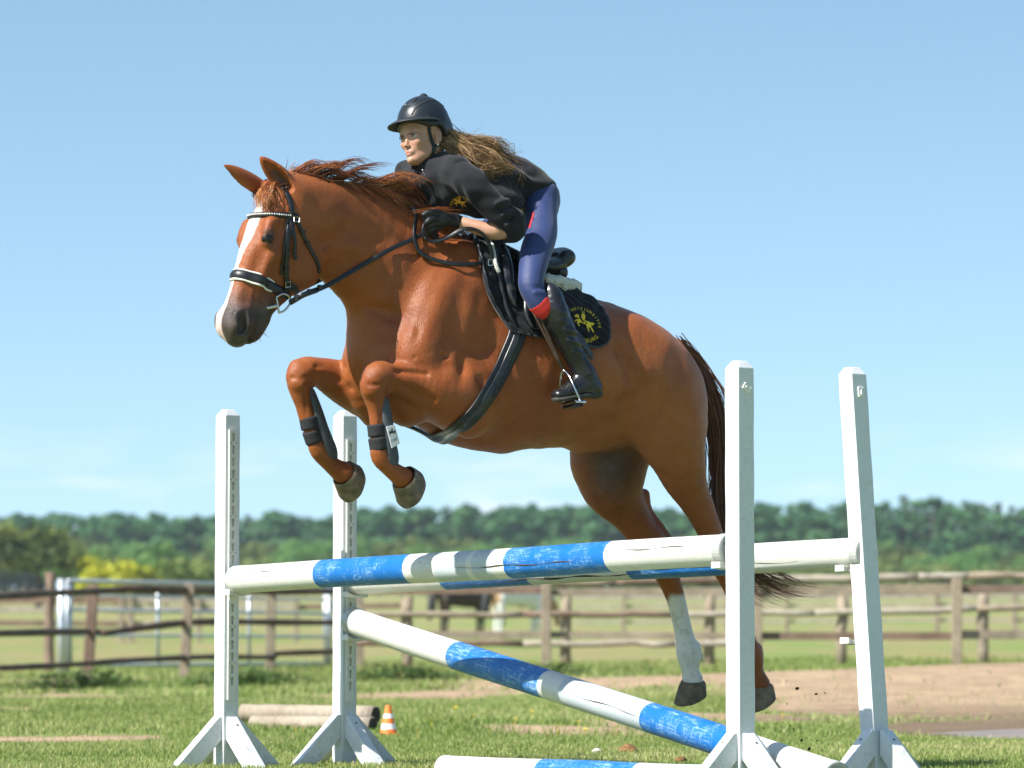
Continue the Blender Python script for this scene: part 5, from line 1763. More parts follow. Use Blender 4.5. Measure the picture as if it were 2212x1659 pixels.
# forelock
paths = []
for i in range(150):
    a_ = H(0.0 + g.normal(0, .012), -.01 + g.normal(0, .012), g.normal(0, .022))
    b_ = H(.14 + g.normal(0, .035), .066 + abs(g.normal(0, .006)), .075 + g.normal(0, .045))
    c_ = H(.06 + g.normal(0, .012), .062, .015 + g.normal(0, .03))
    paths.append(spline([a_, c_, b_], 4)[:8])
for i in range(26):
    a_ = H(-.005, -.03, g.normal(0, .02)); t = np.linspace(0, 1, 8)[:, None]
    b_ = hp(640 + g.normal(0, 14), 345 + g.normal(0, 7), .08)
    paths.append(a_ + (b_ - a_) * t * g.uniform(.45, 1.0) + UP * .03 * np.sin(t * 3.1) * g.uniform(0, 1))
obj('forelock', strands_mesh('forelock', np.array(paths), g.uniform(.0014, .0030, len(paths)), tints=g.uniform(.3, 1, len(paths))), M_mane, horse)
# tail
dock = [hp(1452, 742, 0), hp(1482, 768, 0), hp(1512, 815, -.01), hp(1530, 875, -.02)]
mb = MB(); mb.tube(spline([dock[0] + FW * .06 - UP * .03] + dock, 4), np.linspace(.036, .012, 17), 10)
obj('dock', mb.mesh('dock', smooth=True), M_coat, horse)
tp = []
tail_c = [(1466, 750), (1496, 790), (1528, 858), (1548, 950), (1553, 1050), (1560, 1130), (1584, 1195), (1640, 1248), (1700, 1272), (1765, 1274)]
def tl(rows, l=-.01): return [hp(x, y, l) for x, y in rows]
tp.append(bundle(tl(tail_c), 330, 18, .016, .050, .012, .35, 1, 7))
tp.append(bundle(tl([(1466, 750), (1500, 785), (1540, 860), (1562, 950), (1566, 1040), (1566, 1120), (1566, 1180)]), 420, 18, .015, .032, .010, .35, 2, 9))
tp.append(bundle(tl([(1466, 750), (1494, 790), (1522, 860), (1542, 960), (1550, 1060), (1556, 1150), (1575, 1215), (1622, 1272), (1660, 1300), (1700, 1308)]), 90, 18, .015, .018, .008, .2, 3, 5))
tp.append(bundle(tl([(1470, 748), (1510, 785), (1552, 862), (1572, 920), (1580, 990)]), 60, 18, .015, .03, .012, .5, 4, 6))
tp = np.vstack(tp)
obj('tail', strands_mesh('tail', tp, g.uniform(.0014, .0034, len(tp)), tints=g.beta(2, 3, len(tp))), M_tail, horse)
# fetlock feathers of the white sock
fp = bundle([hp(1502, 1400, -.15), hp(1514, 1418, -.15), hp(1517, 1440, -.15)], 60, 6, .006, .012, .003, .4, 9)
obj('fetlock_hair', strands_mesh('fetlock_hair', fp, .0011, tints=np.full(len(fp), .9)), hair_mat('white_feather_hair', [(0, (.3, .26, .22)), (1, (.75, .72, .68))]), horse)
# whiskers
wp = []
for i in range(46):
    b_ = H(.54 + g.uniform(0, .07), -.05 - g.uniform(0, .09), g.uniform(.02, .05))
    h = horse_bvh.find_nearest(Vector(b_)); p0 = np.array(h[0]); n0 = np.array(h[1])
    t = np.linspace(0, 1, 5)[:, None]
    wp.append(p0 + (n0 + AH * .5) * t * g.uniform(.015, .035))
obj('whiskers', strands_mesh('whiskers', np.array(wp), .0006, tints=np.full(len(wp), .6)), M_tail, horse)

# ================================================================== TACK
M_leather = simple('black_leather', (.009, .009, .010), .40, var=.35, scale=40, bstr=.35, bscale=160, bdist=.0015)
M_lshine = simple('polished_grey_black_leather', (.022, .023, .025), .28, var=.25, scale=20, bstr=.15, bscale=90)
M_brownl = simple('worn_brown_leather', (.085, .045, .028), .55, var=.3, scale=40, bstr=.2)
M_wline = simple('white_padding', (.74, .72, .66), .55, var=.06, bstr=.1)
M_steel = simple('stainless_steel', (.58, .58, .58), .22, metal=1.0, var=.1, scale=20, bstr=.03)
M_crys = simple('clear_crystals', (.78, .74, .68), .12, var=.3, scale=200, bstr=0)
M_fabric = simple('black_quilted_cotton', (.011, .012, .015), .9, var=.3, scale=25, bstr=.3, bscale=400, bdist=.001, sheen=.08, spec=.2)
M_fleece = simple('cream_fleece', (.62, .60, .54), .95, var=.15, scale=60, bstr=1.0, bscale=120, bdist=.01, sheen=.4)
M_gold = simple('golden_print', (.80, .56, .02), .6, var=.08, bstr=0)
M_embro = simple('orange_embroidery', (.70, .36, .02), .6, var=.12, bstr=.2)
M_webb = simple('grey_girth_webbing', (.30, .29, .26), .8, var=.2, bstr=.3)

def strap_mesh(P, Nn, w, th, name='strap', crown=.25, closed=False, taper=None):
    """flat strap: P path, Nn outward normals, w width, th thickness"""
    P = np.asarray(P, float); Nn = np.asarray(Nn, float)
    if closed: t = np.roll(P, -1, 0) - np.roll(P, 1, 0)
    else: t = np.gradient(P, axis=0)
    t /= np.linalg.norm(t, axis=1)[:, None] + 1e-9
    Nn = Nn - t * (Nn * t).sum(1)[:, None]; Nn /= np.linalg.norm(Nn, axis=1)[:, None] + 1e-9
    B = np.cross(t, Nn)
    w = np.broadcast_to(np.asarray(w, float), (len(P),))
    sec = [(-.5, -.5), (-.5, .25), (-.42, .5), (0, .5 + crown), (.42, .5), (.5, .25), (.5, -.5), (0, -.5)]
    k = len(sec)
    V = np.stack([P + B * (w * a)[:, None] + Nn * (th * b) for a, b in sec], 1).reshape(-1, 3)
    f = []; n = len(P)
    for i in range(n if closed else n - 1):
        ii = (i + 1) % n
        for j in range(k):
            jj = (j + 1) % k
            f.append((i * k + j, i * k + jj, ii * k + jj, ii * k + j))
    if not closed:
        f.append(tuple(range(k))[::-1]); f.append(tuple((n - 1) * k + j for j in range(k)))
    mb = MB(); mb.add(V, f)
    return mb.mesh(name, smooth=True)
def smooth_path(P, Nn, m=5):
    D = spline(np.hstack([P, Nn]), m)
    return D[:, :3], D[:, 3:]
def skin_strap(rows, w_px, th, off=.004, m=5):
    P, Nn = on_skin(rows, off)
    P, Nn = smooth_path(P, Nn, m)
    w = w_px / scale_at(P[0])
    return strap_mesh(P, Nn, w, th), P, Nn
def head_ring(af, ab, dc, ph0, ph1, n=40, off=.003, lim=None):
    P = []; Nn = []
    for ph in np.linspace(ph0, ph1, n):
        a = (af + ab) / 2 + (af - ab) / 2 * math.cos(ph)
        c = H(a, dc, 0); e = DH * math.cos(ph) + SH * math.sin(ph)
        h = horse_bvh.ray_cast(Vector(c + e * .35), Vector(-e))
        if h[0] is None: continue
        P.append(np.array(h[0]) + e * off); Nn.append(e)
    P = np.array(P); Nn = np.array(Nn)
    for _ in range(4):
        Q = P.copy(); Q[1:-1] = (P[:-2] + P[2:] + 2 * P[1:-1]) / 4; P = Q
    return P, Nn

bridle = empty('bridle', H(.2, -.05, 0)); tag(bridle, 'black leather bridle with crystal browband on the chestnut horse', 'bridle')
P, Nn = head_ring(.405, .395, -.05, -2.75, 2.75, 60, .005)
nb = obj('noseband', strap_mesh(P, Nn, .036, .009, crown=.5), M_leather, bridle)
for s in (-1, 1):
    tt = np.gradient(P, axis=0); tt /= np.linalg.norm(tt, axis=1)[:, None]; B = np.cross(tt, Nn)
    mb = MB(); mb.tube(P[6:-6] + B[6:-6] * .0205 * s - Nn[6:-6] * .001, np.full(len(P) - 12, .0046), 8)
    obj('white_edge', mb.mesh('white_edge', smooth=True), M_wline, nb)
P, Nn = head_ring(.160, .085, -.05, -1.75, 1.75, 44, .006)
bb_ = obj('browband', strap_mesh(P, Nn, .020, .007, crown=.4), M_leather, bridle)
mb = MB()
for i in range(3, len(P) - 4):
    mb.tube([P[i] + Nn[i] * .003, P[i] + Nn[i] * .007, P[i] + Nn[i] * .0085], [.0036, .0036, .0014], 6)
tag(obj('crystal_row', mb.mesh('crystal_row'), M_crys, bb_), kind='stuff')
def mirror_head(P):
    P = np.asarray(P); s = (P - HD0) @ SH
    return P - 2 * s[:, None] * SH
def both(name, rows, w, th, off=.004, mat=None):
    me, P, Nn = skin_strap(rows, w, th, off)
    obj(name, me, mat or M_leather, bridle)
    P2 = mirror_head(P); N2 = Nn - 2 * (Nn @ SH)[:, None] * SH
    P2 = np.array([(lambda h: np.array(h[0] + h[1] * off) if h[0] is not None else p)(horse_bvh.find_nearest(Vector(p))) for p in P2])
    obj(name, strap_mesh(P2, N2, w / scale_at(P2[0]), th), mat or M_leather, bridle)
    return P, Nn
both('headpiece', [(606, 400), (613, 408), (620, 420), (626, 436), (630, 452), (631, 462)], 11, .006)
both('cheekpiece', [(629, 458), (626, 478), (622, 500), (619, 525), (617, 550), (617, 575), (617, 600), (617, 620), (617, 640)], 11, .005, .009)
both('noseband_hanger', [(622, 462), (619, 490), (615, 520), (612, 548), (609, 575), (606, 594)], 7, .004, .005)
both('throatlatch', [(637, 466), (642, 480), (651, 502), (662, 526), (673, 545), (682, 562), (687, 578), (688, 590)], 9, .004, .005)
me, P, Nn = skin_strap([(627, 474), (629, 495), (632, 520), (633, 545), (634, 560)], 9, .004, .013)
obj('strap_end', me, M_leather, bridle)
for (x, y) in ((620, 480), (617, 545), (617, 580), (651, 500), (661, 524), (617, 603)):      # keepers and buckles
    h, n = cast(x, y)
    if h is None: continue
    c = np.array(h) + np.array(n) * .013; n = np.array(n)
    a = cx - n * (cx @ n); a /= np.linalg.norm(a); b = np.cross(n, a)
    mb = MB(); mb.box(c, a, b, n, .0115, .0042, .003)
    obj('keeper', mb.mesh('keeper', bevel=.001, seg=1), M_leather, bridle)
for (x, y) in ((618, 612), (639, 478)):
    h, n = cast(x, y); c = np.array(h) + np.array(n) * .016; n = np.array(n)
    a = cx - n * (cx @ n); a /= np.linalg.norm(a); b = np.cross(n, a)
    ring = [c + a * .010 * sx + b * .010 * sy for sx, sy in ((-1, -1), (1, -1), (1, 1), (-1, 1), (-1, -1))]
    mb = MB(); mb.tube(np.array(ring), np.full(5, .0016), 6)
    obj('buckle', mb.mesh('buckle'), M_steel, bridle)
# bit: D-shaped ring each side and the mouthpiece
bit_c = {}
for s in (1, -1):
    lat = .068
    def B2(px, py):
        """a picture point on the plane of the ring, beside the mouth"""
        d = ray(px, py); n_ = SH; t_ = ((HD0 + SH * lat - CO) @ n_) / (d @ n_)
        q = CO + d * t_
        return q if s > 0 else q - 2 * ((q - HD0) @ SH) * SH
    loop = [B2(*q) for q in ((597, 642), (600, 660), (603, 676), (614, 671), (624, 660), (628, 648), (622, 638), (610, 635), (597, 642))]
    lp = np.vstack([spline(loop[:3], 3), spline(loop[2:], 5)])
    mb = MB(); mb.tube(lp, np.full(len(lp), .0042), 8)
    obj('bit_ring', mb.mesh('bit_ring', smooth=True), M_steel, bridle)
    bit_c[s] = B2(626, 654)
    q0, q1 = B2(600, 660), B2(582, 665) - SH * s * .02
    mb = MB(); mb.tube(spline([q0, (q0 + q1) / 2, q1], 3), np.linspace(.006, .0065, 7), 10)
    obj('mouthpiece', mb.mesh('mouthpiece', smooth=True), M_steel, bridle)
# flash strap knot under the ring
me, P, Nn = skin_strap([(612, 622), (622, 620), (632, 622), (640, 628)], 11, .005, .012)
obj('flash_strap', me, M_leather, bridle)
me, P, Nn = skin_strap([(626, 612), (635, 618), (640, 626), (644, 636)], 9, .006, .010)
obj('flash_strap', me, M_leather, bridle)

# ---- reins
HAND_L = hp(948, 480, .13); HAND_R = hp(888, 462, -.05)
def air_strap(P, w, th, face, m=6, name='rein'):
    P = spline(np.asarray(P, float), m)
    return strap_mesh(P, np.tile(np.asarray(face, float), (len(P), 1)), w, th, name)
p0 = bit_c[1]
def along(f, dz=0): return p0 + (HAND_L - p0) * f + UP * dz
def hug(x, y, l, o=.012):
    h_, n_ = cast(x, y)
    return hp(x, y, l) if h_ is None else np.array(h_) + np.array(n_) * o
rp = [p0, hp(655, 637, .17), hp(708, 616, .15), hug(780, 572, .16), hug(815, 553, .16), hug(850, 536, .16), hug(880, 522, .16), hug(905, 511, .16, .02), hp(934, 498, .145), HAND_L]
obj('rein', air_strap(rp, .018, .004, LF * .9 + UP * .3), M_leather, bridle)
fat = np.array([rp[0], (rp[0] + rp[1]) / 2, rp[1], hp(685, 626, .16)])
obj('rein_billet', air_strap(fat, .021, .009, LF * .9 + UP * .3), M_leather, bridle)
for x, y in ((640, 643), (668, 631), (690, 622)):
    c = hp(x, y, .165); mb = MB(); mb.box(c, cx, UP, LF, .006, .012, .008)
    obj('keeper', mb.mesh('keeper', bevel=.002, seg=1), M_leather, bridle)
pr = bit_c[-1]
obj('rein', air_strap([pr, hp(676, 612, -.06), hp(704, 594, -.10), pr + (HAND_R - pr) * .55 - LF * .10, HAND_R - LF * .08, HAND_R], .018, .004, -LF), M_leather, bridle)
# slack loops of the rein between the hands
L1 = []
for (x, y, l) in ((884, 452, .00), (894, 466, .09), (891, 500, .15), (893, 525, .18), (906, 550, .205), (935, 566, .225), (985, 576, .24), (1036, 573, .25), (1056, 569, .25)):
    h, n = cast(x, y)
    q = hp(x, y, l)
    if h is not None:
        q = np.array(h) + np.array(n) * .016
    L1.append(q)
obj('rein', air_strap(L1, .017, .006, LF), M_leather, bridle)
obj('rein', air_strap([hp(917, 512, .17), hp(935, 522, .18), hp(968, 512, .20), hp(1002, 494, .23), hp(1036, 500, .25), hp(1056, 525, .26), hp(1063, 552, .26), hp(1058, 568, .255)], .018, .005, LF * .6 + UP * .5), M_leather, bridle)
obj('rein', air_strap([hp(940, 468, .15), hp(922, 478, .165), hp(914, 496, .17), hp(917, 512, .17)], .014, .005, LF), M_leather, bridle)
c = hp(1060, 567, .262); mb = MB()
mb.tube(np.array([c + cx * .009 * a + UP * .011 * b for a, b in ((-1, -1), (1, -1), (1, 1), (-1, 1), (-1, -1))]), np.full(5, .0018), 6)
obj('buckle', mb.mesh('buckle'), M_steel, bridle)

# ---- patches laid over the back: saddle cloth, flaps
def edge(rows, n):
    return spline(np.asarray(rows, float), 12)[np.linspace(0, (len(rows) - 1) * 12, n).round().astype(int)]
def patch(front, rear, nt_, nc, off, thick=.006, quilt=0.0, cell=.05, target=None, mirror=True):
    """sheet between two picture curves laid over a surface; both sides of the horse. returns mesh data"""
    tgt = target or horse_bvh
    Fp = edge(front, nt_); Rp = edge(rear, nt_)
    G = np.zeros((nt_, nc, 3)); Nn = np.zeros((nt_, nc, 3))
    for i in range(nt_):
        for j in range(nc):
            px, py = Fp[i] + (Rp[i] - Fp[i]) * j / (nc - 1)
            h = tgt.ray_cast(Vector(CO), Vector(ray(px, py)).normalized())
            if h[0] is None:
                q = Vector(hp(px, py, .03)); hh = tgt.find_nearest(q)
                G[i, j] = hh[0]; Nn[i, j] = hh[1]
            else:
                G[i, j] = h[0]; Nn[i, j] = h[1]
    # even out
    for _ in range(6):
        for A in (G, Nn):
            A[1:-1, 1:-1] = (A[:-2, 1:-1] + A[2:, 1:-1] + A[1:-1, :-2] + A[1:-1, 2:] + 2 * A[1:-1, 1:-1]) / 6
    Nn /= np.linalg.norm(Nn, axis=2, keepdims=True)
    ql = np.zeros((nt_, nc))
    if quilt:
        du = np.linalg.norm(np.diff(G, axis=1), axis=2).cumsum(1); du = np.hstack([np.zeros((nt_, 1)), du])
        dv = np.linalg.norm(np.diff(G, axis=0), axis=2).cumsum(0); dv = np.vstack([np.zeros((1, nc)), dv])
        a = np.abs(np.sin((du + dv) / cell * math.pi * .75)); b = np.abs(np.sin((du - dv) / cell * math.pi * .75))
        ql = quilt * np.minimum(a, b) ** .5
    top = G + Nn * (off + thick + ql)[..., None]
    bot = G + Nn * (off * .4)
    n = nt_ * nc
    V = np.vstack([top.reshape(-1, 3), bot.reshape(-1, 3)])
    f = []
    for i in range(nt_ - 1):
        for j in range(nc - 1):
            a = i * nc + j
            f.append((a, a + 1, a + nc + 1, a + nc)); f.append((n + a, n + a + nc, n + a + nc + 1, n + a + 1))
    rim = [(0, j) for j in range(nc)] + [(i, nc - 1) for i in range(1, nt_)] + [(nt_ - 1, j) for j in range(nc - 2, -1, -1)] + [(i, 0) for i in range(nt_ - 2, 0, -1)]
    for k in range(len(rim)):
        a = rim[k][0] * nc + rim[k][1]; b = rim[(k + 1) % len(rim)][0] * nc + rim[(k + 1) % len(rim)][1]
        f.append((a, b, n + b, n + a))
    return V, f, top, rim
def mir(V):
    V = np.asarray(V); l = (V - HO) @ LF
    return V - 2 * l[..., None] * LF
def both_patch(name, parent, mat, *a, **k):
    V, f, top, rim = patch(*a, **k)
    for W in (V, mir(V)):
        mb = MB(); mb.add(W, f)
        obj(name, mb.mesh(name, smooth=True), mat, parent)
    return V, f, top, rim

pad_front = [(1016, 503), (1024, 528), (1032, 552), (1040, 592), (1050, 632), (1065, 664), (1083, 692), (1101, 718)]
pad_rear = [(1222, 628), (1250, 640), (1277, 655), (1297, 677), (1309, 700), (1313, 722), (1306, 742), (1286, 753)]
pad = empty('saddle_pad', hb(0, 0, 1.9)); tag(pad, 'black quilted saddle cloth with golden riding club print', 'saddle pad')
Vp, fp_, topP, rimP = both_patch('cloth', pad, M_fabric, pad_front, pad_rear, 60, 90, .006, .006, quilt=.012, cell=.055)
pad_bvh = BVHTree.FromPolygons([tuple(v) for v in Vp], fp_)
edgeP = np.array([topP[i, j] for i, j in rimP])
for W in (edgeP, mir(edgeP)):
    mb = MB(); W2 = np.vstack([W, W[:1]])
    for _ in range(2): W2[1:-1] = (W2[:-2] + W2[2:] + W2[1:-1] * 2) / 4
    mb.tube(W2, np.full(len(W2), .0055), 6)
    obj('piping', mb.mesh('piping', smooth=True), M_lshine, pad)

# ---- lettering and emblem laid on a surface
def text_polys(s, size=1.0):
    cu_ = bpy.data.curves.new('t', 'FONT'); cu_.body = s; cu_.size = size; cu_.align_x = 'CENTER'; cu_.resolution_u = 3; cu_.fill_mode = 'FRONT'
    o_ = bpy.data.objects.new('t', cu_); C.objects.link(o_)
    dg = bpy.context.evaluated_depsgraph_get()
    me_ = bpy.data.meshes.new_from_object(o_.evaluated_get(dg))
    V = np.array([v.co[:] for v in me_.vertices]); F_ = [tuple(p.vertices) for p in me_.polygons]
    bpy.data.objects.remove(o_); bpy.data.curves.remove(cu_)
    return V, F_
def lay(V2, F_, bvh, off=.0025):
    """picture coordinates -> points on a surface"""
    out = []
    for x, y in V2:
        h = bvh.ray_cast(Vector(CO), Vector(ray(x, y)).normalized())
        if h[0] is None: out.append(None)
        else: out.append(np.array(h[0]) - ray(x, y) / np.linalg.norm(ray(x, y)) * off)
    keep = [f for f in F_ if all(out[i] is not None for i in f)]
    out = [o_ if o_ is not None else np.zeros(3) for o_ in out]
    used = sorted({i for f in keep for i in f}); mp = {i: k for k, i in enumerate(used)}
    mb = MB(); mb.add([out[i] for i in used], [tuple(mp[i] for i in f) for f in keep])
    return mb
def arc_text(s, cx_, cy_, rad, a0, a1, size, bvh, flip=False, squash=1.0, shear=0.0, off=.0025):
    mb = MB()
    for k, ch in enumerate(s):
        t = k / max(1, len(s) - 1)
        a = R(a0 + (a1 - a0) * t)
        V, F_ = text_polys(ch, size)
        V2 = []
        for v in V:
            r = rad + (v[1] if not flip else -v[1]); aa = a + (v[0] / rad if not flip else -v[0] / rad)
            V2.append((cx_ + r * math.sin(aa) * squash, cy_ - r * math.cos(aa) + shear * r * math.sin(aa)))
        q = lay(V2, F_, bvh, off)
        mb.add(q.v, q.f)
    return mb
def emblem_polys(cx_, cy_, s, shear=0.0):
    """small galloping pony with rider, as a flat print"""
    hx = [(-1.0, .18), (-1.02, .34), (-.92, .46), (-.80, .52), (-.70, .62), (-.62, .50), (-.42, .42), (-.2, .30), (.1, .26), (.42, .30), (.62, .26), (.80, .36), (1.02, .34), (.92, .16), (.80, .04), (.70, .06),
          (.66, -.12), (.86, -.36), (.98, -.60), (.86, -.64), (.70, -.40), (.48, -.20), (.40, -.40), (.52, -.70), (.40, -.72), (.22, -.38), (.20, -.16), (-.2, -.16), (-.36, -.10), (-.62, -.30), (-.50, -.56), (-.62, -.60), (-.80, -.28), (-.66, -.08), (-.78, -.16), (-.96, -.34), (-1.04, -.26), (-.86, .0), (-.62, .10), (-.66, .24), (-.80, .22)]
    rd = [(-.30, .34), (-.36, .62), (-.22, .86), (-.30, .98), (-.22, 1.14), (-.06, 1.14), (.0, 1.0), (-.06, .88), (.06, .78), (.06, .5), (.0, .3), (.12, .05), (.0, -.12), (-.12, -.08), (-.08, .06), (-.2, .28)]
    return [[(cx_ + x * s, cy_ - y * s + shear * x * s) for x, y in pl] for pl in (hx, rd)]
def fill_poly(pl):
    bm = bmesh.new()
    vs = [bm.verts.new((x, y, 0)) for x, y in pl]
    es = [bm.edges.new((vs[i], vs[(i + 1) % len(vs)])) for i in range(len(vs))]
    bmesh.ops.triangle_fill(bm, use_beauty=True, edges=es)
    bm.verts.index_update()
    V = [(v.co.x, v.co.y) for v in bm.verts]; F_ = [tuple(v.index for v in f.verts) for f in bm.faces]
    bm.free(); return V, F_
mb = arc_text('NSTEINREITER', 1258, 703, 33, -35, 82, 8.4, pad_bvh, squash=1.05, shear=.22)
obj('lettering', mb.mesh('lettering'), M_gold, pad)
mb = arc_text('HBURG', 1262, 697, 43, 183, 136, 12.5, pad_bvh, flip=True, squash=.95, shear=.12)
obj('lettering', mb.mesh('lettering'), M_gold, pad)
mb = MB()
for pl in emblem_polys(1263, 697, 21, .42):
    q = lay(*fill_poly(pl), pad_bvh); mb.add(q.v, q.f)
obj('pony_emblem', mb.mesh('pony_emblem'), M_gold, pad)

# ---- saddle
saddle = empty('saddle', hb(-.05, 0, 2.0)); tag(saddle, 'black leather jumping saddle with girth and stirrups under the rider', 'saddle')
SF = Field((-.42, -.32, 1.6), (.36, .32, 2.25), .006, axes=[FW, LF, UP], org=HO)
SF.add([U(.17, 0, 2.10), U(.08, 0, 2.065), U(-.04, 0, 2.02), U(-.14, 0, 2.02), U(-.215, 0, 2.055)], [.045, .042, .045, .045, .034], [.07, .11, .13, .13, .10], LF, k=.02)
SF.add([U(-.205, -.09, 2.06), U(-.235, 0, 2.075), U(-.205, .09, 2.06)], [.030, .032, .030], k=.03)
for s in (1, -1):
    SF.add([U(.17, s * .05, 2.08), U(.12, s * .11, 2.0), U(.05, s * .17, 1.93)], [.035, .035, .03], k=.03)
SF.swell([U(-.26, -.12, 2.04), U(-.275, 0, 2.035), U(-.26, .12, 2.04)], .012, -.008)
Vs_, Qs_ = SF.mesh(2)
obj('seat', np_mesh('seat', Vs_, Qs_), M_lshine, saddle)
# cantle block seen behind the thigh
CF = Field((-.34, -.16, 1.85), (-.08, .30, 2.2), .005, axes=[FW, LF, UP], org=HO)
P, a1, a2 = T([(1199, 560, .04, 17, 1.5), (1199, 572, .045, 19.5, 1.6), (1202, 590, .05, 20, 1.7)])
CF.add(P, a1, a2, LF, k=.02)
CF.swell([hp(1178, 584, .14), hp(1200, 588, .15), hp(1222, 590, .12)], .008, -.006)
Vs_, Qs_ = CF.mesh(2)
obj('cantle', np_mesh('cantle', Vs_, Qs_), simple('blue_black_cantle_leather', (.020, .028, .040), .34, var=.2, bstr=.15), saddle)
flap_f = [(1066, 512), (1080, 530), (1098, 558), (1110, 595), (1118, 632), (1124, 664), (1131, 695), (1142, 714)]
flap_r = [(1150, 520), (1165, 560), (1180, 600), (1190, 630), (1192, 660), (1190, 690), (1184, 712), (1176, 721)]
both_patch('flap', saddle, M_leather, flap_f, flap_r, 40, 30, .030, .007)
ed = edge(flap_f, 40)
for s in (1, -1):
    P = []
    for x, y in ed:
        h, n = cast(x, y)
        P.append(np.array(h) + np.array(n) * .046 if h is not None else hp(x, y, .06))
    P = np.array(P)
    for _ in range(5): P[1:-1] = (P[:-2] + P[2:] + 2 * P[1:-1]) / 4
    if s < 0: P = mir(P)
    mb = MB(); mb.tube(P, np.interp(np.linspace(0, 1, 40), [0, .3, .8, 1], [.006, .010, .010, .005]), 8)
    obj('flap_roll', mb.mesh('flap_roll', smooth=True), M_lshine, saddle)
    kr = []
    for x, y in spline([(1070, 528), (1077, 560), (1084, 598), (1093, 632), (1108, 668)], 6):
        h, n = cast(x, y)
        kr.append(np.array(h) + np.array(n) * .026 if h is not None else hp(x, y, .08))
    kr = np.array(kr)
    for _ in range(5): kr[1:-1] = (kr[:-2] + kr[2:] + 2 * kr[1:-1]) / 4
    if s < 0: kr = mir(kr)
    mb = MB(); mb.tube(kr, np.interp(np.linspace(0, 1, len(kr)), [0, .12, .45, .85, 1], [.010, .024, .029, .020, .006]), 14)
    obj('knee_roll', mb.mesh('knee_roll', smooth=True), M_lshine, saddle)
    # panel edge in front of the roll
    pe = []
    for x, y in spline([(1056, 520), (1062, 550), (1070, 600), (1082, 650), (1098, 690), (1112, 712)], 6):
        h, n = cast(x, y)
        pe.append(np.array(h) + np.array(n) * .020 if h is not None else hp(x, y, .08))
    pe = np.array(pe)
    for _ in range(5): pe[1:-1] = (pe[:-2] + pe[2:] + 2 * pe[1:-1]) / 4
    if s < 0: pe = mir(pe)
    mb = MB(); mb.tube(pe, np.interp(np.linspace(0, 1, len(pe)), [0, .1, .8, 1], [.006, .012, .012, .004]), 10)
    obj('panel', mb.mesh('panel', smooth=True), M_leather, saddle)
# girth
gp, gn = on_skin([(1119, 712), (1112, 735), (1100, 760), (1086, 790), (1070, 820), (1052, 850), (1032, 880), (1010, 905), (985, 925), (965, 936)], .010)
gl = (gp - HO) @ LF
end = gp[-1] - LF * (gl[-1]) - UP * .006
gp = np.vstack([gp, end]); gn = np.vstack([gn, -UP])
gp, gn = smooth_path(gp, gn, 5)
gpm = mir(gp)[::-1][1:]; gnm = (gn - 2 * (gn @ LF)[:, None] * LF)[::-1][1:]
GP = np.vstack([gp, gpm]); GN = np.vstack([gn, gnm])
for i_ in range(len(GP)):
    h_ = horse_bvh.find_nearest(Vector(GP[i_])); GP[i_] = np.array(h_[0] + h_[1] * .009); GN[i_] = np.array(h_[1])
for _ in range(10):
    GP[1:-1] = (GP[:-2] + GP[2:] + 2 * GP[1:-1]) / 4; GN[1:-1] = (GN[:-2] + GN[2:] + 2 * GN[1:-1]) / 4
obj('girth', strap_mesh(GP + GN * .003, GN, .072, .008, crown=.1), M_leather, saddle)
obj('girth_strap', strap_mesh(GP[2:-2] + GN[2:-2] * .0085, GN[2:-2], .030, .006, crown=.3), M_lshine, saddle)
# stirrups
for s in (1, -1):
    def m_(p):
        p = np.asarray(p); l = (p - HO) @ LF
        return p if s > 0 else p - 2 * l * LF
    top = m_(hp(1217, 801, .375))
    st = empty('stirrup', top); st.parent = saddle; st.matrix_parent_inverse = PARINV(saddle)
    a = m_(hp(1146, 660, .355)); b_ = m_(hp(1158, 660, .36))
    for k, q in enumerate((a, b_)):
        t = np.linspace(0, 1, 6)[:, None]
        P = q + (top - q) * t
        obj('stirrup_leather', strap_mesh(P, np.tile(LF * s, (6, 1)), .013, .004), M_brownl, saddle)
    inn, out_ = m_(hp(1221, 876, .325)), m_(hp(1254, 868, .445))
    arch = spline([inn, m_(hp(1212, 840, .335)), m_(hp(1211, 815, .355)), top, m_(hp(1229, 812, .395)), m_(hp(1240, 835, .43)), out_], 5)
    mb = MB(); mb.tube(arch, np.full(len(arch), .0055), 8, flat=.8)
    obj('stirrup_iron', mb.mesh('stirrup_iron', smooth=True), M_steel, saddle)
    ax_ = (out_ - inn); L_ = np.linalg.norm(ax_); ax_ /= L_
    fw = FW - ax_ * (FW @ ax_); fw /= np.linalg.norm(fw); up_ = np.cross(ax_, fw); up_ = up_ if up_[2] > 0 else -up_
    mb = MB(); mb.box((inn + out_) / 2, ax_, fw, up_, L_ / 2 + .006, .024, .004)
    obj('tread', mb.mesh('tread', bevel=.002), M_steel, saddle)
    mb = MB(); mb.box((inn + out_) / 2 + up_ * .0065, ax_, fw, up_, L_ / 2 - .008, .021, .004); mb.box((inn + out_) / 2 - up_ * .010, ax_, fw, up_, L_ / 2 - .015, .021, .006)
    obj('tread_rubber', mb.mesh('tread_rubber', bevel=.002), M_leather, saddle)
    bpy.data.objects.remove(st)
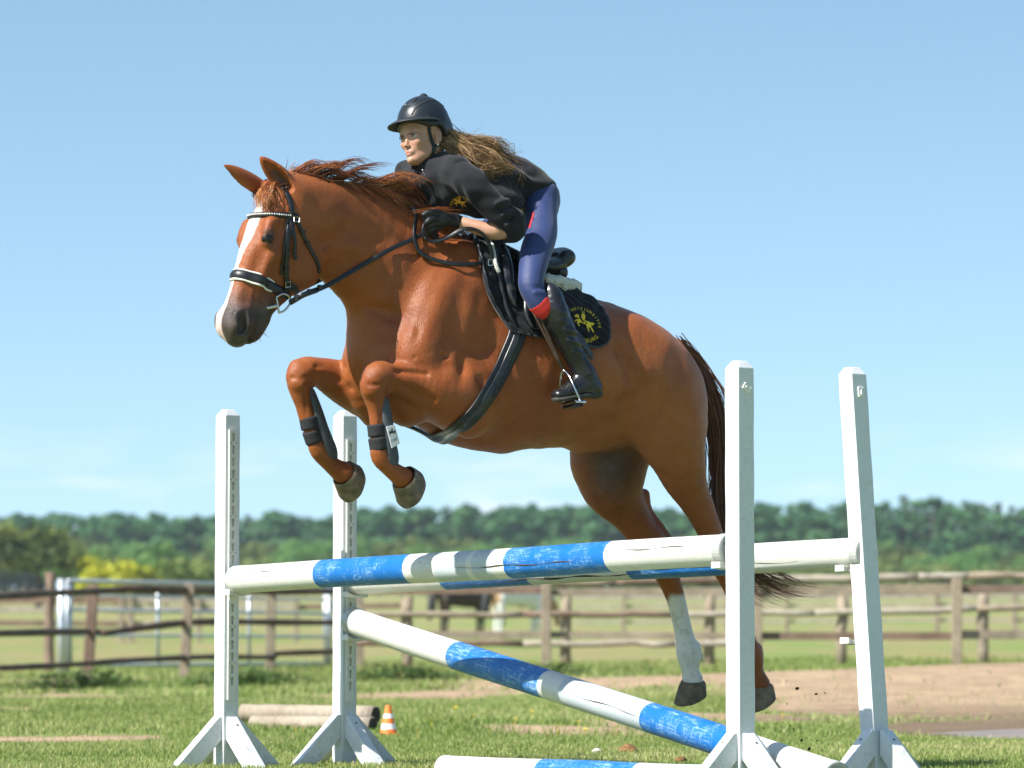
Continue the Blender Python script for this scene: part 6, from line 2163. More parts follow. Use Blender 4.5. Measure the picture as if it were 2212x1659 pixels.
# fleece half pad
hpd = empty('fleece_half_pad', hb(-.2, 0, 1.95)); tag(hpd, 'cream fleece pad showing behind and under the saddle', 'fleece pad')
HF = Field((-.48, -.34, 1.70), (.05, .36, 2.14), .005, axes=[FW, LF, UP], org=HO)
P, a1, a2 = T([(1184, 604, .19, 12), (1205, 610, .18, 15), (1226, 617, .15, 17), (1241, 623, .11, 15)])
HF.add(P, a1, k=.02)
HF.add(mir(P), a1, k=.02)
HF.add([P[-1], mir(P)[-1]], [a1[-1]] * 2, k=.02)
HF.disp(lambda Q: NZ(Q, 120.0) * .004 + NZ(Q + 2, 300.0) * .0022)
Vs_, Qs_ = HF.mesh(1)
obj('fleece', np_mesh('fleece', Vs_, Qs_), M_fleece, hpd)
for s in (1, -1):   # fleece strip in front of the knee roll
    kr = []
    for x, y in spline([(1048, 522), (1056, 545), (1062, 575), (1068, 592)], 4):
        h, n = cast(x, y); kr.append(np.array(h) + np.array(n) * .026 if h is not None else hp(x, y, .08))
    kr = np.array(kr) if s > 0 else mir(np.array(kr))
    mb = MB(); mb.tube(kr, np.linspace(.007, .009, len(kr)), 8); obj('fleece', mb.mesh('fleece', smooth=True), M_fleece, hpd)

# ---- tendon boots on the forelegs
M_bootg = simple('grey_neoprene', (.055, .062, .072), .65, var=.3, scale=30, bstr=.2)
M_elastic = simple('black_elastic', (.014, .014, .016), .85, var=.3, scale=60, bstr=.5, bscale=300, bdist=.001)
M_patch = simple('pale_grey_label', (.52, .54, .56), .6, var=.05, bstr=0)
def tendon_boot(path, bandrows, l, label, side):
    root = empty('tendon_boot', hp(path[3][0], path[3][1], l)); tag(root, label, 'tendon boot', 'boots on the forelegs')
    P, a1, a2 = T([(x, y, l, r) for x, y, r in path])
    FB = Field(P.min(0) - .09, P.max(0) + .09, .0045)
    FB.add(P, a1, k=.01)
    # open at the front: remove the shin
    Pc, c1, _ = T([(x - 13, y, l, r * .80) for x, y, r in path])
    FB.cut(Pc, c1, k=.004)
    FB.cut([Pc[0] + FW * .03, Pc[-1] + FW * .03], [.02, .02], k=.004)
    V, Q = FB.mesh(2)
    obj('shell', np_mesh('shell', V, Q), M_bootg, root)
    for (p, q, r) in bandrows:
        A1, b1, _ = T([(p[0], p[1], l, r), ((p[0] + q[0]) / 2, (p[1] + q[1]) / 2, l, r * .98), (q[0], q[1], l, r)])
        t, N_, B_ = frames(A1)
        mb = MB()
        ext = spline(A1, 4)
        mb.tube(ext, np.interp(np.linspace(0, 1, len(ext)), [0, .04, .5, .96, 1], [b1[0] * .93, b1[0], b1[0] * .985, b1[0], b1[0] * .93]), 20)
        obj('strap', mb.mesh('strap', smooth=True), M_elastic, root)
    return root
near_p = [(822, 862, 15), (824, 878, 19), (826, 905, 22), (829, 935, 23.5), (832, 962, 25), (838, 988, 24), (845, 1004, 15)]
near_b = [((814, 916), (817, 943), 22), ((817, 944), (822, 972), 23)]
tb = tendon_boot(near_p, near_b, .175, 'grey tendon boot with a pale printed label on the left foreleg', 1)
far_p = [(668, 850, 14), (672, 870, 18), (679, 897, 21), (687, 926, 22.5), (696, 953, 24), (706, 975, 23), (716, 990, 14)]
far_b = [((667, 900), (672, 927), 22), ((673, 929), (682, 956), 22)]
tendon_boot(far_p, far_b, -.165, 'grey tendon boot without a label on the right foreleg', -1)
# printed label
lab = [hp(836, 922, .226), hp(853, 918, .232), hp(864, 958, .232), hp(847, 968, .226)]
nl = np.cross(lab[1] - lab[0], lab[3] - lab[0]); nl /= np.linalg.norm(nl); nl = nl if nl @ (CO - lab[0]) > 0 else -nl
mb = MB(); mb.add(lab + [p - nl * .012 for p in lab], [(0, 1, 2, 3), (7, 6, 5, 4), (0, 4, 5, 1), (1, 5, 6, 2), (2, 6, 7, 3), (3, 7, 4, 0)])
ob = obj('label', mb.mesh('label'), M_patch, tb)
lb = BVHTree.FromPolygons([tuple(p) for p in lab], [(0, 1, 2, 3)])
V, F_ = text_polys('DMS', 8.5)
sn, cs = math.sin(R(-14)), math.cos(R(-14))
mb = lay([(851 + v[0] * cs * .8 - v[1] * sn * .0 + v[1] * .18, 954 - v[1] + v[0] * -.22) for v in V], F_, lb, .002)
obj('lettering', mb.mesh('lettering'), M_elastic, ob)
mb = MB()
for pl in emblem_polys(848, 934, 8.5, -.35):
    q = lay(*fill_poly(pl), lb, .002); mb.add(q.v, q.f)
obj('jumper_print', mb.mesh('jumper_print'), M_elastic, ob)
# ================================================================== RIDER
person = empty('person', hb(-.05, 0, 2.0))
tag(person, 'young rider in black helmet, dark sweatshirt and navy breeches crouching over the horse', 'person')
M_skin_c = (.62, .36, .25)
def skin_mat():
    m, nt, bs = mat_new('skin')
    v = coords(nt)
    base = ramp(nt, noise(nt, v, 22, 4), [(.3, (.40, .205, .130)), (.7, (.48, .265, .175))]).outputs[0]
    a = nt.nodes.new('ShaderNodeAttribute'); a.attribute_name = 'mark'
    sp = nt.nodes.new('ShaderNodeSeparateColor'); nt.links.new(a.outputs['Color'], sp.inputs[0])
    base = mixc(nt, sp.outputs['Red'], base, (.46, .17, .14))       # lips, flush
    base = mixc(nt, sp.outputs['Green'], base, (.085, .045, .028))   # brows, lashes
    nt.links.new(base, bs.inputs['Base Color'])
    bs.inputs['Roughness'].default_value = .45
    bs.inputs['Specular IOR Level'].default_value = .4
    bs.inputs['Subsurface Weight'].default_value = .12
    bs.inputs['Subsurface Radius'].default_value = (.012, .005, .003)
    bs.inputs['Subsurface Scale'].default_value = .4
    bump(nt, bs, noise(nt, v, 300, 3), .08, .001)
    return m
M_skin = skin_mat()
# ---- head frame
PR = R(48); ROLL = R(8); PIT = R(2)
rf = np.array([-math.cos(PR), -math.sin(PR), 0]); rl = np.array([math.sin(PR), -math.cos(PR), 0])
ru = UP * math.cos(ROLL) + rl * math.sin(ROLL) * -1.0
ru = UP * math.cos(ROLL) - rl * math.sin(ROLL); rl = rl * math.cos(ROLL) + UP * math.sin(ROLL)
rf2 = rf * math.cos(PIT) + ru * math.sin(PIT); ru = ru * math.cos(PIT) - rf * math.sin(PIT); rf = rf2
RH = hp(914, 301, .02)
def G(f, s, z): return RH + rf * f + rl * s + ru * z

FF = Field((-.16, -.13, -.24), (.16, .13, .16), .0027, axes=[rf, rl, ru], org=RH)
def fa(rows, k, n=None):
    FF.add([G(*q[:3]) for q in rows], [q[3] for q in rows], [q[4] if len(q) > 4 else q[3] for q in rows], rl, k=k)
fa([(-.012, 0, .045, .098, .074)], .02)
fa([(.030, 0, .055, .058, .056), (.034, 0, .01, .057, .054), (.040, 0, -.04, .050, .043), (.046, 0, -.074, .036, .029)], .025)
fa([(.050, .029, -.022, .027, .020)], .02); fa([(.050, -.029, -.022, .027, .020)], .02)
for s in (1, -1):
    fa([(-.005, s * .054, -.040, .020, .013), (.022, s * .041, -.066, .015, .011), (.062, s * .015, -.090, .014, .013)], .02)   # jaw
    fa([(.076, s * .014, .018, .011), (.072, s * .040, .017, .010)], .016)          # brow
    fa([(.068, s * .041, -.022, .011, .010)], .018)                                # cheekbone
    FF.cut([G(.102, s * .026, .001), G(.099, s * .037, .001)], [.0125, .0115], k=.010)
    fa([(.095, s * .0085, -.0405, .0055)], .006)                                   # nostril wing
    FF.cut([G(.098, s * .006, -.047)], [.0030], k=.003)
fa([(.082, 0, .006, .0070), (.091, 0, -.012, .0066), (.100, 0, -.031, .0078), (.1035, 0, -.0375, .0078)], .009)    # nose
fa([(.083, 0, -.063, .012, .020)], .012)                                          # mouth mound
fa([(.0885, -.011, -.0620, .0036), (.0920, 0, -.0605, .0042), (.0885, .011, -.0620, .0036)], .004)
fa([(.0865, -.010, -.0735, .0038), (.0895, 0, -.0745, .0048), (.0865, .010, -.0735, .0038)], .004)
FF.cut([G(.0955, -.011, -.0676), G(.0980, 0, -.0674), G(.0955, .011, -.0676)], [.0022, .0045, .0022], k=.002)
fa([(.079, 0, -.094, .0145, .014)], .012)                                         # chin
FF.swell([G(.090, -.012, -.083), G(.092, .012, -.083)], .005, -.0025)
for s in (1, -1):     # ears
    fa([(-.012, s * .071, .008, .019, .008), (-.010, s * .073, -.012, .016, .007), (-.004, s * .070, -.028, .010, .006)], .006)
    FF.cut([G(-.010, s * .081, .008), G(-.008, s * .081, -.010)], [.010, .008], [.006, .005], rl, k=.004)
# neck
fa([(-.030, 0, -.03, .055, .050), (-.050, .0, -.10, .052, .050), (-.075, -.0, -.17, .056, .056), (-.10, 0, -.23, .06, .06)], .03)
Vf, Qf = FF.mesh(2)
# forearms join the same body through the sleeves: one continuous figure under the clothes
ELB = hp(1104, 494, .27); WRI = hp(985, 478, .15)
BF = Field((-.75, -.42, 1.55), (.80, .48, 2.55), .0075, axes=[FW, LF, UP], org=HO)
BF.add([hp(1160, 425, 0), hp(1100, 402, 0), hp(1030, 388, 0), hp(960, 378, 0)], [.075, .095, .10, .08], [.12, .12, .13, .12], LF, k=.03)
BF.add([hp(985, 366, .17), hp(1035, 408, .25), hp(1080, 455, .27), ELB], [.045, .042, .038, .034], k=.03)
BF.add([ELB, hp(1070, 500, .25), hp(1030, 491, .205), WRI, hp(965, 478, .14)], [.034, .034, .029, .0225, .021], k=.02)
BF.add([hp(880, 378, -.17), hp(905, 440, -.27), hp(895, 468, -.12), hp(890, 466, -.07)], [.045, .038, .03, .022], k=.03)
BF.add([hp(940, 372, .01), G(-.06, 0, -.13)], [.06, .05], k=.03)
for s in (1, -1):
    BF.add([(lambda q: q if s > 0 else q - 2 * ((q - HO) @ LF) * LF)(hp(*r_)) for r_ in ((1174, 440, .09), (1166, 505, .19), (1150, 585, .31), (1150, 625, .345))], [.050, .045, .038, .034], k=.02)
Vb, Qb = BF.mesh(2)
nf = len(Vf)
me = np_mesh('body', np.vstack([Vf, Vb]), np.vstack([Qf, Qb + nf]))
fl_ = Vf - RH; ff, fs, fz = fl_ @ rf, fl_ @ rl, fl_ @ ru
lip = np.exp(-(((fz + .0675) / .0098) ** 4 + (fs / .0145) ** 4)) * (ff > .078)
flush = .22 * sum(np.exp(-(np.linalg.norm(Vf - G(.08, s * .04, -.036), axis=1) / .022) ** 2) for s in (1, -1))
red = np.clip(lip * .7 + flush + .15 * np.exp(-(np.linalg.norm(Vf - G(.103, 0, -.034), axis=1) / .012) ** 2), 0, 1)
brow = np.zeros(nf)
for s in (1, -1):
    brow = np.maximum(brow, np.exp(-(seg_d(Vf, [G(.088, s * .012, .0135), G(.088, s * .028, .0185), G(.076, s * .046, .0150)]) / .0060) ** 4) * .25)
    brow = np.maximum(brow, np.exp(-(seg_d(Vf, [G(.090, s * .020, .008), G(.092, s * .031, .011), G(.084, s * .043, .006)]) / .0036) ** 2) * .35)
mk = np.zeros((nf + len(Vb), 4), np.float32); mk[:nf, 0] = red; mk[:nf, 1] = brow; mk[:, 3] = 1
mk[:nf, 1] = np.maximum(mk[:nf, 1], .85 * np.exp(-(((fz + .0675) / .0030) ** 4 + (fs / .012) ** 4)) * (ff > .076) * (ff < .0925))
me.attributes.new('mark', 'FLOAT_COLOR', 'POINT').data.foreach_set('color', mk.ravel())
obj('body', me, M_skin, person)
face_bvh = BVHTree.FromPolygons([tuple(v) for v in Vf], [tuple(int(i) for i in q) for q in Qf])
# eyebrows
M_brow = simple('brown_eyebrow', (.060, .032, .020), .7, var=.3, bstr=0)
for rows in ([(879, 292), (886, 288.5), (896, 286.5), (905, 287), (910, 290)], [(872, 294), (867, 292), (862, 292.5), (858, 296)]):
    bp_ = []
    for x, y in spline(np.array(rows, float), 3):
        h = face_bvh.ray_cast(Vector(CO), Vector(ray(x, y)).normalized())
        if h[0] is not None: bp_.append(np.array(h[0]) + np.array(h[1]) * .0004)
    if len(bp_) > 3:
        mb = MB(); mb.tube(np.array(bp_), np.interp(np.linspace(0, 1, len(bp_)), [0, .3, 1], [.0011, .0017, .0006]), 7, flat=.7)
        obj('eyebrow', mb.mesh('eyebrow', smooth=True), M_brow, person)
# eyes and teeth
M_skin_l = simple('eyelid_skin', (.36, .18, .12), .5, var=.05, bstr=0); M_lash = simple('eyelid_with_lashes', (.22, .11, .075), .5, var=.1, bstr=0)
M_eyew = simple('eye_white', (.50, .48, .46), .2, var=.05, bstr=0)
M_iris = simple('grey_blue_iris', (.045, .065, .09), .15, var=.3, scale=300, bstr=0)
M_pupil = simple('pupil', (.008, .008, .008), .1, bstr=0)
M_teeth = simple('teeth', (.75, .70, .62), .3, bstr=0)
def ball(c, r, mat, name, parent, sc=(1, 1, 1)):
    bm = bmesh.new(); bmesh.ops.create_uvsphere(bm, u_segments=16, v_segments=10, radius=r)
    me = bpy.data.meshes.new(name); bm.to_mesh(me); bm.free()
    for p in me.polygons: p.use_smooth = True
    me.transform(Matrix.Translation(Vector(c)))
    return obj(name, me, mat, parent)
for s in (1, -1):
    c = G(.0800, s * .031, .0005)
    e = ball(c, .0112, M_eyew, 'eye', person)
    for zz_, up_l in ((.0052, 1), (-.0052, 0)):
        lp_ = spline([c + rf * .0085 + rl * (-.0125) + ru * zz_ * .15, c + rf * .0122 + rl * -.004 + ru * zz_, c + rf * .0120 + rl * .004 + ru * zz_, c + rf * .0075 + rl * .0125 + ru * zz_ * .3], 4)
        mbl = MB(); mbl.tube(lp_, np.interp(np.linspace(0, 1, len(lp_)), [0, .5, 1], [.0012, .0026, .0012]), 8)
        obj('eyelid', mbl.mesh('eyelid', smooth=True), M_skin_l if not up_l else M_lash, person)
    look = rf * .97 + rl * .10; look /= np.linalg.norm(look)
    ball(c + look * .0066, .0060, M_iris, 'iris', e); ball(c + look * .0104, .0030, M_pupil, 'pupil', e)
mb = MB(); tp_ = spline([G(.0865, -.009, -.0645), G(.0892, 0, -.0640), G(.0865, .009, -.0645)], 4)
mb.tube(tp_, np.full(len(tp_), .0019), 8); obj('teeth', mb.mesh('teeth', smooth=True), M_teeth, person)
# ---- helmet
helmet = empty('riding_helmet', G(0, 0, .06)); helmet.parent = person; helmet.matrix_parent_inverse = PARINV(person)
M_helm = simple('matt_black_helmet_shell', (.010, .013, .017), .38, var=.2, scale=9, bstr=.12, bscale=60, coat=.1)
M_helm2 = simple('helmet_rubber_trim', (.009, .013, .015), .6, var=.2, bstr=.1)
bpy.data.objects.remove(helmet)
HF_ = Field((-.17, -.14, -.10), (.16, .14, .20), .0035, axes=[rf, rl, ru], org=RH)
HF_.add([G(-.010, 0, .062), G(-.014, 0, .050)], [.112, .113], [.097, .098], rl, k=.02)
HF_.add([G(-.072, 0, .03), G(-.075, 0, -.005)], [.052, .040], [.075, .062], rl, k=.03)
HF_.add([G(-.022, 0, .168), G(-.022, 0, .1695)], [.020, .019], k=.004)
pl_n = -(ru * .93 + rf * -.33); pl_n /= np.linalg.norm(pl_n)
HF_.halfspace(G(.10, 0, .052), pl_n, .004)
HF_.cut([G(.01, .12, -.01), G(-.01, -.12, -.01)], [.046, .046], k=.008)      # ear arches
for s in (1, -1):
    P = [G(.098, s * .045, .085), G(.075, s * .062, .125), G(.030, s * .062, .160), G(-.03, s * .055, .172), (G(-.09, s * .05, .145))]
    HF_.swell(P, .0045, -.0055)
    HF_.swell([G(.05, s * .035, .158), G(.03, s * .037, .170)], .005, -.008)
HF_.swell([G(.085, .02, .125), G(.085, -.02, .125)], .006, -.003)
Vq, Qq = HF_.mesh(2)
hm = obj('helmet', np_mesh('helmet', Vq, Qq), M_helm, person)
helm_bvh = BVHTree.FromPolygons([tuple(v) for v in Vq], [tuple(int(i) for i in q) for q in Qq])
# peak
V = []; f = []; K = 25
for i in range(K):
    ph = R(-80 + 160 * i / (K - 1))
    e = rf * math.cos(ph) + rl * math.sin(ph) * .86
    out_ = .052 * max(.04, math.cos(ph * .98)) ** .8
    base = G(-.012, 0, .0) + e * .112 + ru * (.066 - .012 * (1 - math.cos(ph)))
    tip = base + e * out_ - ru * (.018 * math.cos(ph))
    for q in (base - e * .012 + ru * .006, (base + tip) / 2 + ru * .007, tip + ru * .001, tip - ru * .0035, (base + tip) / 2 + ru * .001, base - e * .012 - ru * .002): V.append(q)
for i in range(K - 1):
    for j in range(6):
        jj = (j + 1) % 6; f.append((i * 6 + j, i * 6 + jj, (i + 1) * 6 + jj, (i + 1) * 6 + j))
f += [tuple(range(6)), tuple((K - 1) * 6 + j for j in range(6))]
mb = MB(); mb.add(V, f); obj('peak', mb.mesh('peak', smooth=True), M_helm2, hm)
ball(G(.062, .087, .063), .0042, M_lshine, 'peak_button', hm)
c = G(.095, .012, .118); mb = MB()
h = helm_bvh.ray_cast(Vector(CO), Vector(ray(875, 226)).normalized())
if h[0] is None: h = helm_bvh.find_nearest(Vector(G(.085, .012, .128)))
c = np.array(h[0]); n = np.array(h[1])
a = np.cross(n, UP); a /= np.linalg.norm(a); b = np.cross(n, a)
mb.tube(np.array([c + n * .001 + a * .0055 * math.cos(t) + b * .0055 * math.sin(t) for t in np.linspace(0, 6.283, 17)]), np.full(17, .0016), 6)
obj('vent_ring', mb.mesh('vent_ring', smooth=True), M_steel, hm)
def helm_pts(rows, off=.0008, m=4):
    P_ = []
    for x, y in spline(np.array(rows, float), m):
        h_ = helm_bvh.ray_cast(Vector(CO), Vector(ray(x, y)).normalized())
        if h_[0] is not None: P_.append(np.array(h_[0]) + np.array(h_[1]) * off)
    return np.array(P_)
M_zipseam = simple('grey_seam_piping', (.05, .052, .055), .5, var=.3, scale=400, bstr=0)
for rows, r_, mm in (([(889, 247), (897, 234), (912, 223), (928, 217), (944, 219), (958, 230)], .0022, M_zipseam), ([(891, 221), (901, 214)], .0030, M_helm2), ([(857, 232), (877, 231), (876, 240)], .0014, M_helm2), ([(930, 206), (946, 210)], .0032, M_helm2)):
    sp_ = helm_pts(rows)
    if len(sp_) > 3:
        mb = MB(); mb.tube(sp_, np.full(len(sp_), r_), 7); obj('seam', mb.mesh('seam', smooth=True), mm, hm)
# badge on the front of the helmet
M_badw = simple('badge_white', (.78, .78, .78), .4, var=.03, bstr=0); M_badr = simple('badge_red', (.55, .02, .03), .4, var=.03, bstr=0)
mb = lay([(857, 242), (873, 241), (873, 252), (857, 253)], [(0, 1, 2, 3)], helm_bvh, .004)
if mb.f:
    bd = obj('badge', mb.mesh('badge'), M_helm2, hm)
    for (x0, x1, y0, y1, mm) in ((861, 866, 248.5, 251.5, M_badw), (868, 871, 248.5, 251.5, M_badr)):
        q = lay([(x0, y0), (x1, y0), (x1, y1), (x0, y1)], [(0, 1, 2, 3)], helm_bvh, .0052)
        if q.f: obj('badge_field', q.mesh('badge_field'), mm, bd)
    V, F_ = text_polys('CASCO', 6.5)
    q = lay([(865 + v[0] * .78, 247.3 - v[1]) for v in V], F_, helm_bvh, .0055)
    if q.f: obj('lettering', q.mesh('lettering'), M_badw, bd)
# straps
M_web = simple('black_webbing', (.010, .014, .015), .8, var=.3, scale=200, bstr=.5, bscale=500, bdist=.001)
def face_strap(rows, w, off=.004, nm='chin_strap'):
    P = []; Nn = []
    for x, y, dfl in rows:
        h = face_bvh.ray_cast(Vector(CO), Vector(ray(x, y)).normalized())
        if h[0] is None: q = G(*dfl); n_ = rl
        else: q = np.array(h[0]) + np.array(h[1]) * off; n_ = np.array(h[1])
        P.append(q); Nn.append(n_)
    P, Nn = smooth_path(np.array(P), np.array(Nn), 5)
    return obj(nm, strap_mesh(P, Nn, w, .003), M_web, hm)
face_strap([(925, 272, (.03, .075, .04)), (927, 285, (.03, .074, .01)), (930, 298, (.025, .07, -.01)), (935, 312, (.02, .065, -.035)), (937, 322, (.02, .062, -.05)), (931, 335, (.03, .05, -.08)), (922, 346, (.05, .035, -.10)), (912, 357, (.06, .01, -.118)), (905, 361, (.06, -.02, -.118))], .014)
face_strap([(968, 290, (-.07, .06, .01)), (962, 302, (-.055, .066, -.01)), (950, 310, (-.03, .07, -.03)), (938, 316, (.0, .068, -.04))], .014, .006)
ball(G(-.004, .072, -.036), .0045, M_badw, 'earring', person)
mb = MB(); mb.box(hp(937, 322, .09), cx, UP, LF, .008, .010, .006); obj('strap_clasp', mb.mesh('strap_clasp', bevel=.002), M_helm2, hm)

# ---- sweatshirt
JF_ = Field((-.62, -.46, 1.80), (.82, .52, 2.58), .0058, axes=[FW, LF, UP], org=HO)
P, a1, a2 = T([(1150, 412, 0, 43, 1.55), (1126, 403, 0, 54, 1.40), (1095, 394, 0, 62, 1.30), (1045, 388, 0, 62, 1.30), (1000, 382, 0, 58, 1.35), (962, 378, 0, 48, 1.5)])
JF_.add(P, a1, a2, LF, k=.03)
JF_.add([hp(985, 370, .165), hp(935, 370, 0), hp(882, 376, -.165)], [.055, .078, .044], k=.04)
JF_.add([hp(925, 395, .0), hp(945, 420, .02)], [.09, .07], [.13, .12], LF, k=.04)
JF_.add([hp(985, 415, .08), hp(1040, 432, .10), hp(1090, 440, .08)], [.075, .07, .06], [.09, .10, .10], LF, k=.04)
P, a1, _ = T([(988, 372, .175, 36), (1014, 394, .225, 37), (1042, 422, .255, 36), (1070, 451, .27, 34), (1090, 474, .275, 31), (1103, 491, .27, 28)])
JF_.add(P, a1, k=.025)
P, a1, _ = T([(1104, 478, .272, 29), (1108, 497, .27, 28), (1098, 505, .265, 22)])
JF_.add(P, a1, k=.012)
P, a1, _ = T([(886, 380, -.165, 33), (894, 410, -.22, 32), (902, 440, -.25, 29), (898, 462, -.17, 24), (892, 468, -.09, 19)])
JF_.add(P, a1, k=.02)
JF_.add([G(-.075, 0, -.155), G(-.065, 0, -.125)], [.064, .060], k=.02)            # stand collar
JF_.cut([G(-.055, 0, -.08), G(-.062, 0, -.118)], [.050, .051], k=.004)
# cuff opening for the forearm
JF_.cut([hp(1078, 502, .252), hp(1050, 497, .23)], [.037, .045], k=.006)
# folds
def jf(rows, w, a): JF_.swell([hp(*q) for q in rows], w, a)
jf([(1040, 430, .33), (1065, 440, .345), (1098, 432, .31)], .010, 0.0160); jf([(1045, 446, .33), (1072, 456, .35), (1104, 448, .31)], .008, -0.0192)
jf([(1052, 462, .33), (1080, 466, .345), (1112, 456, .3)], .008, 0.0160); jf([(1062, 474, .33), (1086, 480, .34), (1114, 470, .3)], .007, -0.0160)
jf([(1072, 484, .33), (1092, 488, .33), (1117, 480, .3)], .007, 0.0128)
jf([(1020, 425, .30), (1044, 440, .31)], .009, -0.0160); jf([(1010, 412, .29), (1040, 428, .32)], .009, 0.0096)
jf([(988, 400, .25), (1002, 430, .24), (1020, 455, .22)], .012, -0.0256)            # under the arm
jf([(985, 350, .22), (975, 375, .24), (984, 402, .25)], .005, -0.0064)              # armhole seam
jf([(985, 352, .22), (1012, 346, .24), (1042, 356, .25)], .005, -0.0064)
jf([(925, 380, .12), (940, 410, .12), (952, 440, .10)], .012, -0.0144); jf([(905, 370, .05), (925, 410, .06), (940, 440, .06)], .005, -0.0080)
jf([(1120, 372, .16), (1150, 392, .16), (1180, 402, .12)], .018, 0.0160); jf([(1100, 390, .18), (1140, 415, .18), (1172, 432, .14)], .016, -0.0192)
jf([(1130, 430, .16), (1160, 448, .14)], .012, 0.0128); jf([(1150, 372, .1), (1180, 390, .08)], .012, -0.0128)
jf([(870, 382, -.1), (885, 405, -.15), (895, 430, -.18)], .010, -0.0128)
JF_.disp(lambda Q: NZ(Q, 24.0) * .0055 + NZ(Q * np.array([1, 1, 1.6]) + 1, 55.0) * .0030)
JF_.halfspace(hp(1180, 430, 0), -FW * .62 - UP * .78, .006)                          # hem
Vj, Qj = JF_.mesh(2)
M_jack = simple('black_fleece_cloth', (.018, .0185, .0215), .95, var=.22, scale=14, bstr=.35, bscale=420, bdist=.0012, sheen=.10, spec=.15)
jo = obj('sweatshirt', np_mesh('sweatshirt', Vj, Qj), M_jack, person)
jack_bvh = BVHTree.FromPolygons([tuple(v) for v in Vj], [tuple(int(i) for i in q) for q in Qj])
mb = arc_text('ENSTEINREITER', 995, 447, 19, -78, 48, 6.6, jack_bvh, squash=1.0, off=.003)
obj('lettering', mb.mesh('lettering'), M_embro, jo)
mb = MB()
for pl in emblem_polys(994, 438, 13, .12):
    q = lay(*fill_poly(pl), jack_bvh, .003); mb.add(q.v, q.f)
obj('pony_emblem', mb.mesh('pony_emblem'), M_embro, jo)
# zip
zp = []
for x, y in spline([(908, 362), (918, 378), (930, 400), (940, 425)], 5):
    h = jack_bvh.ray_cast(Vector(CO), Vector(ray(x, y)).normalized())
    if h[0] is not None: zp.append(np.array(h[0]) + np.array(h[1]) * .001)
if len(zp) > 3:
    mb = MB(); mb.tube(np.array(zp), np.full(len(zp), .0024), 6); obj('zip', mb.mesh('zip', smooth=True), M_leather, jo)
ball(np.array(zp[2]) + LF * .006, .004, M_steel, 'zip_pull', jo)
# cuff roll
cf_ = []
cc = hp(1091, 503, .262)
axc = hp(1050, 496, .23) - cc; axc /= np.linalg.norm(axc)
n1 = UP - axc * axc[2]; n1 /= np.linalg.norm(n1); n2 = np.cross(axc, n1)

# ---- breeches
BR = Field((-.55, -.52, 1.55), (.30, .52, 2.42), .0055, axes=[FW, LF, UP], org=HO)
for s in (1, -1):
    rows = [(1166, 425, .085, 38), (1167, 465, .13, 36.5), (1168, 505, .20, 35), (1156, 550, .27, 33), (1148, 590, .32, 29.5), (1147, 618, .345, 27.5), (1158, 644, .36, 25), (1174, 668, .365, 24)]
    P, a1, _ = T(rows)
    if s < 0: P = mir(P)
    BR.add(P, a1, k=.02)
BR.add([hp(1164, 426, .07), hp(1164, 426, -.07)], [.072, .072], k=.03)
BR.add([hp(1178, 440, .06), hp(1178, 452, .07)], [.058, .053], k=.03)
def bf_(rows, w, a): BR.swell([hp(*q) for q in rows], w, a)
bf_([(1135, 600, .39), (1150, 618, .40), (1170, 622, .39)], .008, -.006); bf_([(1135, 612, .39), (1152, 630, .40), (1174, 634, .39)], .008, .005)
bf_([(1150, 470, .2), (1175, 478, .2), (1200, 476, .16)], .006, -.004); bf_([(1160, 440, .2), (1146, 530, .32), (1136, 600, .37), (1152, 645, .4)], .004, -.003)
BR.disp(lambda Q: NZ(Q, 40.0) * .0016)
Vr, Qr = BR.mesh(2)
M_breech = simple('navy_stretch_breeches', (.015, .031, .118), .6, var=.16, scale=12, bstr=.25, bscale=380, bdist=.0008, sheen=.12)
bo = obj('breeches', np_mesh('breeches', Vr, Qr), M_breech, person)
br_bvh = BVHTree.FromPolygons([tuple(v) for v in Vr], [tuple(int(i) for i in q) for q in Qr])
q = lay([(1149, 457), (1155, 459), (1145, 493), (1138, 491)], [(0, 1, 2, 3)], br_bvh, .003)
if q.f: 
    tg = obj('red_tag', q.mesh('red_tag'), simple('red_woven_tag', (.36, .015, .03), .7, var=.1, bstr=.2), bo)
# red sock band at the knee
RB = Field((-.3, .18, 1.55), (.2, .52, 2.0), .0045, axes=[FW, LF, UP], org=HO)
P, a1, _ = T([(1164, 654, .362, 25.5), (1174, 666, .366, 25.5)])
RB.add(P, a1, k=.01)
ax_b = P[1] - P[0]; ax_b /= np.linalg.norm(ax_b)
RB.halfspace(P[0] - ax_b * .006, -ax_b, .002)
Vr, Qr = RB.mesh(1)
obj('red_sock', np_mesh('red_sock', Vr, Qr), simple('red_knit', (.55, .025, .015), .9, var=.12, bstr=.4, bscale=300), person)

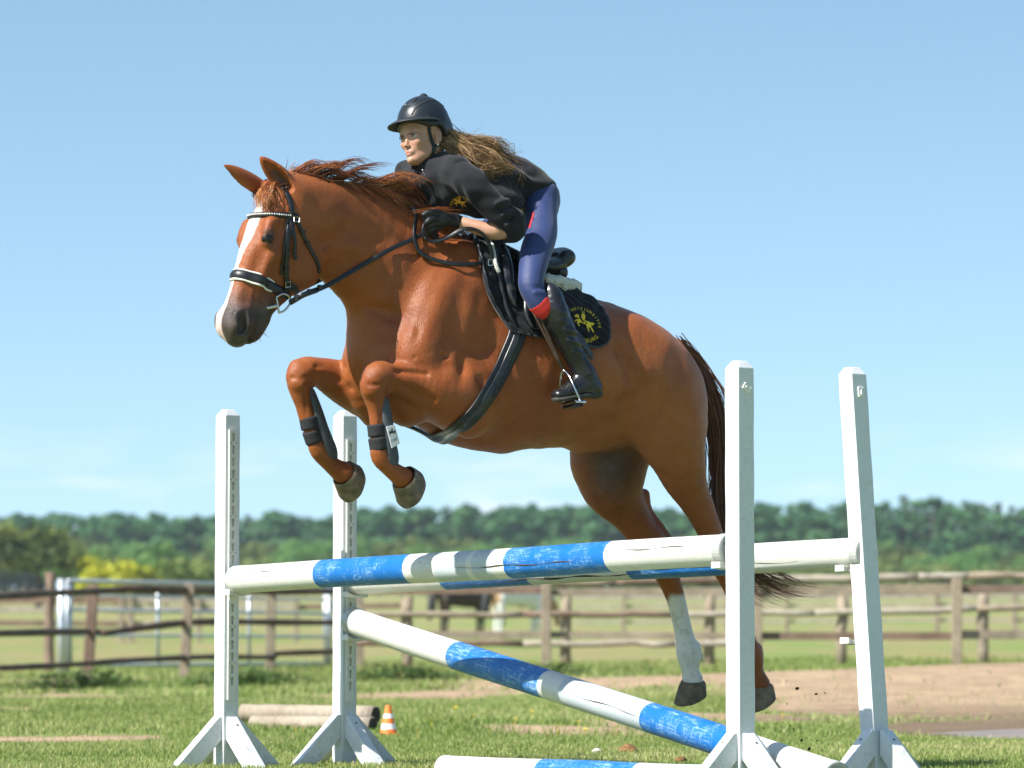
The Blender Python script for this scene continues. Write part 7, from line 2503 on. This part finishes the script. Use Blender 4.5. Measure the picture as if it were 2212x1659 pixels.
# ---- half chaps and boots
M_chap = simple('creased_black_leather', (.012, .012, .014), .27, var=.3, scale=18, bstr=.35, bscale=26, bdist=.006)
for s in (1, -1):
    CH = Field((-.5, .10, 1.25), (.2, .60, 2.02), .0052, axes=[FW, LF, UP], org=HO)
    P, a1, _ = T([(1190, 636, .372, 20), (1194, 660, .378, 28), (1202, 688, .38, 31), (1215, 716, .38, 28), (1228, 742, .38, 25), (1243, 768, .38, 23), (1255, 792, .38, 25), (1262, 810, .38, 28)])
    CH.add(P, a1, k=.01)
    CH.add(*T([(1188, 618, .372, 8), (1196, 634, .375, 16)])[:2], k=.02)
    for rr, w, a in (([(1200, 718, .43), (1222, 712, .435), (1246, 716, .42)], .007, .007), ([(1204, 728, .43), (1226, 724, .43), (1250, 730, .42)], .006, -.008), ([(1212, 742, .42), (1232, 736, .43), (1256, 744, .41)], .006, .007),
                     ([(1216, 752, .42), (1238, 748, .425), (1262, 756, .41)], .006, -.007), ([(1190, 690, .43), (1215, 684, .44), (1236, 688, .43)], .007, -.006), ([(1226, 764, .42), (1246, 760, .42), (1268, 768, .41)], .006, .005),
                     ([(1244, 770, .425), (1250, 800, .43)], .005, .005)):
        CH.swell([hp(*q) for q in rr], w, a)
    CH.disp(lambda Q: NZ(Q, 45.0) * .0032 + NZ(Q + 5, 90.0) * .0014)
    axc_ = P[-1] - P[-2]; axc_ /= np.linalg.norm(axc_)
    CH.halfspace(hp(1265, 812, .38), axc_ * .8 - UP * .3, .003)
    V, Q = CH.mesh(2)
    if s < 0: V = mir(V); Q = Q[:, ::-1]
    ch = obj('half_chap', np_mesh('half_chap', V, Q), M_chap, person)
    # flapping back strap of the chap
    fl2 = [hp(1233, 706, .40), hp(1246, 722, .395), hp(1262, 744, .39), hp(1274, 764, .385), hp(1279, 777, .385)]
    if s < 0: fl2 = list(mir(np.array(fl2)))
    P2 = spline(fl2, 4); w2 = np.interp(np.linspace(0, 1, len(P2)), [0, .3, .8, 1], [.012, .034, .028, .008])
    obj('strap_flap', strap_mesh(P2, np.tile(LF * s * .8 + UP * .3, (len(P2), 1)), w2, .004), M_chap, ch)
    BT = Field((-.6, .18, 1.2), (.2, .60, 1.75), .0048, axes=[FW, LF, UP], org=HO)
    BT.add(*T([(1262, 806, .38, 26), (1270, 826, .38, 25), (1276, 838, .38, 23)])[:2], k=.02)
    P, a1, a2 = T([(1282, 838, .38, 19, .95), (1262, 838, .38, 20, 1.0), (1240, 843, .38, 18.5, 1.15), (1220, 849, .38, 15.5, 1.35), (1204, 853, .38, 11.5, 1.6)])
    BT.add(P, a1, a2, LF, k=.02)
    BT.add(*T([(1248, 826, .38, 17), (1236, 836, .38, 15)])[:2], k=.02)
    sole_n = -(UP * .985 + FW * .16); sole_n /= np.linalg.norm(sole_n)
    BT.halfspace(hp(1245, 861, .38), sole_n, .003)
    BT.swell([hp(1240, 832, .43), hp(1262, 826, .44)], .008, -.005); BT.swell([hp(1226, 846, .43), hp(1236, 838, .44), hp(1250, 836, .44)], .006, .004)
    V, Q = BT.mesh(2)
    if s < 0: V = mir(V); Q = Q[:, ::-1]
    bt = obj('boot', np_mesh('boot', V, Q), M_chap, person)
    SO = Field((-.6, .18, 1.2), (.2, .60, 1.75), .0048, axes=[FW, LF, UP], org=HO)
    P, a1, a2 = T([(1288, 850, .38, 9, 2.4), (1262, 854, .38, 7, 3.2), (1235, 858, .38, 6.5, 4.0), (1212, 862, .38, 6.5, 3.9), (1200, 863, .38, 6, 2.6)])
    SO.add(P, a1, a2, LF, k=.01)
    SO.add(*T([(1284, 852, .38, 10), (1294, 851, .38, 9)])[:2], k=.01)
    V, Q = SO.mesh(1)
    if s < 0: V = mir(V); Q = Q[:, ::-1]
    obj('sole', np_mesh('sole', V, Q), simple('worn_rubber_sole', (.035, .033, .030), .75, var=.4, bstr=.3), bt)
    P2 = [hp(1268, 812, .41), hp(1280, 822, .405), hp(1282, 838, .405), hp(1279, 850, .40)]
    if s < 0: P2 = list(mir(np.array(P2)))
    obj('spur_strap', strap_mesh(spline(P2, 4), np.tile(LF * s, (13, 1)), .014, .004), M_leather, bt)

# ---- gloves: five fingers closed on the rein
M_glove = simple('black_leather_glove', (.009, .009, .010), .5, var=.3, scale=60, bstr=.45, bscale=130, bdist=.002)
def glove(name, wrist, rows_f, rows_t, palm, flip):
    GL = Field(np.min([p for p in palm], 0) - .12, np.max([p for p in palm], 0) + .12, .0038)
    GL.add(palm, [.026, .030, .030, .026], k=.012)
    for fr in rows_f:
        GL.add(fr, np.linspace(.0115, .0095, len(fr)), k=.005)
    GL.add(rows_t, np.linspace(.0135, .0105, len(rows_t)), k=.006)
    GL.add([wrist, palm[0]], [.0265, .027], k=.012)
    GL.disp(lambda Q: NZ(Q, 90.0) * .0014)
    V, Q = GL.mesh(2)
    return obj(name, np_mesh(name, V, Q), M_glove, person)
wr = hp(988, 478, .155)
palm = [hp(976, 477, .155), hp(960, 474, .16), hp(946, 474, .16), hp(938, 476, .158)]
fing = []
for k in range(4):      # knuckle, middle joint, tip: fingers curl forward and under
    dy = k * 10.5; ll = .185 - .012 * abs(k - 1)
    fing.append([hp(944 + 1.5 * k, 463 + dy * .9, ll - .005), hp(926 + 2.0 * k, 465 + dy, ll), hp(918 + 3 * k, 474 + dy, ll - .012), hp(926 + 3 * k, 482 + dy * .95, ll - .035), hp(938 + 2 * k, 482 + dy * .9, ll - .045)])
thumb = [hp(958, 464, .165), hp(942, 458, .175), hp(926, 459, .178), hp(916, 464, .172)]
gl = glove('glove', wr, fing, thumb, palm, 1)
mb = MB(); c = hp(984, 478, .155); ax_ = hp(996, 479, .165) - c; ax_ /= np.linalg.norm(ax_)
mb.tube([c - ax_ * .012, c - ax_ * .008, c + ax_ * .010, c + ax_ * .014], [.027, .0295, .0285, .026], 20); obj('cuff', mb.mesh('cuff', smooth=True), M_glove, gl)
palm_r = [hp(893, 466, -.085), hp(890, 464, -.06), hp(888, 463, -.045), hp(886, 464, -.035)]
fr = [[hp(884, 452 + 9 * k, -.035), hp(876, 455 + 9 * k, -.02), hp(878, 462 + 9 * k, -.0), hp(886, 464 + 8 * k, .005)] for k in range(4)]
glove('glove', hp(895, 468, -.10), fr, [hp(890, 452, -.05), hp(884, 446, -.03), hp(878, 448, -.015)], palm_r, -1)
# ---- riding crop in the right hand
crop = empty('riding_crop', hp(890, 460, -.03)); tag(crop, 'black riding crop with silver ball end in the right hand', 'riding crop')
ball(hp(875, 430, -.02), .0115, M_steel, 'knob', crop)
mb = MB(); mb.tube([hp(876, 434, -.02), hp(882, 450, -.03), hp(892, 475, -.06), hp(915, 540, -.22), hp(940, 600, -.36)], [.0055, .006, .0055, .004, .003], 8)
obj('shaft', mb.mesh('shaft', smooth=True), M_leather, crop)

# ---- the rider's hair
M_hair = hair_mat('brown_blonde_hair', [(0, (.09, .046, .022)), (.35, (.26, .14, .062)), (.65, (.52, .31, .145)), (1, (.80, .58, .32))], .4, .1)
hb_ = []
def hpath(rows): return [hp(*q) for q in rows]
hb_.append(bundle(hpath([(962, 298, .05), (985, 310, .07), (1015, 326, .10), (1050, 342, .12), (1080, 364, .12), (1098, 388, .11), (1096, 402, .10)]) , 520, 16, .020, .026, .030, .25, 21, 12))
hb_.append(bundle(hpath([(964, 300, .05), (985, 304, .06), (1020, 310, .07), (1055, 318, .08), (1085, 336, .08), (1104, 359, .08), (1110, 376, .08)]), 440, 16, .018, .022, .028, .3, 22, 10))
hb_.append(bundle(hpath([(964, 306, .07), (988, 322, .10), (1015, 344, .13), (1045, 360, .14), (1075, 376, .13), (1090, 394, .12)]), 400, 16, .016, .020, .028, .3, 23, 10))
hb_.append(bundle(hpath([(972, 302, .05), (1000, 304, .05), (1035, 310, .06), (1060, 316, .06), (1076, 308, .06), (1082, 296, .06)]), 22, 16, .008, .008, .006, .3, 24, 4))
hb_.append(bundle(hpath([(962, 280, .06), (955, 268, .09), (948, 258, .10)]), 16, 16, .006, .010, .004, .4, 25, 4))
hp_ = np.vstack(hb_)
obj('hair', strands_mesh('hair', hp_, g.uniform(.0008, .0019, len(hp_)), tints=np.clip(g.beta(2.2, 2.6, len(hp_)), 0, 1)), M_hair, person)
st_ = []
for (x0, y0, x1, y1, x2, y2) in ((968, 292, 974, 262, 980, 248), (985, 294, 992, 282, 1008, 272), (1020, 292, 1040, 268, 1041, 258), (975, 292, 968, 276, 976, 270), (1000, 290, 1020, 286, 1050, 276), (1060, 300, 1080, 296, 1090, 280)):
    st_.append(spline([hp(x0, y0, .06), hp(x1, y1, .06), hp(x2, y2, .06)], 4)[:9])
obj('hair', strands_mesh('hair', np.array(st_), .0007, tints=np.full(len(st_), .35)), M_hair, person)
mb = [[G(.07 + .006 * math.sin(k), s * (.03 + .004 * k), .062), G(.074, s * (.04 + .004 * k), .05), G(.05, s * (.062 + .002 * k), .035), G(.02, s * (.076), .02)] for k in range(6) for s in (1, -1)]
obj('hair', strands_mesh('hair', np.array(mb), .0016, tints=np.full(len(mb), .3)), M_hair, person)
# ================================================================== AIR
def haze():
    mb = MB()
    mb.box((0, 1400, 17), (1, 0, 0), (0, 1, 0), UP, 2600, 1650, 23)
    m = bpy.data.materials.new('summer_haze'); m.use_nodes = True
    nt = m.node_tree; nt.nodes.clear()
    o = nt.nodes.new('ShaderNodeOutputMaterial'); v = nt.nodes.new('ShaderNodeVolumePrincipled')
    v.inputs['Color'].default_value = (.80, .90, 1.0, 1)
    v.inputs['Density'].default_value = .00016
    v.inputs['Anisotropy'].default_value = .2
    nt.links.new(v.outputs[0], o.inputs['Volume'])
    tag(obj('haze', mb.mesh('haze'), m), kind='stuff')
haze()
# ================================================================== CLODS OF EARTH THROWN UP BY THE HIND HOOVES
M_clod = simple('dark_damp_earth', (.030, .022, .016), .9, var=.4, scale=80, bstr=.6)
g = np.random.default_rng(44)
clods = [(1648, 1455, 5), (1662, 1450, 4), (1722, 1488, 8), (1762, 1500, 6), (1782, 1497, 4), (1700, 1470, 3), (1655, 1540, 3), (1690, 1560, 4), (1706, 1566, 4), (1650, 1573, 3.5), (1730, 1600, 6), (1747, 1618, 9), (1757, 1632, 9), (1738, 1640, 6), (1714, 1575, 4), (1745, 1582, 4),
         (1700, 1520, 3), (1612, 1590, 3), (1480, 1462, 4), (1548, 1440, 3), (1585, 1400, 2.5), (1720, 1620, 3.5), (1765, 1600, 3.5), (1690, 1600, 3), (1790, 1560, 2.5), (1676, 1510, 2.5)]
for k, (x, y, r) in enumerate(clods):
    p = hp(x, y, g.uniform(-.25, .12))
    bm = bmesh.new(); bmesh.ops.create_icosphere(bm, subdivisions=2, radius=1.0)
    sc = np.array([1.0, g.uniform(.4, .9), g.uniform(.35, .9)])
    for v in bm.verts:
        v.co *= 1 + .45 * NZ(np.array([[*v.co]]) + k * 2.7, 2.6)[0]
        v.co = Vector(np.array(v.co) * sc)
    me = bpy.data.meshes.new('earth_clod'); bm.to_mesh(me); bm.free()
    me.transform(Matrix.Rotation(g.uniform(0, 3), 4, 'Y'))
    rr = r / 2 / scale_at(p)
    o = obj('earth_clod', me, M_clod); o.location = p; o.scale = (rr, rr, rr)
    tag(o, 'small dark clod of earth flying behind the hind hooves', 'clod', 'clods of earth in the air')
bpy.context.view_layer.update()
